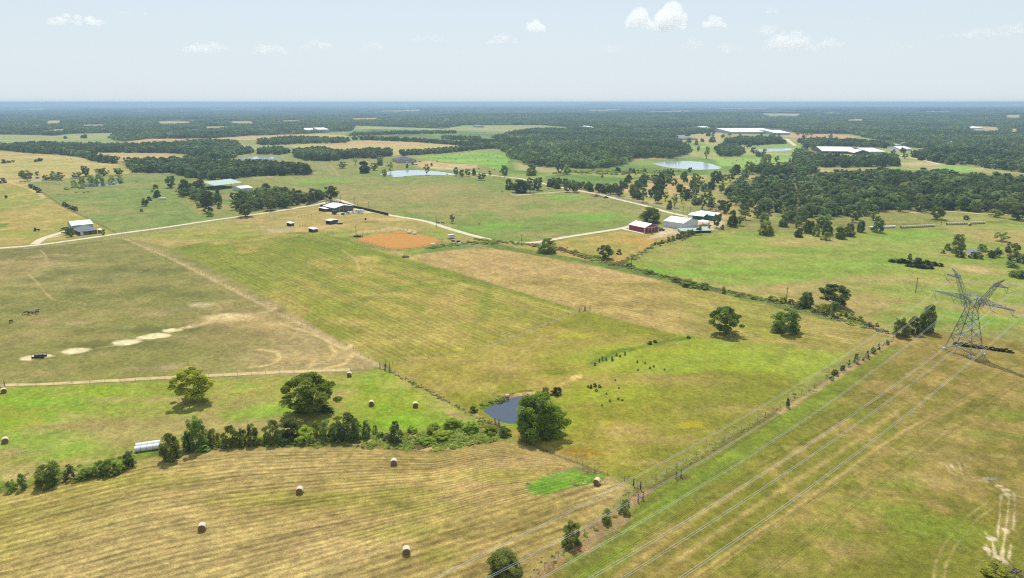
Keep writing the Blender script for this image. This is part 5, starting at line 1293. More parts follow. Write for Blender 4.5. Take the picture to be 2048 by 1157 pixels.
for (x, y, W_, Hh, grp) in ind:
    near = Hh * FPX / depth(x, y)
    z = gz1(x, y) - .1
    tint = rnd.choice([(.18, .245, .085), (.13, .185, .07), (.23, .30, .10), (.155, .22, .08)])
    lab = 'dark green oak crowded among its like in ' + grp if 'woodlot' in grp or 'belt' in grp or 'grove' in grp else 'dark green oak standing in ' + grp
    kind = rnd.choice(['oak', 'oak', 'round', 'round']) if 'savanna' not in grp else rnd.choice(['oak', 'oak', 'open'])
    crown, trunk = rnd.choice(PR[kind]['mid'])
    r = empty('oak_tree', (x, y, z), rnd.uniform(0, 6.28), lab, 'tree', 'oaks in ' + grp)
    c = add('crown', crown, r, scale=(W_, W_ * rnd.uniform(.85, 1), Hh)); c.color = tint + (1,)
    add('trunk', trunk, r, scale=(W_, W_, Hh))

# --- the rest: woodland masses as instanced trees
def gn_scatter(name, X, Y, W_, Hh, protos, label=None):
    n = len(X); r = np.random.default_rng(n)
    Z = gz(X, Y) - .15
    me = bpy.data.meshes.new(name)
    me.vertices.add(n); me.vertices.foreach_set("co", np.stack([X, Y, Z], 1).astype(np.float32).ravel())
    a = me.attributes.new("size", 'FLOAT_VECTOR', 'POINT'); a.data.foreach_set("vector", np.stack([W_, W_, Hh], 1).astype(np.float32).ravel())
    a = me.attributes.new("turn", 'FLOAT_VECTOR', 'POINT'); a.data.foreach_set("vector", np.stack([np.zeros(n), np.zeros(n), r.uniform(0, 6.28, n)], 1).astype(np.float32).ravel())
    a = me.attributes.new("pick", 'INT', 'POINT'); a.data.foreach_set("value", r.integers(0, len(protos), n).astype(np.int32))
    o = add(name, me)
    g = bpy.data.node_groups.new(name, 'GeometryNodeTree')
    g.interface.new_socket('Geometry', in_out='INPUT', socket_type='NodeSocketGeometry'); g.interface.new_socket('Geometry', in_out='OUTPUT', socket_type='NodeSocketGeometry')
    N = g.nodes.new; L = g.links.new
    gi = N('NodeGroupInput'); go = N('NodeGroupOutput'); jn = N('GeometryNodeJoinGeometry')
    def attr(nm, ty):
        q = N('GeometryNodeInputNamedAttribute'); q.data_type = ty; q.inputs['Name'].default_value = nm; return q
    sz, tu, pk = attr('size', 'FLOAT_VECTOR'), attr('turn', 'FLOAT_VECTOR'), attr('pick', 'INT')
    for k, pme in enumerate(protos):
        po = bpy.data.objects.new("source_tree", pme)
        oi = N('GeometryNodeObjectInfo'); oi.inputs['Object'].default_value = po; oi.inputs['As Instance'].default_value = True
        cmp_ = N('FunctionNodeCompare'); cmp_.data_type = 'INT'; cmp_.operation = 'EQUAL'
        L(pk.outputs[0], cmp_.inputs[2]); cmp_.inputs[3].default_value = k
        ip = N('GeometryNodeInstanceOnPoints')
        L(gi.outputs[0], ip.inputs['Points']); L(cmp_.outputs[0], ip.inputs['Selection']); L(oi.outputs['Geometry'], ip.inputs['Instance'])
        L(tu.outputs[0], ip.inputs['Rotation']); L(sz.outputs[0], ip.inputs['Scale'])
        L(ip.outputs[0], jn.inputs[0])
    L(jn.outputs[0], go.inputs[0])
    md = o.modifiers.new("scatter", 'NODES'); md.node_group = g
    return tag(o, label, kind='stuff')
def far_copy(me, mat, name):
    m2 = me.copy(); m2.name = name; m2.materials[0] = mat; return m2
FARM_ = [far_copy(m, M['leaf_far'], 'woodland_tree') for m in LOWM]
gn_scatter("woodland_trees", np.array([p[0] for p in rest]), np.array([p[1] for p in rest]), np.array([p[2] for p in rest]), np.array([p[3] for p in rest]), FARM_)
# deep forest: clusters of crowns up to 5 km, then a continuous canopy
def cluster(seed):
    r = np.random.default_rng(seed); V, F_, T_ = [], [], []; n = 0
    for k in range(6):
        a = r.uniform(0, 6.28); d = r.uniform(0, 1) ** .5 * 11
        R = r.uniform(3.6, 5.8); h = r.uniform(6.5, 11)
        cen = envelope(r, 7, lambda z: .5 * math.sqrt(max(0, 1 - ((z - .4) / .62) ** 2)), .3)
        cen = cen * np.array([2 * R, 2 * R, h * .75]) + np.array([d * math.cos(a), d * math.sin(a), h * .25])
        v, f, t = leaf_cloud(r, cen, r.uniform(1.1, 2.0, 7), 8, 1.45, .8, .4, .22)
        V.append(v); F_.append(f + n); T_.append(t * r.uniform(.7, 1.3)); n += len(v)
    me = mesh_np("crown_cluster", np.concatenate(V), np.concatenate(F_), M['leaf_far'])
    return with_tint(me, np.concatenate(T_))
CL = [cluster(900 + k) for k in range(6)]
BIGW = poly_w(BIG); r5 = np.random.default_rng(77)
s_ = 17.0
X, Y = np.meshgrid(np.arange(-4300, 4300, s_), np.arange(700, 5200, s_))
X = X.ravel(); Y = Y.ravel(); k_ = (np.abs(X) < Y * .82 + 60) & (np.hypot(X, Y) < 5200)
X, Y = X[k_], Y[k_]
X = X + r5.uniform(-.45, .45, len(X)) * s_; Y = Y + r5.uniform(-.45, .45, len(Y)) * s_
k_ = inside(BIGW, X, Y)
for P in CLEAR:
    for q_ in (1.0, 1.05, 1.11): k_ &= ~inside(poly_w(P), X * q_, Y * q_)
for q in KEEP: k_ &= ~inside(q, X, Y)
k_ &= ~((fbm(X, Y, 210, 333, 2) > .68) & (np.hypot(X, Y) > 1500)) 
X, Y = X[k_], Y[k_]
# thin with distance: far clusters are bigger
kk = r5.uniform(size=len(X)) < np.clip(2600 / np.hypot(X, Y), .42, 1)
X, Y = X[kk], Y[kk]; g_ = np.clip(np.hypot(X, Y) / 2600, 1, 1.6) ** .5
gn_scatter("forest", X, Y, g_ * r5.uniform(.9, 1.15, len(X)), r5.uniform(.8, 1.15, len(X)), CL)
# canopy to the horizon
ca_az = np.radians(np.linspace(-43, 43, 760)); crr = []
py = 233.0
while py > 213.0: crr.append(r_of_py(py)); py -= .22
crr = np.array(sorted(crr + list(np.linspace(19500, 34000, 24))))
fx, fy = az_rad_grid(ca_az, crr); na, nr_ = len(ca_az), len(crr)
ix = np.arange(na * nr_).reshape(nr_, na)
cf = np.stack([ix[:-1, :-1], ix[1:, :-1], ix[1:, 1:], ix[:-1, 1:]], -1).reshape(-1, 4)
rr5 = np.random.default_rng(5)
mask = 1 - sstep(.66, .72, fbm(fx / 2.2, fy, 420, 555, 3))
for P in CLEAR + [LAKE]:
    PW = poly_w(P); mask *= np.where(sdf(PW, fx, fy) > -30, 0, 1)
fz = gz(fx, fy) + np.where(mask > .5, 8 + rr5.uniform(-3.0, 3.5, len(fx)) + 5 * (fbm(fx, fy, 90, 66, 2) - .5), -6)
M['canopy'] = simple("far_canopy", (0.042, 0.066, 0.050), 1.0, var=.5, scale=.0035, spec=0.0)
kf = mask[cf].min(1) > .5
cme = mesh_np("distant_forest", np.stack([fx, fy, fz], 1), cf[kf][:, ::-1], M['canopy'])
tag(add("distant_forest", cme), kind='stuff')

# --- tall grass and weeds that nobody could count
def tuft(seed, n=16, h=.9):
    r = np.random.default_rng(seed)
    cen = r.uniform(-.5, .5, (n, 3)); cen[:, 2] = r.uniform(.15, .6, n) * h
    v, f, t = leaf_cloud(r, cen, np.full(n, .32), 7, .2, 1.2, .5)
    return with_tint(mesh_np("weed_tuft", v, f, M['weed']), t)
M['weed'] = leaf_mat("weed_foliage", False, (0.30, 0.37, 0.085), .45, .35)
M['weed_dry'] = leaf_mat("dry_weed_foliage", False, (0.30, 0.25, 0.11), .4, .3)
TF = [tuft(1), tuft(2), tuft(3)]
TFD = [far_copy(m, M['weed_dry'], 'dry_tuft') for m in TF[:2]]
TX, TY, TW, TH = [], [], [], []
def weeds(P, n, w0, w1, h0, h1, seed, line=False, spread=1.5):
    r = np.random.default_rng(seed); PW = poly_w(P)
    if line:
        L_ = [math.dist(PW[i], PW[i + 1]) for i in range(len(PW) - 1)]; tot = sum(L_)
        for k in range(n):
            d = r.uniform(0, tot); i = 0
            while i < len(L_) - 1 and d > L_[i]: d -= L_[i]; i += 1
            t = d / L_[i]
            TX.append(PW[i][0] * (1 - t) + PW[i + 1][0] * t + r.normal() * spread); TY.append(PW[i][1] * (1 - t) + PW[i + 1][1] * t + r.normal() * spread)
            TW.append(r.uniform(w0, w1)); TH.append(r.uniform(h0, h1))
    else:
        xs = [p[0] for p in PW]; ys = [p[1] for p in PW]
        X = r.uniform(min(xs), max(xs), n * 3); Y = r.uniform(min(ys), max(ys), n * 3)
        kk = inside(PW, X, Y) & (fbm(X, Y, 9, seed, 2) > .47); X, Y = X[kk][:n], Y[kk][:n]
        TX.extend(X); TY.extend(Y); TW.extend(r.uniform(w0, w1, len(X))); TH.extend(r.uniform(h0, h1, len(X)))
weeds([(0, 980), (60, 945), (200, 922), (330, 892), (500, 875), (800, 868), (960, 842), (1040, 850), (1010, 876), (880, 903), (500, 892), (300, 910)], 1500, .6, 1.5, .3, .7, 1)
weeds([(790, 880), (860, 862), (960, 846), (1020, 862), (1000, 880), (900, 896), (810, 896)], 380, .7, 1.7, .3, .8, 2)
weeds(PB, 260, .7, 1.6, .4, 1.1, 3)
weeds([(1240, 532), (1420, 576), (1560, 607), (1700, 646), (1780, 668)], 460, .8, 2.1, .4, 1.2, 4, True, 1.1)
weeds([(1120, 500), (1240, 532)], 160, 1, 3, .5, 1.5, 5, True, 2.5)
weeds([(960, 480), (1120, 497)], 160, 1, 2.6, .5, 1.5, 55, True, 1.5)
weeds([(1240, 530), (1310, 490), (1400, 468)], 120, 1, 2.5, .4, 1.2, 6, True, 1.5)
weeds([(1050, 1170), (1130, 1100), (1290, 978), (1560, 818), (1785, 682)], 260, .4, 1.0, .2, .5, 7, True, 1.0)
weeds([(770, 738), (960, 838), (1015, 862)], 160, .4, .9, .2, .5, 8, True, .5)
weeds([(1050, 968), (1120, 945), (1165, 934), (1212, 952), (1130, 977), (1085, 988)], 300, .6, 1.4, .25, .5, 10)
weeds([(860, 498), (900, 490), (940, 486), (1000, 487)], 120, 1, 2.4, .5, 1.4, 11, True, 2)
weeds([(1100, 348), (1250, 350), (1400, 343), (1300, 340), (1150, 343)], 250, 2, 5, 1, 3, 12)
weeds([(2008, 1145), (1985, 1160), (2048, 1165)], 60, .7, 1.6, .5, 1, 13)
TX, TY, TW, TH = map(np.array, (TX, TY, TW, TH))
dry = fbm(TX, TY, 6, 91, 2) > .56
gn_scatter("tall_weeds", TX[~dry], TY[~dry], TW[~dry], TH[~dry], TF)
gn_scatter("dry_weeds", TX[dry], TY[dry], TW[dry] * .8, TH[dry] * .8, TFD)

# ================================================================== POWER PYLON
PC = np.mean([[*ground(*p)] for p in ((1894, 700), (1909, 695), (1946, 716), (1959, 710))], axis=0)
axA = np.array(ground(2020, 622, 20)) - np.array(ground(1862, 582, 20)); 
PYL_ROT = math.atan2(axA[1], axA[0])
pyl = empty('power_pylon', (PC[0], PC[1], gz1(*PC)), PYL_ROT, 'tall grey steel lattice pylon with forked top and four arms, carrying the lines', 'pylon')
def lattice(mb, P, Q, n, r, rb, cross=True):
    """four-legged lattice between square frames P and Q (each 4 corners)"""
    P = [Vector(p) for p in P]; Q = [Vector(q) for q in Q]; m = len(P)
    for i in range(m): mb.bar(P[i], Q[i], r)
    for k in range(n):
        t0, t1 = k / n, (k + 1) / n
        a = [P[i].lerp(Q[i], t0) for i in range(m)]; b = [P[i].lerp(Q[i], t1) for i in range(m)]
        for i in range(m):
            j = (i + 1) % m
            if cross or k % 2: mb.bar(a[i], b[j], rb)
            if cross or not k % 2: mb.bar(a[j], b[i], rb)
            mb.bar(b[i], b[j], rb)
def sq(x, z, wx_, wy_): return [(x - wx_, -wy_, z), (x + wx_, -wy_, z), (x + wx_, wy_, z), (x - wx_, wy_, z)]
FT, WS = sq(0, .4, 5.0, 3.6), sq(0, 16.3, 1.5, 1.5)
for i in range(4):
    mb = MB(); mb.bar(FT[i], WS[i], .17); mb.build('leg', M['steel'], pyl)
    mb = MB(); mb.box((FT[i][0], FT[i][1], .3), (1.0, 1.0, .9)); mb.build('footing', M['concrete'], pyl)
mb = MB()
for k in range(4):
    t0, t1 = (0, .33, .6, .82)[k], (.33, .6, .82, 1)[k]
    a = [Vector(FT[i]).lerp(Vector(WS[i]), t0) for i in range(4)]; b = [Vector(FT[i]).lerp(Vector(WS[i]), t1) for i in range(4)]
    for i in range(4):
        j = (i + 1) % 4
        mb.bar(a[i], b[j], .09); mb.bar(a[j], b[i], .09)
        if k < 3 : mb.bar(b[i], b[j], .09)
        mid = (a[i] + b[j]) / 2; mb.bar(mid, (a[i] + b[i]) / 2, .055); mb.bar(mid, (a[j] + b[j]) / 2, .055)
mb.build('bracing', M['steel'], pyl)
mb = MB(); lattice(mb, WS, sq(0, 21.5, 2.2, 1.5), 2, .13, .08); lattice(mb, [(-2.2, -1.5, 21.5), (2.2, -1.5, 21.5), (2.2, 1.5, 21.5), (-2.2, 1.5, 21.5)], [(-1.6, -.8, 22.6), (1.6, -.8, 22.6), (1.6, .8, 22.6), (-1.6, .8, 22.6)], 1, .1, .06)
mb.build('cage', M['steel'], pyl)
for s in (-1, 1):
    mb = MB(); lattice(mb, sq(s * 1.6, 17.2, .9, 1.4), sq(s * 6.9, 27.8, .6, .5), 6, .085, .045); mb.build('mast', M['steel'], pyl)
    mb = MB(); lattice(mb, [(s * 2.0, -1.3, 19.9), (s * 2.0, 1.3, 19.9), (s * 2.0, 1.1, 21.6), (s * 2.0, -1.1, 21.6)], [(s * 14.3, -.15, 20.1), (s * 14.3, .15, 20.1), (s * 14.3, .15, 20.5), (s * 14.3, -.15, 20.5)], 8, .08, .045); mb.build('crossarm', M['steel'], pyl)
    mb = MB(); lattice(mb, [(s * 5.8, -.7, 27.0), (s * 5.8, .7, 27.0), (s * 5.8, .6, 28.3), (s * 5.8, -.6, 28.3)], [(s * 11.0, -.12, 27.4), (s * 11.0, .12, 27.4), (s * 11.0, .12, 27.7), (s * 11.0, -.12, 27.7)], 4, .075, .045); mb.build('upper_crossarm', M['steel'], pyl)
    mb = MB(); lattice(mb, [(s * 6.3, -.6, 28.0), (s * 7.5, -.6, 28.0), (s * 7.5, .6, 28.0), (s * 6.3, .6, 28.0)], [(s * 9.4, -.08, 30.2), (s * 9.5, -.08, 30.2), (s * 9.5, .08, 30.2), (s * 9.4, .08, 30.2)], 3, .08, .05); mb.build('earth_wire_peak', M['steel'], pyl)
    for ax, az_ in ((14.1, 20.0), (7.0, 19.9), (10.8, 27.3)):
        mb = MB(); mb.bar((s * ax - 1.3, 0, az_ + .2), (s * ax, 0, az_ - 2.0), .07); mb.bar((s * ax + (0 if ax != 7 else 1.3), 0, az_ + .2), (s * ax, 0, az_ - 2.0), .07)
        mb.build('hanger', M['steel'], pyl)
# conductors: attachment pixel near the pylon, two more pixels along each wire
LD = Vector(((2697 - 1024) / FPX, cT + (373.5 / FPX) * sT)).normalized()
def px_plane(px, py, o, d):
    """where the pixel's ray meets the vertical plane through o along d -> (s, z)"""
    dx = (px - 1024) / FPX; yy = -(py - 578.5) / FPX
    rx, ry, rz_ = dx, cT + yy * sT, -sT + yy * cT
    # t*(rx,ry) = o - s*d
    det = rx * d.y - ry * d.x
    t = (o[0] * d.y - o[1] * d.x) / det
    s = -((t * rx - o[0]) * d.x + (t * ry - o[1]) * d.y)
    return s, CH + t * rz_
WIRES = [((1899, 563), 24.2, (1536, 806), (870, 1157), 'upper left'), ((1875, 602), 17.0, (1536, 842), (1024, 1131), 'outer left'), ((1912, 610), 16.5, (1606, 842), (1083, 1157), 'inner left'),
         ((2025, 585), 24.2, (1690, 840), (1180, 1157), 'upper right'), ((1996, 628), 16.5, (1725, 840), (1245, 1157), 'inner right'), ((2038, 637), 17.0, (1800, 840), (1360, 1157), 'outer right')]
ODIR = Vector((math.cos(PYL_ROT + math.pi / 2), math.sin(PYL_ROT + math.pi / 2)))
LD2 = Vector((math.sin(math.radians(80)), math.cos(math.radians(80))))
for (ap, h0, q1, q2, lab) in WIRES:
    o = Vector(ground(*ap, h0)); zo = h0
    s1, z1 = px_plane(*q1, o, LD); s2, z2 = px_plane(*q2, o, LD)
    # z = zo - a s + b s^2
    Mx = np.array([[-s1, s1 * s1], [-s2, s2 * s2]]); a_, b_ = np.linalg.solve(Mx, np.array([z1 - zo, z2 - zo]))
    r = empty('power_line', (o.x, o.y, zo), 0, 'pair of pale overhead wires strung to the %s arm of the pylon' % lab, 'power line', 'overhead wires of the pylon')
    nrm = Vector((-LD.y, LD.x)) * .23
    send = min(330, a_ / b_ * 1.0 + 40) if b_ > 0 else 300
    send = max(send, s2 + 60)
    for sg in (-1, 1):
        pts = []
        for k in range(40):
            s = -0 + send * k / 39
            pts.append((-LD.x * s + nrm.x * sg, -LD.y * s + nrm.y * sg, -a_ * s + b_ * s * s))
        pts = pts[::-1]
        for k in range(1, 16):
            s = 12.0 * k
            pts.append((LD2.x * s + nrm.x * sg, LD2.y * s + nrm.y * sg, -.10 * s + .00035 * s * s))
        mb = MB(); mb.tube(pts, [.034] * len(pts), 4); mb.build('wire', M['wire'], r)
    for k in range(1, 7):
        s = k * 45.0
        if s < send:
            mb = MB(); c = Vector((-LD.x * s, -LD.y * s, -a_ * s + b_ * s * s)); mb.bar(c + Vector((nrm.x, nrm.y, 0)), c - Vector((nrm.x, nrm.y, 0)), .05); mb.build('spacer', M['steel'], r)
    # insulator string from the arm down to the yoke
    s_ = -1 if 'left' in lab else 1
    ax_ = {'upper': 10.8, 'outer': 14.1, 'inner': 7.0}[lab.split()[0]] * s_; zz_ = (25.4 if 'upper' in lab else 18.0)
    wp = Vector((PC[0] + math.cos(PYL_ROT) * ax_, PC[1] + math.sin(PYL_ROT) * ax_, gz1(*PC) + zz_))
    e = Vector((0, 0, 0)); st_ = wp - Vector((o.x, o.y, zo)); mb = MB()
    n_ = 14
    mb.bar(st_, e, .03)
    for k in range(2, n_): mb.bar(st_.lerp(e, k / n_ - .012), st_.lerp(e, k / n_ + .012), .11, n=6)
    mb.build('insulator', M['insul'], r)
# thin earth wires
for s in (-1, 1):
    o = Vector((PC[0] + math.cos(PYL_ROT) * 9.4 * s, PC[1] + math.sin(PYL_ROT) * 9.4 * s, gz1(*PC) + 30.2))
    mb = MB(); pts = [(-LD.x * q, -LD.y * q, -.115 * q + .00035 * q * q) for q in np.linspace(330, 0, 30)] + [(LD2.x * q, LD2.y * q, -.08 * q + .0003 * q * q) for q in np.linspace(12, 180, 12)]
    mb.tube(pts, [.012] * len(pts), 3)
    tag(mb.build('earth_wire', M['steel'], None, o), 'single thin earth wire from the %s peak of the pylon' % ('left' if s < 0 else 'right'), 'wire')

# ================================================================== UTILITY POLES
def pole(px, py, hpx, label, arm=True):
    x, y = ground(px, py); h = hpx * depth(x, y) / FPX / math.cos(math.atan2(CH, y)); z = gz1(x, y)
    r = empty('utility_pole', (x, y, z), rnd.uniform(-.6, .6), label, 'pole')
    mb = MB(); mb.tube([(0, 0, -.2), (0, 0, h)], [.19, .13], 8); mb.build('post', M['wood'], r)
    if arm:
        mb = MB(); mb.box((0, 0, h - .6), (2.0, .12, .14)); mb.build('crossarm', M['wood'], r)
    return r
for a in [(873, 455, 22, 'utility pole beside the gravel road near the hedge clump'), (738, 419, 15, 'utility pole at the black windbreak fence, nearest of three'), (715, 413, 12, 'utility pole at the black windbreak fence, right of the tallest'),
          (710, 413, 17, 'tall utility pole at the black windbreak fence behind the charcoal barn'), (681, 402, 12, 'utility pole where the gravel road bends behind the charcoal barn'), (712, 467, 14, 'utility pole at the left corner of the orange arena'),
          (1043, 492, 23, 'utility pole on the south side of the gravel road bend'), (1262, 542, 30, 'utility pole rising from the hedgerow in the middle'), (1572, 607, 32, 'utility pole rising from the hedgerow left of the round oak'),
          (1831, 586, 31, 'lone utility pole in the right meadow left of the pylon'), (1882, 452, 21, 'utility pole between the two long bale rows'), (1366, 427, 14, 'left one of two utility poles behind the white barn'),
          (1380, 430, 15, 'right one of two utility poles behind the white barn'), (976, 344, 14, 'utility pole by the lane gate near the big house')]:
    pole(*a, arm=a[2] > 13)

# ================================================================== HAY BALES
def bale_mesh(seed, m_side, m_end, rad=.78, ln=1.28):
    r = random.Random(seed); mb = MB(); n = 20; R_ = []
    for k, xx in enumerate((-ln / 2, -ln / 2 + .07, -ln * .2, ln * .2, ln / 2 - .07, ln / 2)):
        f = .93 if k in (0, 5) else 1.0
        for i in range(n):
            t = 2 * math.pi * i / n; q = rad * f * (1 + r.uniform(-.018, .018)); z = math.sin(t) * q
            if z < -rad * .9: z = -rad * .9
            mb.v.append((xx, math.cos(t) * q, z + rad * .9))
    for k in range(5):
        for i in range(n):
            j = (i + 1) % n; mb.f.append((k * n + i, k * n + j, (k + 1) * n + j, (k + 1) * n + i)); mb.m.append(0)
    for base_, rev in ((0, True), (5 * n, False)):
        rings = [list(range(base_, base_ + n))]
        for f in (.66, .33):
            s0 = len(mb.v)
            for i in range(n):
                v = mb.v[base_ + i]; mb.v.append((v[0] + r.uniform(-.03, .03), v[1] * f, (v[2] - rad * .9) * f + rad * .9))
            rings.append(list(range(s0, s0 + n)))
        c = len(mb.v); mb.v.append((mb.v[base_][0], 0, rad * .9))
        for a, b in zip(rings[:-1], rings[1:]):
            for i in range(n):
                j = (i + 1) % n; mb.f.append((a[i], b[i], b[j], a[j]) if rev else (a[j], b[j], b[i], a[i])); mb.m.append(1)
        for i in range(n):
            j = (i + 1) % n; mb.f.append((rings[-1][i], c, rings[-1][j])); mb.m.append(1)
    return mb.mesh('bale', [m_side, m_end], False)
BM = [bale_mesh(k, M['net'], M['hay']) for k in range(3)]
# angle = direction of the bale's axis
BL = [(813, 1107, 98, 'round hay bale nearest the bottom edge of the stubble field'), (405, 1060, 104, 'round hay bale at the left in the stubble field'), (600, 986, 96, 'round hay bale in the middle of the stubble field'),
      (788, 929, 96, 'round hay bale near the creek edge of the stubble field'), (1194, 968, 62, 'round hay bale at the end of the bright green grass patch'), (743, 811, 100, 'round hay bale right of the large meadow tree'),
      (831, 814, 102, 'round hay bale in the meadow nearest the near pond'), (699, 753, 94, 'round hay bale at the dirt track behind the large meadow tree'), (11, 886, 125, 'round hay bale in the meadow at the left edge'), (8, 786, 130, 'round hay bale by the dirt track at the left edge')]
for k, (px, py, a, lab) in enumerate(BL):
    p = pt(px, py)
    tag(add('hay_bale', BM[k % 3], None, (p.x, p.y, p.z - .03), (0, 0, math.radians(a)), (1.08, 1.08, 1.08)), lab, 'hay bale', 'round bales lying loose in the fields')
FB = [(872.6, 307.5), (892, 309.3), (904.7, 307.3), (919, 310), (940.6, 310.5), (938, 304.5), (946, 313.4), (951, 318.4), (963.8, 311.4), (978, 309), (986, 311), (995, 315.7), (976, 322.4), (992, 323), (1002.7, 327.5), (912, 319.5),
      (876.8, 317.6), (887, 314.6), (891, 316.6), (857, 315.4), (958, 338.4), (989, 339.6)]
FB.sort()
for k, (px, py) in enumerate(FB):
    p = pt(px, py); tag(add('hay_bale', BM[k % 3], None, p, (0, 0, rnd.uniform(0, 3.14)), (1.15,) * 3), nth(k, len(FB)) + ' small round bale on the green field behind the big house', 'hay bale', 'bales on the green field behind the big house')
for k, (px, py) in enumerate(sorted([(1472.7, 322.3), (1486, 320.6), (1465.7, 327.4), (1483.8, 329), (1512.7, 323.6), (1519.6, 330.6), (1450, 318.5), (1554.5, 328.8)])):
    p = pt(px, py); tag(add('hay_bale', BM[k % 3], None, p, (0, 0, rnd.uniform(0, 3.14)), (1.2,) * 3), nth(k, 8) + ' small round bale on the green field right of the ranch pond', 'hay bale', 'bales right of the ranch pond')
WB = [bale_mesh(10 + k, M['plastic'], M['plastic'], .80, 1.45) for k in range(3)]
def bale_row(P, Q, label, group, meshes, pitch=1.5, off=0.0, sc=1.0, z=0.0):
    a = Vector(ground(*P)); b = Vector(ground(*Q)); d = (b - a); L_ = d.length; d.normalize(); ang = math.atan2(d.y, d.x)
    nrm = Vector((-d.y, d.x)) * off; n = int(L_ / (pitch * sc))
    for k in range(n):
        q = a + d * (k + .5) * pitch * sc + nrm
        lab_ = nth(k, n) + ' ' + label
        tag(add('wrapped_bale' if meshes is WB else 'hay_bale', meshes[k % 3], None, (q.x, q.y, gz1(q.x, q.y) + z), (rnd.uniform(-.02, .02), 0, ang + rnd.uniform(-.03, .03)), (sc,) * 3), lab_, 'bale', group)
bale_row((270, 904.5), (323, 897), 'white wrapped bale in the front row by the creek', 'front row of white wrapped bales', WB)
bale_row((270, 904.5), (323, 897), 'white wrapped bale in the back row by the creek', 'back row of white wrapped bales', WB, off=1.75, z=.12)
bale_row((1738, 458.5), (1791, 456), 'pale wrapped bale in the short row behind the dark front tree', 'short bale row behind the front tree', WB, 1.5, 0, 1.15)
bale_row((1801, 457.5), (1868, 454), 'pale round bale in the middle long row before the woodlot', 'middle long bale row', [bale_mesh(30 + k, M['net'], M['hay']) for k in range(3)], 1.5, 0, 1.25)
bale_row((1893, 451), (1971, 448), 'pale round bale in the right-hand long row before the woodlot', 'right-hand long bale row', [bale_mesh(34 + k, M['net'], M['hay']) for k in range(3)], 1.5, 0, 1.25)
p = pt(1939, 452); tag(add('hay_bale', BM[0], None, p, (0, 0, 1.4), (1.3,) * 3), 'single round bale lying in front of the right-hand long row', 'hay bale')

# ================================================================== FENCES
def fence(P, label, spacing=5.0, h=1.3, r=.045, mat='wood', wires=(.35, .7, 1.05), wr=.012, maxp=290, gate=None, name='wire_fence'):
    W = [Vector(ground(*p)) for p in P]; o = W[0]
    root = empty(name, (o.x, o.y, gz1(o.x, o.y)), 0, label, 'fence')
    pts = []
    for i in range(len(W) - 1):
        L_ = (W[i + 1] - W[i]).length; n = max(1, round(L_ / spacing))
        for k in range(n): pts.append(W[i].lerp(W[i + 1], k / n))
    pts.append(W[-1]); step = max(1, math.ceil(len(pts) / maxp)); pts = pts[::step]
    mb = MB(); mb.tube([(0, 0, -.2), (0, 0, 1)], [1, 1], 6); pm = mb.mesh('post', M[mat])
    z0 = root.location.z; loc = []
    for k, p in enumerate(pts):
        z = gz1(p.x, p.y) - z0; big = k % 12 == 0
        rr_ = r * (1.5 if big else 1); hh = h * (1.15 if big else rnd.uniform(.93, 1.04))
        add('post', pm, root, (p.x - o.x, p.y - o.y, z), (rnd.uniform(-.03, .03), rnd.uniform(-.03, .03), 0), (rr_, rr_, hh)); loc.append((p.x - o.x, p.y - o.y, z))
    for wz in wires:
        mb = MB(); mb.tube([(a, b, c + wz * h / 1.35) for a, b, c in loc], [wr] * len(loc), 3); mb.build('wire' if wr < .03 else 'rail', M['fwire'] if wr < .03 else M[mat], root)
    return root
fence([(250, 477.5), (340, 518), (440, 566.5), (560, 628.5), (640, 668.5), (768, 733)], 'long wire fence between the horse pasture and the striped hay field')
fence([(782, 744), (860, 785), (940, 829), (1000, 856)], 'wire fence running from the field gates down to the near pond')
fence([(786, 731), (880, 712), (980, 690), (1080, 655), (1163, 621)], 'wire fence along the lower edge of the striped hay field')
fence([(0, 776.5), (180, 767.5), (360, 757), (560, 748), (700, 741), (760, 737)], 'wire fence beside the tan dirt track across the left')
fence([(1030, 1190), (1143, 1090), (1240, 1010), (1290, 970), (1430, 893), (1560, 815), (1700, 733), (1786, 680)], 'wire fence under the power line from the bottom edge to the pylon clump', 4.5)
fence([(1045, 883), (1100, 906), (1165, 931), (1215, 951), (1284, 974)], 'wire fence from the pond tree to the power line fence')
fence([(60, 368), (120, 410), (232, 466)], 'dark wire fence between the yellow far-left field and the green pasture', 5)
fence([(838, 521), (1000, 571), (1163, 620)], 'wire fence between the striped hay field and the tan strip', 6)
fence([(1000, 492), (1120, 505), (1240, 537), (1420, 580), (1560, 612), (1700, 650), (1786, 676)], 'old wire fence inside the hedgerow', 6)
fence([(10, 504), (180, 486), (340, 463), (480, 441)], 'wire fence on the near side of the gravel road', 7)
fence([(1240, 537), (1310, 497), (1400, 475), (1440, 464)], 'wire fence below the white barn', 6)
fence([(700, 401), (790, 427), (905, 456), (1000, 481)], 'wire fence on the far side of the gravel road', 7)
fence([(1200, 385.5), (1290, 405), (1376, 428)], 'wire fence beside the savanna lane', 7)
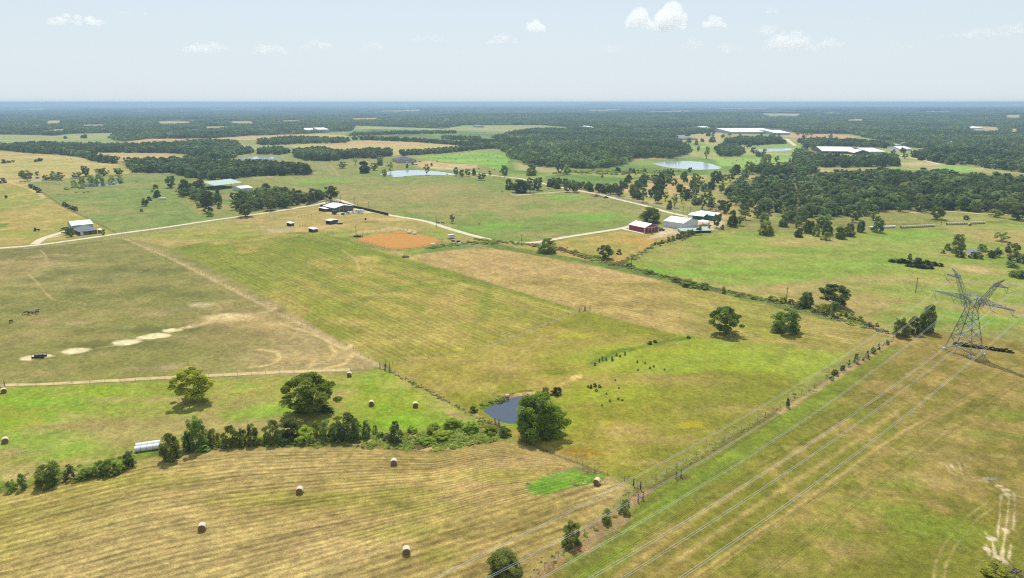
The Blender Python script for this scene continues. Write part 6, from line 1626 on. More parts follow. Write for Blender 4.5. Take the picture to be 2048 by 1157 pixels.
# gates and braces
def gate(P, Q, label, h=1.3):
    a = pt(*P); b = pt(*Q); d = (b - a); L_ = math.hypot(d.x, d.y); ang = math.atan2(d.y, d.x)
    r = empty('farm_gate', a, ang, label, 'gate')
    for x in (0, L_): mb = MB(); mb.tube([(x, 0, -.2), (x, 0, h + .8)], [.13, .13], 6); mb.build('post', M['wood'], r)
    mb = MB()
    for z in (.35, .65, .95, 1.25): mb.bar((.2, 0, z), (L_ - .2, 0, z), .035)
    for x in (.2, L_ / 2, L_ - .2): mb.bar((x, 0, .35), (x, 0, 1.25), .035)
    mb.build('gate_panel', M['steel'], r)
gate((760, 737), (771, 740), 'left pipe gate at the meeting of the field fences'); gate((772, 733), (779, 737), 'middle pipe gate at the meeting of the field fences'); gate((770, 741), (779, 745), 'right pipe gate at the meeting of the field fences')
gate((1159, 625), (1169, 623), 'left pipe gate at the lower corner of the tan strip'); gate((1171, 622.5), (1180, 620), 'right pipe gate at the lower corner of the tan strip'); gate((990, 849), (998, 852), 'small gate beside the near pond')
gate((1276, 1004), (1286, 999), 'pair of tall brace posts on the power line fence'); gate((1267, 972), (1281, 978), 'wooden brace at the end of the cross fence by the power line'); gate((0, 776), (10, 774), 'pipe gate at the left end of the dirt track')
gate((1352, 958), (1362, 954), 'posts of a small water gap on the power line fence')
ent = empty('ranch_gateway', pt(999, 357), 0, 'tall timber ranch gateway over the lane near the big house', 'gateway')
gp = [pt(1000, 358), pt(1009, 356.5)]
for q in gp: mb = MB(); v = q - ent.location; mb.tube([(v.x, v.y, 0), (v.x, v.y, 5.2)], [.25, .22], 6); mb.build('post', M['wood'], ent)
mb = MB(); mb.bar(gp[0] - ent.location + Vector((0, 0, 5.2)), gp[1] - ent.location + Vector((0, 0, 5.2)), .22); mb.build('beam', M['wood'], ent)
# arena pipe fence
AFN = [(700, 477), (704, 473.5), (735, 468), (760, 463.5), (785, 460.5), (800, 460), (815, 463), (838, 466), (856, 471), (886, 481), (884, 485), (868, 490.5), (846, 495.5), (820, 499.5), (797, 501.5), (778, 500.5), (752, 493), (722, 485), (700, 477)]
fence(AFN, 'steel pipe fence around the orange riding arena', 4.5, 1.6, .07, 'steel', (.5, 1.0, 1.55), .035, name='arena_fence')
fence([(597, 437), (615, 433), (640, 429), (660, 426.5)], 'rail fence of the paddock left of the charcoal barn', 4, 1.4, .08, 'wood', (.5, .9, 1.3), .04)
fence([(600, 455), (610, 453), (616, 456)], 'broken rail fence by the middle sheds', 2.5, 1.5, .09, 'wood', (.6, 1.2), .04)
fence([(655, 468), (662, 466), (668, 468), (668, 472)], 'small pen rails left of the arena', 2.5, 1.5, .08, 'steel', (.5, 1.0, 1.4), .035)
def screen(P, label, h, mat='black', name='windbreak_fence'):
    W = [Vector(ground(*p)) for p in P]; o = W[0]; r = empty(name, (o.x, o.y, gz1(o.x, o.y)), 0, label, 'fence')
    for i in range(len(W) - 1):
        n = max(1, int((W[i + 1] - W[i]).length / 9))
        for k in range(n):
            a = W[i].lerp(W[i + 1], k / n) - o; b = W[i].lerp(W[i + 1], (k + 1) / n) - o; m = (a + b) / 2
            mb = MB(); mb.box((m.x, m.y, h / 2), ((b - a).length - .05, .06, h), math.atan2(b.y - a.y, b.x - a.x)); mb.build('panel', M[mat], r)
            mb = MB(); mb.bar((a.x, a.y, -.1), (a.x, a.y, h + .15), .09); mb.build('post', M['steel'], r)
screen([(678, 408.5), (700, 414), (740, 423.5), (777, 432)], 'long black cloth windbreak fence beside the gravel road', 2.2)
screen([(612, 412), (622, 409), (636, 404.5)], 'short dark panel fence under the farm grove', 2.0, 'dark_wall', 'panel_fence')
screen([(640, 414), (652, 414)], 'short dark panel fence left of the charcoal barn', 2.0, 'dark_wall', 'panel_fence')
fence([(1020, 390), (1030, 393), (1060, 391), (1120, 387)], 'pale rail fence beside the ranch lane fork', 5, 1.4, .09, 'trim', (.6, 1.2), .07, name='rail_fence')
fence([(1200, 389), (1260, 399), (1320, 414), (1370, 427)], 'pale rail fence between the lane and the savanna', 5, 1.3, .08, 'trim', (.5, 1.1), .06, name='rail_fence')
fence([(700, 478), (722, 486.5), (755, 496), (775, 502), (800, 503)], 'low pipe rail outside the arena corner', 6, 1.1, .06, 'steel', (.9,), .035, name='rail_fence')

# ================================================================== BUILDINGS
def foot(N_, L_, R_):
    n, l, r = (Vector(ground(*p)) for p in (N_, L_, R_))
    u = (r - n); v = (l - n)
    U, V = u.length, v.length; u.normalize()
    v2 = Vector((-u.y, u.x)); 
    if v2.dot(v) < 0: v2 = -v2
    # blend measured directions so that the two walls stay square
    va = math.atan2(v.y, v.x); ua = math.atan2(u.y, u.x); diff = (va - ua + math.pi) % (2 * math.pi) - math.pi
    fix = (diff - math.copysign(math.pi / 2, diff)) / 2
    ua += fix
    ang = ua
    return n, ang, U, V, math.copysign(1, diff)
def building(name, N_, L_, R_, h, rh, ridge, wall, roof, label, cat='barn', over=.35, doors=(), windows=(), open_sides=(), trim=None, slab=None):
    """N_ near corner, L_/R_ ground corners; local x runs N->R (length U), local y N->L (length V)"""
    n, ang, U, V, sg = foot(N_, L_, R_)
    r = empty(name, (n.x, n.y, gz1(n.x, n.y)), ang, label, cat)
    def Y(v): return v * sg
    T = .15
    sides = {'front': ((0, 0), (U, 0)), 'back': ((0, V), (U, V)), 'left': ((0, 0), (0, V)), 'right': ((U, 0), (U, V))}
    mb = MB()
    for k, ((x0, y0), (x1, y1)) in sides.items():
        if k in open_sides: continue
        gable = (ridge == 'y' and k in ('front', 'back')) or (ridge == 'x' and k in ('left', 'right'))
        pts = [(x0, Y(y0), -.3), (x1, Y(y1), -.3), (x1, Y(y1), h)] + ([((x0 + x1) / 2, Y((y0 + y1) / 2), h + rh - .08)] if gable else []) + [(x0, Y(y0), h)]
        inn = (0, T) if k == 'front' else (0, -T) if k == 'back' else (T, 0) if k == 'left' else (-T, 0)
        q = [(a + inn[0], b + Y(inn[1]), c) for a, b, c in pts]; m = len(pts)
        mb.quad(pts); mb.quad(q[::-1])
        for i in range(m): j = (i + 1) % m; mb.quad([pts[i], q[i], q[j], pts[j]])
    if mb.v: mb.build('wall', M[wall], r)
    if open_sides:
        for x in np.linspace(.1, U - .1, max(2, int(U / 6) + 1)):
            for y in (.1, V - .1):
                m2 = MB(); m2.box((x, Y(y), h / 2), (.2, .2, h)); m2.build('post', M['steel'], r)
    mb = MB(); O = over; t = .12
    def slab_(pts):
        top = [(a, b, c + t) for a, b, c in pts]; m = len(pts)
        mb.quad(top); mb.quad(pts[::-1])
        for i in range(m): j = (i + 1) % m; mb.quad([pts[i], pts[j], top[j], top[i]])
    if ridge == 'x':
        dz = rh / (V / 2) * O
        slab_([(-O, Y(-O), h - dz), (U + O, Y(-O), h - dz), (U + O, Y(V / 2), h + rh), (-O, Y(V / 2), h + rh)]); slab_([(-O, Y(V / 2), h + rh), (U + O, Y(V / 2), h + rh), (U + O, Y(V + O), h - dz), (-O, Y(V + O), h - dz)])
    elif ridge == 'y':
        dz = rh / (U / 2) * O
        slab_([(-O, Y(-O), h - dz), (U / 2, Y(-O), h + rh), (U / 2, Y(V + O), h + rh), (-O, Y(V + O), h - dz)]); slab_([(U / 2, Y(-O), h + rh), (U + O, Y(-O), h - dz), (U + O, Y(V + O), h - dz), (U / 2, Y(V + O), h + rh)])
    elif ridge == 'hip':
        a = min(U, V) / 2; z = h
        if U >= V: r0, r1 = (a, V / 2), (U - a, V / 2)
        else: r0, r1 = (U / 2, a), (U / 2, V - a)
        c = [(-O, -O), (U + O, -O), (U + O, V + O), (-O, V + O)]
        C_ = [(x, Y(y), z) for x, y in c]; A_ = (r0[0], Y(r0[1]), h + rh); B_ = (r1[0], Y(r1[1]), h + rh)
        if U >= V: fs = [[C_[0], C_[1], B_, A_], [C_[1], C_[2], B_], [C_[2], C_[3], A_, B_], [C_[3], C_[0], A_]]
        else: fs = [[C_[0], C_[1], A_], [C_[1], C_[2], B_, A_], [C_[2], C_[3], B_], [C_[3], C_[0], A_, B_]]
        for f in fs: mb.quad(f)
        slab_([(x, y, z - .13) for x, y, z in C_])
    else:                                  # single pitch, high at the back
        slab_([(-O, Y(-O), h), (U + O, Y(-O), h), (U + O, Y(V + O), h + rh), (-O, Y(V + O), h + rh)])
    mb.build('roof', M[roof], r)
    def onface(face, c, w_, hh, z, mat, nm, th=.08):
        m2 = MB()
        if face == 'front': m2.box((c * U, Y(-th / 2 - .01), z + hh / 2), (w_, th, hh))
        elif face == 'left': m2.box((-th / 2 - .01, Y(c * V), z + hh / 2), (th, w_, hh))
        elif face == 'right': m2.box((U + th / 2 + .01, Y(c * V), z + hh / 2), (th, w_, hh))
        return m2.build(nm, M[mat], r)
    for (face, c, w_, hh, mat) in doors:
        d = onface(face, c, w_, hh, 0, mat, 'door', .1)
        for s in (-1, 1):
            fr_ = onface(face, c + s * (w_ / 2 + .08) / (U if face == 'front' else V), .16, hh + .1, 0, 'trim', 'door_frame', .14)
        onface(face, c, w_ + .3, .16, hh + .02, 'trim', 'door_frame', .14)
    for (face, c, w_, hh, z) in windows:
        onface(face, c, w_ + .2, hh + .2, z - .1, 'trim', 'window_frame', .05); onface(face, c, w_, hh, z, 'glass', 'window', .09)
    if trim:
        for x, y in ((0, 0), (U, 0), (0, V)):
            m2 = MB(); m2.box((x, Y(y), h / 2), (.34, .34, h)); m2.build('corner_trim', M[trim], r)
        m2 = MB(); m2.box((U / 2, Y(-.03), h - .25), (U, .1, .22)); m2.box((-.03, Y(V / 2), h - .25), (.1, V, .22)); m2.build('eave_trim', M[trim], r)
    if slab:
        m2 = MB(); x0, y0, x1, y1 = slab; m2.box(((x0 + x1) / 2, Y((y0 + y1) / 2), .08), (x1 - x0, y1 - y0, .3)); m2.build('slab', M['concrete'], r)
    return r, U, V
building('red_barn', (1289.2, 466.8), (1257.5, 460.0), (1316, 463.2), 4.0, 2.1, 'y', 'red_wall', 'white_roof', 'dark red metal barn with white gable roof, white trim and sliding doors', trim='trim',
         doors=[('front', .38, 3.2, 3.3, 'red_wall'), ('front', .62, 3.2, 3.3, 'red_wall')], slab=(-3.4, -1.5, -.1, 22.0))
building('white_barn', (1366, 459.3), (1327, 453.6), (1395.5, 452.6), 4.5, 2.4, 'y', 'white_wall', 'white_roof', 'largest white metal barn with gable roof right of the red barn', trim=None,
         doors=[('front', .13, 2.6, 3.6, 'white_wall'), ('front', .38, 3.0, 3.8, 'white_wall'), ('front', .68, 3.0, 3.8, 'white_wall')])
building('open_shed', (1406, 443.5), (1377, 440), (1417, 439.8), 4.0, 1.2, 'y', 'dark', 'white_roof', 'white-roofed open shed joined to the back of the white barn', 'shed', open_sides=('front', 'right', 'left', 'back'))
building('carport', (1407, 452.6), (1394, 450.2), (1417, 450), 2.8, .25, 'mono', 'dark', 'white_roof', 'small flat white carport at the corner of the white barn', 'carport', open_sides=('front', 'right', 'left', 'back'))
building('teal_shed', (1425, 442.5), (1386, 437.4), (1440, 437.2), 4.1, .5, 'mono', 'teal_wall', 'white_roof', 'long teal green metal shed with pale roof behind the white barn', 'shed')
building('low_shed', (1364, 467.8), (1369, 464.0), (1398, 460.2), 1.7, .6, 'mono', 'grey_wall', 'pgreen_roof', 'long low shed with pale green roof in front of the white barn', 'shed', open_sides=('front',))
building('charcoal_barn', (669.6, 425.6), (650.5, 420.2), (705, 420.8), 3.7, 1.8, 'y', 'dark_wall', 'white_roof', 'charcoal grey metal barn with white gable roof behind parked vehicles', doors=[('front', .36, 4.0, 3.0, 'brick')], windows=[('front', .75, 1.5, 1.0, 1.4)])
building('lean_to', (652.0, 424.4), (643.6, 421.2), (659, 423.0), 2.5, .3, 'mono', 'dark_wall', 'white_roof', 'small white-roofed lean-to at the left end of the charcoal barn', 'shed', open_sides=('left', 'front'))
building('loafing_shed', (581, 453.2), (573.6, 452.0), (588.4, 452.0), 2.1, .5, 'mono', 'dark_wall', 'white_roof', 'leftmost small dark loafing shed with white roof', 'shed', open_sides=('left',))
building('loafing_shed', (626.8, 465.8), (619, 463.6), (635.2, 464.2), 2.2, .5, 'mono', 'dark_wall', 'white_roof', 'small dark loafing shed with white roof nearest the arena', 'shed', open_sides=('left',))
building('loafing_shed', (661, 449.6), (651, 447.9), (677, 447.4), 2.7, .5, 'y', 'dark_wall', 'white_roof', 'larger dark loafing shed with white roof between the barn and arena', 'shed', open_sides=('left',))
building('workshop', (146, 465.0), (137, 456.6), (187.5, 460.8), 4.6, 1.6, 'x', 'grey_wall', 'white_roof', 'pale grey metal workshop with white roof behind the farmhouse', 'workshop', doors=[('left', .4, 3.5, 3.2, 'dark')])
building('farmhouse', (160, 471.8), (150.5, 466.2), (194.5, 467.6), 2.6, 3.0, 'hip', 'brick', 'grey_roof', 'low brown brick farmhouse with grey hip roof', 'house', .6, doors=[('front', .12, 1.4, 2.1, 'trim')],
         windows=[('front', .3, 1.2, 1.2, .9), ('front', .42, 1.2, 1.2, .9), ('front', .78, 1.6, 1.2, .9)])
building('covered_arena', (430, 381), (400, 375), (474, 373.5), 4.8, 3.0, 'x', 'dark', 'pgreen_roof', 'large open-sided barn with pale green metal roof in the farm grove', open_sides=('front', 'right', 'left', 'back'))
building('white_shed', (482, 384), (471, 379.5), (504, 381.8), 3.4, 1.3, 'x', 'white_wall', 'white_roof', 'white metal shed right of the green-roofed barn', 'shed', doors=[('front', .4, 3, 2.8, 'grey_wall')])
hs_, U_, V_ = building('big_house', (797, 326.5), (779, 323), (834, 325.6), 3.6, 5.2, 'hip', 'stone', 'dark_roof', 'large stone country house with dark hip roofs by the pond', 'house', .8,
         doors=[('front', .5, 4.5, 2.6, 'trim')], windows=[('front', .2, 2, 1.5, 1), ('front', .8, 2, 1.5, 1), ('front', .92, 1.6, 1.4, 1), ('left', .5, 2, 1.5, 1)])
for cx_, w_ in ((.16, 9), (.74, 9)):
    x0 = cx_ * U_; mb = MB(); hh = 3.6; g = 3.0; d_ = -3.2
    sgn = -1 if hs_ is None else 1
    for y_ in (d_,):
        mb.quad([(x0 - w_ / 2, y_, -.2), (x0 + w_ / 2, y_, -.2), (x0 + w_ / 2, y_, hh), (x0, y_, hh + g), (x0 - w_ / 2, y_, hh)])
    mb.quad([(x0 - w_ / 2, 0, -.2), (x0 - w_ / 2, d_, -.2), (x0 - w_ / 2, d_, hh), (x0 - w_ / 2, 0, hh)]); mb.quad([(x0 + w_ / 2, d_, -.2), (x0 + w_ / 2, 0, -.2), (x0 + w_ / 2, 0, hh), (x0 + w_ / 2, d_, hh)])
    mb.build('gable_wall', M['stone'], hs_)
    mb = MB(); e = .5
    for s in (-1, 1):
        mb.quad([(x0, d_ - e, hh + g + .15), (x0 + s * (w_ / 2 + e), d_ - e, hh - .2), (x0 + s * (w_ / 2 + e), 5, hh - .2), (x0, 5, hh + g + .15)])
    mb.build('gable_roof', M['dark_roof'], hs_)
building('long_barn', (1463, 268.5), (1440, 262.5), (1543, 267.0), 6.0, 6.5, 'x', 'grey_wall', 'white_roof', 'very long white-roofed barn on the far rise, left of the smaller one', over=1.5)
building('long_barn', (1549, 270.5), (1540, 266), (1574, 270), 6, 5, 'x', 'grey_wall', 'white_roof', 'smaller white-roofed barn at the right end of the very long one', over=1)
building('grey_house', (1365, 281), (1358, 276.5), (1392, 280.5), 4, 5, 'hip', 'stone', 'grey_roof', 'pale grey-roofed house at the far wood edge', 'house', 1.0)
building('stable_block', (1645, 307.5), (1620, 300.5), (1713, 308.5), 4.6, 5.0, 'x', 'dark_wall', 'white_roof', 'long white-roofed stable among the oaks with near-black panels for open bays', over=1.5, doors=[('front', .3, 6, 3, 'dark'), ('front', .5, 6, 3, 'dark'), ('front', .7, 6, 3, 'dark')])
building('brown_barn', (1708, 310), (1700, 304.5), (1730, 309), 3.6, 4.5, 'y', 'brick', 'white_roof', 'brown gabled barn front between the two long white roofs', doors=[('front', .3, 3, 2.5, 'dark'), ('front', .7, 3, 2.5, 'dark')])
building('stable_block', (1738, 308.5), (1722, 302.5), (1760, 307.5), 4.2, 4, 'x', 'grey_wall', 'white_roof', 'white-roofed stable at the right of the brown gabled barn', over=1)
building('white_hall', (1799, 302.5), (1793, 298.5), (1819, 302.3), 4, 3, 'x', 'white_wall', 'white_roof', 'small white hall among trees right of the stables', 'hall')
building('far_shed', (1784, 294.5), (1781, 292.7), (1797, 294.3), 4, 2, 'x', 'grey_wall', 'pgreen_roof', 'little pale green-roofed shed behind the white hall', 'shed')
building('far_house', (1813, 292.5), (1811, 290.5), (1823, 292.4), 4, 3, 'hip', 'grey_wall', 'grey_roof', 'tiny grey house at the wood edge behind the white hall', 'house')
building('far_barn', (609, 264), (607, 261.8), (626, 263.8), 6, 4, 'x', 'white_wall', 'white_roof', 'far white barn at the forest edge, left of two')
building('far_barn', (636, 263.4), (633, 260.8), (656, 262.8), 6, 4, 'x', 'white_wall', 'white_roof', 'far white barn at the forest edge, right of two')
building('far_barn', (1167, 260), (1166, 258), (1176, 259.8), 6, 4, 'x', 'white_wall', 'white_roof', 'tiny far white barn beyond the middle forest, left of two')
building('far_barn', (1179, 260), (1178, 258), (1187, 259.8), 6, 5, 'hip', 'white_wall', 'white_roof', 'tiny far white house beyond the middle forest, right of two')
building('far_barn', (958, 255.6), (957, 254), (967, 255.4), 5, 4, 'hip', 'stone', 'grey_roof', 'tiny far house on the pale field left of the middle forest')
building('far_barn', (1405, 258.5), (1404, 257), (1414, 258), 5, 3, 'x', 'white_wall', 'white_roof', 'tiny far shed just above the grey house oaks', 'shed')
building('far_house', (1980, 336), (1972, 333), (2004, 335.5), 3.5, 3, 'hip', 'white_wall', 'grey_roof', 'white house hidden among the far right park oaks', 'house')
building('far_barn', (1940, 258.6), (1938, 256.6), (1956, 258.2), 4, 3, 'x', 'white_wall', 'white_roof', 'far white barn in the pale clearing at the right')
building('far_barn', (1888, 292), (1885, 290), (1905, 291.6), 5, 3, 'x', 'white_wall', 'white_roof', 'far white roof showing at the wood edge on the right')
building('well_house', (200, 467.3), (197, 466.4), (205, 466.6), 2.3, .4, 'mono', 'brick', 'white_roof', 'small flat-roofed patio cover at the right end of the farmhouse', 'shed', open_sides=('front', 'right'))
# ================================================================== VEHICLES, TRAILERS, YARD THINGS
def vehicle(px, py, ang, body, label, cat, kind='pickup', L_=5.6):
    p = pt(px, py); r = empty({'pickup': 'pickup_truck', 'car': 'parked_car', 'trailer': 'horse_trailer', 'box': 'cargo_trailer', 'tractor': 'farm_tractor'}[kind], p, math.radians(ang), label, cat)
    W2 = .95
    def prism(prof, w_, mat, nm):
        mb = MB(); n = len(prof)
        a = [(x, -w_, z) for x, z in prof]; b = [(x, w_, z) for x, z in prof]
        mb.quad(a); mb.quad(b[::-1])
        for i in range(n): j = (i + 1) % n; mb.quad([a[j], a[i], b[i], b[j]])
        return mb.build(nm, M[mat], r)
    wr = .40; h = L_ / 2
    if kind in ('pickup', 'car'):
        prism([(-h, .45), (h, .45), (h, .95), (h * .45, 1.08), (-h, 1.05)], W2, body, 'body')
        cab = [(-h * .1, 1.07), (h * .5, 1.07), (h * .26, 1.72), (h * .0 if kind == 'pickup' else -h * .5, 1.75), (-h * .12 if kind == 'pickup' else -h * .85, 1.07)]
        prism(cab, W2 * .86, 'glass', 'window'); prism([(h * .24, 1.74), (-h * .02 if kind == 'pickup' else -h * .5, 1.74), (-h * .02 if kind == 'pickup' else -h * .5, 1.82), (h * .22, 1.82)], W2 * .84, body, 'cab_roof')
        xs = (-h * .62, h * .62)
    elif kind in ('trailer', 'box'):
        prism([(-h, .6), (h, .6), (h * 1.05, 1.5), (h, 2.7), (h * .9, 2.85), (-h * .95, 2.85), (-h, 2.7)], 1.15, body, 'body')
        mb = MB(); mb.bar((h, 0, .6), (h + 1.3, 0, .6), .08); mb.build('hitch', M['steel'], r)
        for sx_ in (-.5, 0, .5):
            for sy_ in (-1, 1): mb = MB(); mb.box((sx_ * h, sy_ * 1.17, 2.1), (.9, .05, .5)); mb.build('window', M['glass'], r)
        xs = (-.45, .5); W2 = 1.1
    else:
        prism([(-.2, .8), (1.9, .8), (1.9, 1.5), (-.2, 1.6)], .45, body, 'hood'); prism([(-1.3, .9), (-.1, .9), (-.2, 2.5), (-1.2, 2.5)], .7, 'glass', 'cab'); prism([(-1.4, 2.5), (0, 2.5), (0, 2.62), (-1.4, 2.62)], .8, body, 'cab_roof')
        xs = (-.9, 1.4); W2 = .9
    for i, x in enumerate(xs):
        rr_ = .85 if kind == 'tractor' and i == 0 else wr
        for s in (-1, 1):
            mb = MB(); mb.bar((x, s * (W2 - .12), rr_), (x, s * (W2 + .1), rr_), rr_, n=14); w_ = mb.build('wheel', M['rubber'], r)
            mb = MB(); mb.bar((x, s * (W2 + .1), rr_), (x, s * (W2 + .12), rr_), rr_ * .5, n=10); mb.build('rim', M['steel'], w_)
for a in [(718.5, 426.6, -12, 'paint_white', 'long white horse trailer at the right of the charcoal barn', 'trailer', 'trailer', 7.5), (705, 427.2, -20, 'paint_white', 'white pickup beside the horse trailer', 'pickup', 'pickup'),
          (697.5, 428.2, -30, 'paint_white', 'white-topped car left of the white pickup', 'car', 'car', 4.6), (692, 425.8, 10, 'paint_dark', 'dark car close to the charcoal barn door', 'car', 'car', 4.6),
          (669, 429, 5, 'paint_dark', 'small black cargo trailer in front of the charcoal barn', 'trailer', 'box', 4.0), (652, 409.5, 50, 'paint_white', 'white pickup parked behind the charcoal barn under the oak', 'pickup', 'pickup'),
          (672, 406.5, 20, 'paint_white', 'white car behind the charcoal barn by the road', 'car', 'car', 4.6), (1323, 461.8, 10, 'paint_dark', 'dark car parked behind the red barn', 'car', 'car', 4.6), (1316.5, 459.6, -30, 'paint_dark', 'dark pickup half hidden behind the red barn', 'pickup', 'pickup'),
          (1416, 451.5, -15, 'paint_white', 'white pickup parked right of the carport', 'pickup', 'pickup'), (1212, 396.5, 20, 'paint_dark', 'dark vehicle under the savanna oaks beside the lane', 'car', 'car', 4.8),
          (902.5, 477.8, 30, 'paint_white', 'short white stock trailer between the arena and the road', 'trailer', 'trailer', 4.6), (874, 324.2, 100, 'paint_dark', 'tractor on bare ground right of the big house', 'tractor', 'tractor'), (840, 324.6, 0, 'paint_red', 'reddish car at the right end of the big house', 'car', 'car', 4.8),
          (832, 330.6, 10, 'paint_dark', 'dark pickup on the big house drive', 'pickup', 'pickup'), (827, 330.3, -10, 'paint_dark', 'dark car left of the pickup on the big house drive', 'car', 'car', 4.6), (73.5, 463, 30, 'paint_dark', 'dark little tractor left of the farmhouse drive', 'tractor', 'tractor'),
          (143.5, 464.5, 60, 'paint_white', 'white car beside the grey workshop', 'car', 'car', 4.5), (475, 414.5, -20, 'paint_white', 'white car under the roadside oaks', 'car', 'car', 4.5), (421, 416.8, 0, 'paint_white', 'white car at the edge of the farm grove', 'car', 'car', 4.5),
          (1845, 303, 0, 'paint_white', 'white car right of the white hall', 'car', 'car', 5)]:
    vehicle(*a)
def boxy(name, px, py, dims, mat, label, cat, rz=0, parts=None):
    p = pt(px, py); r = empty(name, p, rz, label, cat); mb = MB(); mb.box((0, 0, dims[2] / 2 + .15), dims); mb.build('body', M[mat], r)
    mb = MB()
    for sx_ in (-1, 1):
        for sy_ in (-1, 1): mb.box((sx_ * dims[0] * .4, sy_ * dims[1] * .4, .08), (.15, .15, .3))
    mb.build('feet', M['steel'], r)
    mb = MB(); mb.box((0, 0, dims[2] + .2), (dims[0] * 1.05, dims[1] * 1.05, .08)); mb.build('lid', M['trim' if mat in ('paint_white',) else 'steel'], r)
for a in [('stock_tank', 324, 399.5, (6.5, 1.8, 1.6), 'paint_white', 'long white tank lying in the green pasture right of the cedars', 'tank', .2), ('feed_bin', 818, 467.5, (2.2, 1.5, 1.4), 'paint_white', 'white-topped box on the far rail of the arena, left', 'box', .2),
          ('feed_bin', 829.5, 469.5, (2.2, 1.5, 1.4), 'paint_white', 'white-topped box on the far rail of the arena, right', 'box', .1), ('feed_bin', 866, 491, (2.6, 1.4, 1.0), 'paint_white', 'white box at the near right rail of the arena', 'box', .5),
          ('feed_bin', 917, 484.5, (2.4, 1.4, 1.0), 'paint_dark', 'dark bin right of the stock trailer', 'bin', 0), ('feed_bin', 919, 489.5, (1.8, 1.2, .8), 'paint_white', 'small white trough in the weeds near the road', 'trough', .4), ('feed_bin', 906, 483.2, (2.2, 1.4, .8), 'paint_red', 'rusty red trough below the stock trailer', 'trough', .3),
          ('feed_bin', 686, 430, (2.6, 2.6, 1.4), 'teal_wall', 'dark green tank in front of the parked cars', 'tank', .3), ('feed_bin', 680, 449, (4.0, 1.4, 1.0), 'brick', 'brown trough against the larger loafing shed', 'trough', 0), ('feed_bin', 731.5, 440.8, (1.2, 1.2, 1.6), 'paint_dark', 'dark hay ring on the round worn patch', 'feeder', 0)]:
    boxy(*a)
# brush and tyre piles
def pile(px, py, w_, h_, mat, label, seed, cat='brush pile', name='brush_pile'):
    p = pt(px, py); r = np.random.default_rng(seed); mb = MB()
    for k in range(70):
        c = Vector((r.normal() * w_ / 5, r.normal() * w_ / 8, abs(r.normal()) * h_ / 3)); d = Vector((r.normal(), r.normal(), r.normal() * .5)).normalized() * w_ * .13
        mb.bar(c - d, c + d, .06 + .02 * w_ / 5, n=3)
    tag(mb.build(name, M[mat], None, p), label, cat)
pile(703 + 13, 474.8, 9, 1.6, 'black', 'dark tyre and brush pile at the left corner of the arena', 1); pile(811, 515.2, 6, 1.4, 'dark_wall', 'dark scrap heap below the arena at the strip corner', 2, 'scrap heap', 'scrap_heap')
pile(1193, 393.5, 12, 4, 'brush', 'large brown brush pile where the lane meets the savanna', 3); pile(1420, 423, 18, 9, 'brush', 'tall bare grey brush behind the teal shed', 4); pile(2012, 1146, 7, 1.6, 'brush', 'grey dead brush heap in the bottom right corner', 5)
pile(1998, 1140, 3.5, 1, 'brush', 'small tangle of dead branches beside the corner brush heap', 6)
tag(add('boulder', bale_mesh(77, M['rock'], M['rock'], .55, 1.3), None, pt(1014.5, 794.5), (0, 0, .3)), 'pale boulder on the sandy rim of the near pond', 'boulder')
# hay feeder on the sand patch
p = pt(79, 716); fd = empty('hay_feeder', p, .12, 'dark open hay feeder frame on the leftmost pale sand patch', 'feeder')
for y_ in (-.9, .9):
    mb = MB(); mb.box((0, y_, .45), (4.2, .6, .5)); mb.build('trough', M['black'], fd)
    mb = MB(); mb.bar((-2.1, y_, 1.5), (2.1, y_, 1.5), .06); mb.build('rail', M['dark_wall'], fd)
for x_ in (-2.1, -.7, .7, 2.1):
    for y_ in (-.9, .9): mb = MB(); mb.bar((x_, y_, -.1), (x_, y_, 1.5), .07); mb.build('post', M['dark_wall'], fd)

# ================================================================== ANIMALS
def beast(kind, mat, graze=True):
    """one continuous skinned body"""
    hs = kind == 'horse'
    H_ = 1.5 if hs else 1.3; bl = 1.5 if hs else 1.6; bw = .27 if hs else .36
    V, E, R = [], [], []
    def vtx(p, r): V.append(p); R.append(r); return len(V) - 1
    a = vtx((-bl / 2, 0, H_ * .86), (bw * .85)); b = vtx((-bl * .2, 0, H_ * .82), bw); c = vtx((bl * .2, 0, H_ * .80), bw * 1.02); d = vtx((bl / 2, 0, H_ * .86), bw * .82); E += [(a, b), (b, c), (c, d)]
    if graze: nk = [(bl / 2 + .32, 0, H_ * .72), (bl / 2 + .62, 0, H_ * .40), (bl / 2 + .70, 0, H_ * .20), (bl / 2 + .78, 0, .06)]
    else: nk = [(bl / 2 + .25, 0, H_ * 1.08), (bl / 2 + .45, 0, H_ * 1.28), (bl / 2 + .62, 0, H_ * 1.24), (bl / 2 + .85, 0, H_ * 1.08)]
    pr = d
    for q, r_ in zip(nk, (.19, .13, .13, .075)): n_ = vtx(q, r_); E.append((pr, n_)); pr = n_
    for x in (bl * .42, -bl * .42):
        for s in (-1, 1):
            back = x < 0; pr = d if not back else a
            ch = [((x, s * bw * .55, H_ * .62), .13 if back else .11), ((x + (.08 if back else 0), s * bw * .6, H_ * .36), .07), ((x - (.10 if back else 0), s * bw * .6, H_ * .22), .05), ((x, s * bw * .6, .03), .055)]
            for q, r_ in ch: n_ = vtx(q, r_); E.append((pr, n_)); pr = n_
    t1 = vtx((-bl / 2 - .18, 0, H_ * .78), .06); t2 = vtx((-bl / 2 - .24, 0, H_ * .42), .07 if hs else .03); E += [(a, t1), (t1, t2)]
    me = bpy.data.meshes.new(kind); me.from_pydata(V, E, []); me.materials.append(M[mat])
    return me, R
AN = {}
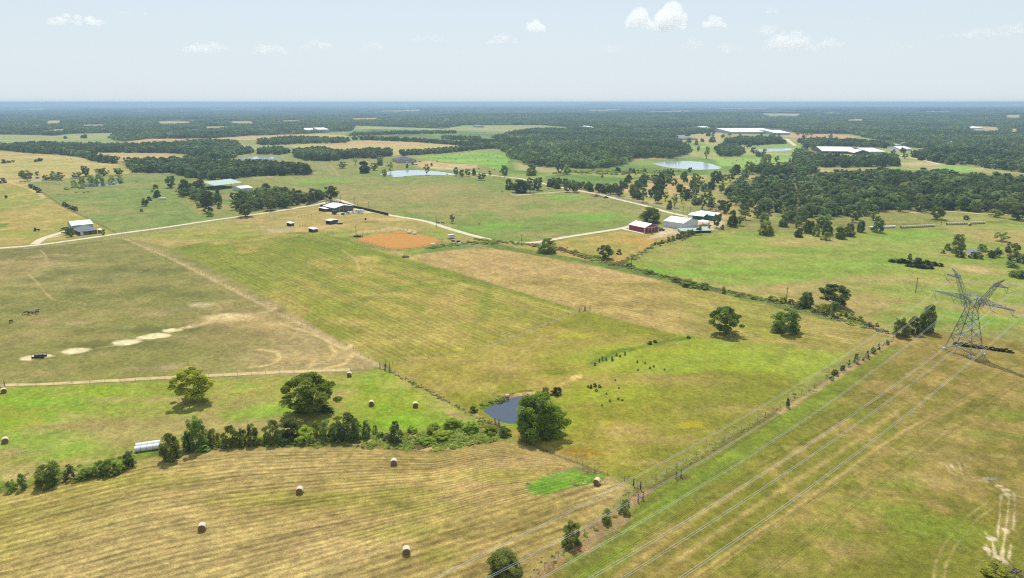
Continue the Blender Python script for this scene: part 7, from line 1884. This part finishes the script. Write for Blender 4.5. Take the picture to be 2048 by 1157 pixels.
def animal(kind, mat, graze, px, py, ang, label):
    key = (kind, mat, graze)
    if key not in AN: AN[key] = beast(*key)
    me, R = AN[key]
    o = add(kind, me, None, pt(px, py), (0, 0, math.radians(ang)), (1.05,) * 3)
    if not me.skin_vertices:
        md = o.modifiers.new('skin', 'SKIN'); 
        if not me.skin_vertices:
            bm = bmesh.new(); bm.from_mesh(me); bm.verts.layers.skin.verify(); bm.to_mesh(me); bm.free()
        for i, r_ in enumerate(R): me.skin_vertices[0].data[i].radius = (r_, r_)
        me.skin_vertices[0].data[1].use_root = True
    else: o.modifiers.new('skin', 'SKIN')
    s = o.modifiers.new('sub', 'SUBSURF'); s.levels = 1; s.render_levels = 1
    tag(o, label, kind)
for a in [('horse', 'hide_dark', True, 54, 630, 200, 'dark horse grazing at the left of the tight group'), ('horse', 'hide_brown', True, 62, 630.5, 185, 'brown horse grazing in the middle of the tight group'), ('horse', 'hide_white', False, 67, 627, 20, 'white horse standing behind the brown one'),
          ('horse', 'hide_dark', True, 70, 625.5, 10, 'dark horse at the back of the tight group'), ('horse', 'hide_brown', False, 74, 629, 80, 'pale-backed brown horse at the right of the tight group'), ('horse', 'hide_dark', True, 22, 647, 100, 'dark horse grazing alone near the left edge'),
          ('cow', 'hide_dark', True, 134, 319.5, 0, 'tiny dark cow in the far yellow field, left of two'), ('cow', 'hide_dark', True, 142, 319.5, 0, 'tiny dark cow in the far yellow field, right of two'), ('cow', 'hide_dark', True, 152, 387, 10, 'dark cow in the green pasture below the willow pond'),
          ('cow', 'hide_dark', False, 168, 387.5, 170, 'dark cow left of its companion below the willow pond'), ('cow', 'hide_dark', True, 176, 386, 20, 'dark cow right of its companion below the willow pond'), ('cow', 'hide_dark', True, 885, 448.5, 0, 'dark cow lying near the lone mesquite, right'),
          ('cow', 'hide_dark', True, 877, 448, 180, 'dark cow near the lone mesquite, left'), ('cow', 'hide_dark', False, 958, 450, 90, 'dark cow alone on the green of the wide pasture'), ('cow', 'hide_dark', True, 1004, 385, 0, 'dark cow near the lane fork oaks'),
          ('cow', 'hide_dark', True, 1097, 380, 0, 'dark cow resting on straw ground at the lane fork'), ('cow', 'hide_brown', True, 988, 356.5, 0, 'brown cow beside the lane below the gateway'), ('cow', 'hide_dark', True, 894, 349.4, 0, 'dark cow standing on the shore of the house pond'),
          ('cow', 'hide_dark', True, 273, 366, 0, 'dark cow in the pasture right of the willow pond'), ('cow', 'hide_dark', False, 1303, 470, 40, 'dark calf in front of the red barn')]:
    animal(*a)

# ================================================================== CLOUDS
def cloud(px, py, wpx, hpx, dens, seed, n=16, label=''):
    """lumpy closed body of thin white air, far off and high"""
    D = 14000.0
    dx = (px - 1024) / FPX; yy = -(py - 578.5) / FPX
    dv = Vector((dx, cT + yy * sT, -sT + yy * cT)); c = Vector((0, 0, CH)) + dv * (D / dv.y)
    W_ = wpx * D / FPX; H2 = hpx * D / FPX
    r = np.random.default_rng(seed); bm = bmesh.new()
    for k in range(n * 2):
        t = r.uniform(-1, 1); prof = (1 - t * t) ** .6; q = r.uniform(.13, .36) * H2 * (.5 + .6 * prof)
        x = t * (W_ / 2 - q); y = r.normal() * W_ * .10; z = r.uniform(0, max(H2 * prof - q, 1)) + q * .5
        mat = Matrix.Translation((x, y, z)) @ Matrix.Diagonal((q * r.uniform(1, 1.7), q * 1.2, q * r.uniform(.7, 1), 1))
        bmesh.ops.create_icosphere(bm, subdivisions=3, radius=1, matrix=mat)
    me = bpy.data.meshes.new('cloud'); bm.to_mesh(me); bm.free(); me.materials.append(M['cloud%d' % dens])
    o = add('cloud', me, None, c - Vector((0, 0, H2 / 2)))
    rm = o.modifiers.new('merge', 'REMESH'); rm.mode = 'VOXEL'; rm.voxel_size = max(H2 / 34, 5)
    sm = o.modifiers.new('smooth', 'SMOOTH'); sm.iterations = 1
    tx = bpy.data.textures.new('billows', 'CLOUDS'); tx.noise_scale = H2 * .26; tx.noise_depth = 4
    dm = o.modifiers.new('billow', 'DISPLACE'); dm.texture = tx; dm.strength = H2 * .42; dm.texture_coords = 'GLOBAL'; dm.mid_level = .55
    tag(o, label, 'cloud')
for k, d_ in enumerate((.0034, .0015, .0008)):
    m = bpy.data.materials.new("cloud_vapour"); m.use_nodes = True; m.node_tree.nodes.clear()
    v_ = m.node_tree.nodes.new("ShaderNodeVolumePrincipled"); o_ = m.node_tree.nodes.new("ShaderNodeOutputMaterial")
    v_.inputs["Color"].default_value = (1, 1, 1, 1); v_.inputs["Density"].default_value = d_; v_.inputs["Anisotropy"].default_value = .5
    m.node_tree.links.new(v_.outputs[0], o_.inputs["Volume"]); M['cloud%d' % k] = m
for a in [(1279, 38, 58, 34, 0, 1, 16, 'left one of the two brightest puffy clouds'), (1341, 35, 68, 42, 0, 2, 20, 'right one of the two brightest puffy clouds, the tallest'), (1426, 44, 54, 22, 0, 3, 14, 'puffy cloud just right of the two brightest'),
          (1072, 51, 46, 22, 0, 4, 12, 'small white cloud high above the middle'), (1535, 61, 40, 20, 1, 5, 12, 'faint small cloud right of the bright group'), (1580, 84, 110, 34, 1, 6, 18, 'broad faint cloud below the small faint one'),
          (1660, 86, 70, 22, 1, 7, 12, 'faint flat cloud right of the broad faint one'), (1455, 94, 60, 20, 2, 8, 12, 'very faint cloud below the bright group'), (1382, 84, 44, 24, 2, 9, 10, 'very faint cloud under the two brightest'),
          (155, 41, 124, 18, 0, 10, 16, 'long thin white cloud at the upper left'), (270, 26, 72, 10, 1, 11, 10, 'small thin cloud right of the long white one'), (412, 93, 96, 22, 1, 12, 14, 'faint cloud left of the middle, first of a row'),
          (538, 98, 78, 20, 1, 13, 12, 'faint cloud left of the middle, second of a row'), (634, 89, 66, 18, 1, 14, 12, 'faint cloud left of the middle, third of a row'), (745, 93, 60, 16, 2, 15, 10, 'faint cloud left of the middle, fourth of a row'),
          (860, 76, 72, 15, 1, 16, 12, 'thin flat cloud near the centre'), (1005, 77, 66, 20, 1, 17, 12, 'cloud at the centre below the small white one'), (920, 106, 46, 10, 2, 18, 8, 'tiny faint cloud low at the centre'),
          (1220, 97, 46, 16, 2, 19, 10, 'faint cloud low right of the centre'), (1545, 21, 28, 14, 1, 20, 8, 'tiny cloud high above the broad faint one'), (1695, 43, 26, 9, 1, 21, 6, 'tiny thin cloud at the upper right, left of two'),
          (1738, 37, 22, 7, 1, 22, 6, 'tiny thin cloud at the upper right, right of two'), (1990, 60, 130, 26, 1, 23, 16, 'broad cloud at the right edge'), (1915, 72, 110, 16, 1, 24, 12, 'long faint cloud left of the broad right edge one'),
          (1810, 90, 80, 14, 2, 25, 10, 'faint low streak of cloud toward the right')]:
    cloud(*a)

# ================================================================== HAZE
hz = bpy.data.meshes.new("haze")
R_, zb, zt = 35500.0, -200.0, 97.0
vv = [(sx_ * R_, sy_ * R_, z_) for z_ in (zb, zt) for sx_, sy_ in ((-1, -1), (1, -1), (1, 1), (-1, 1))]
hz.from_pydata(vv, [], [(3, 2, 1, 0), (4, 5, 6, 7), (0, 1, 5, 4), (1, 2, 6, 5), (2, 3, 7, 6), (3, 0, 4, 7)])
hm = bpy.data.materials.new("haze_air"); hm.use_nodes = True
hm.node_tree.nodes.clear()
pv = hm.node_tree.nodes.new("ShaderNodeVolumePrincipled"); ho = hm.node_tree.nodes.new("ShaderNodeOutputMaterial")
pv.inputs["Color"].default_value = (0.39, 0.56, 0.76, 1)
pv.inputs["Density"].default_value = 1.32e-4
pv.inputs["Anisotropy"].default_value = 0.2
hm.node_tree.links.new(pv.outputs[0], ho.inputs["Volume"])
hz.materials.append(hm)
tag(add("haze", hz), kind='stuff')
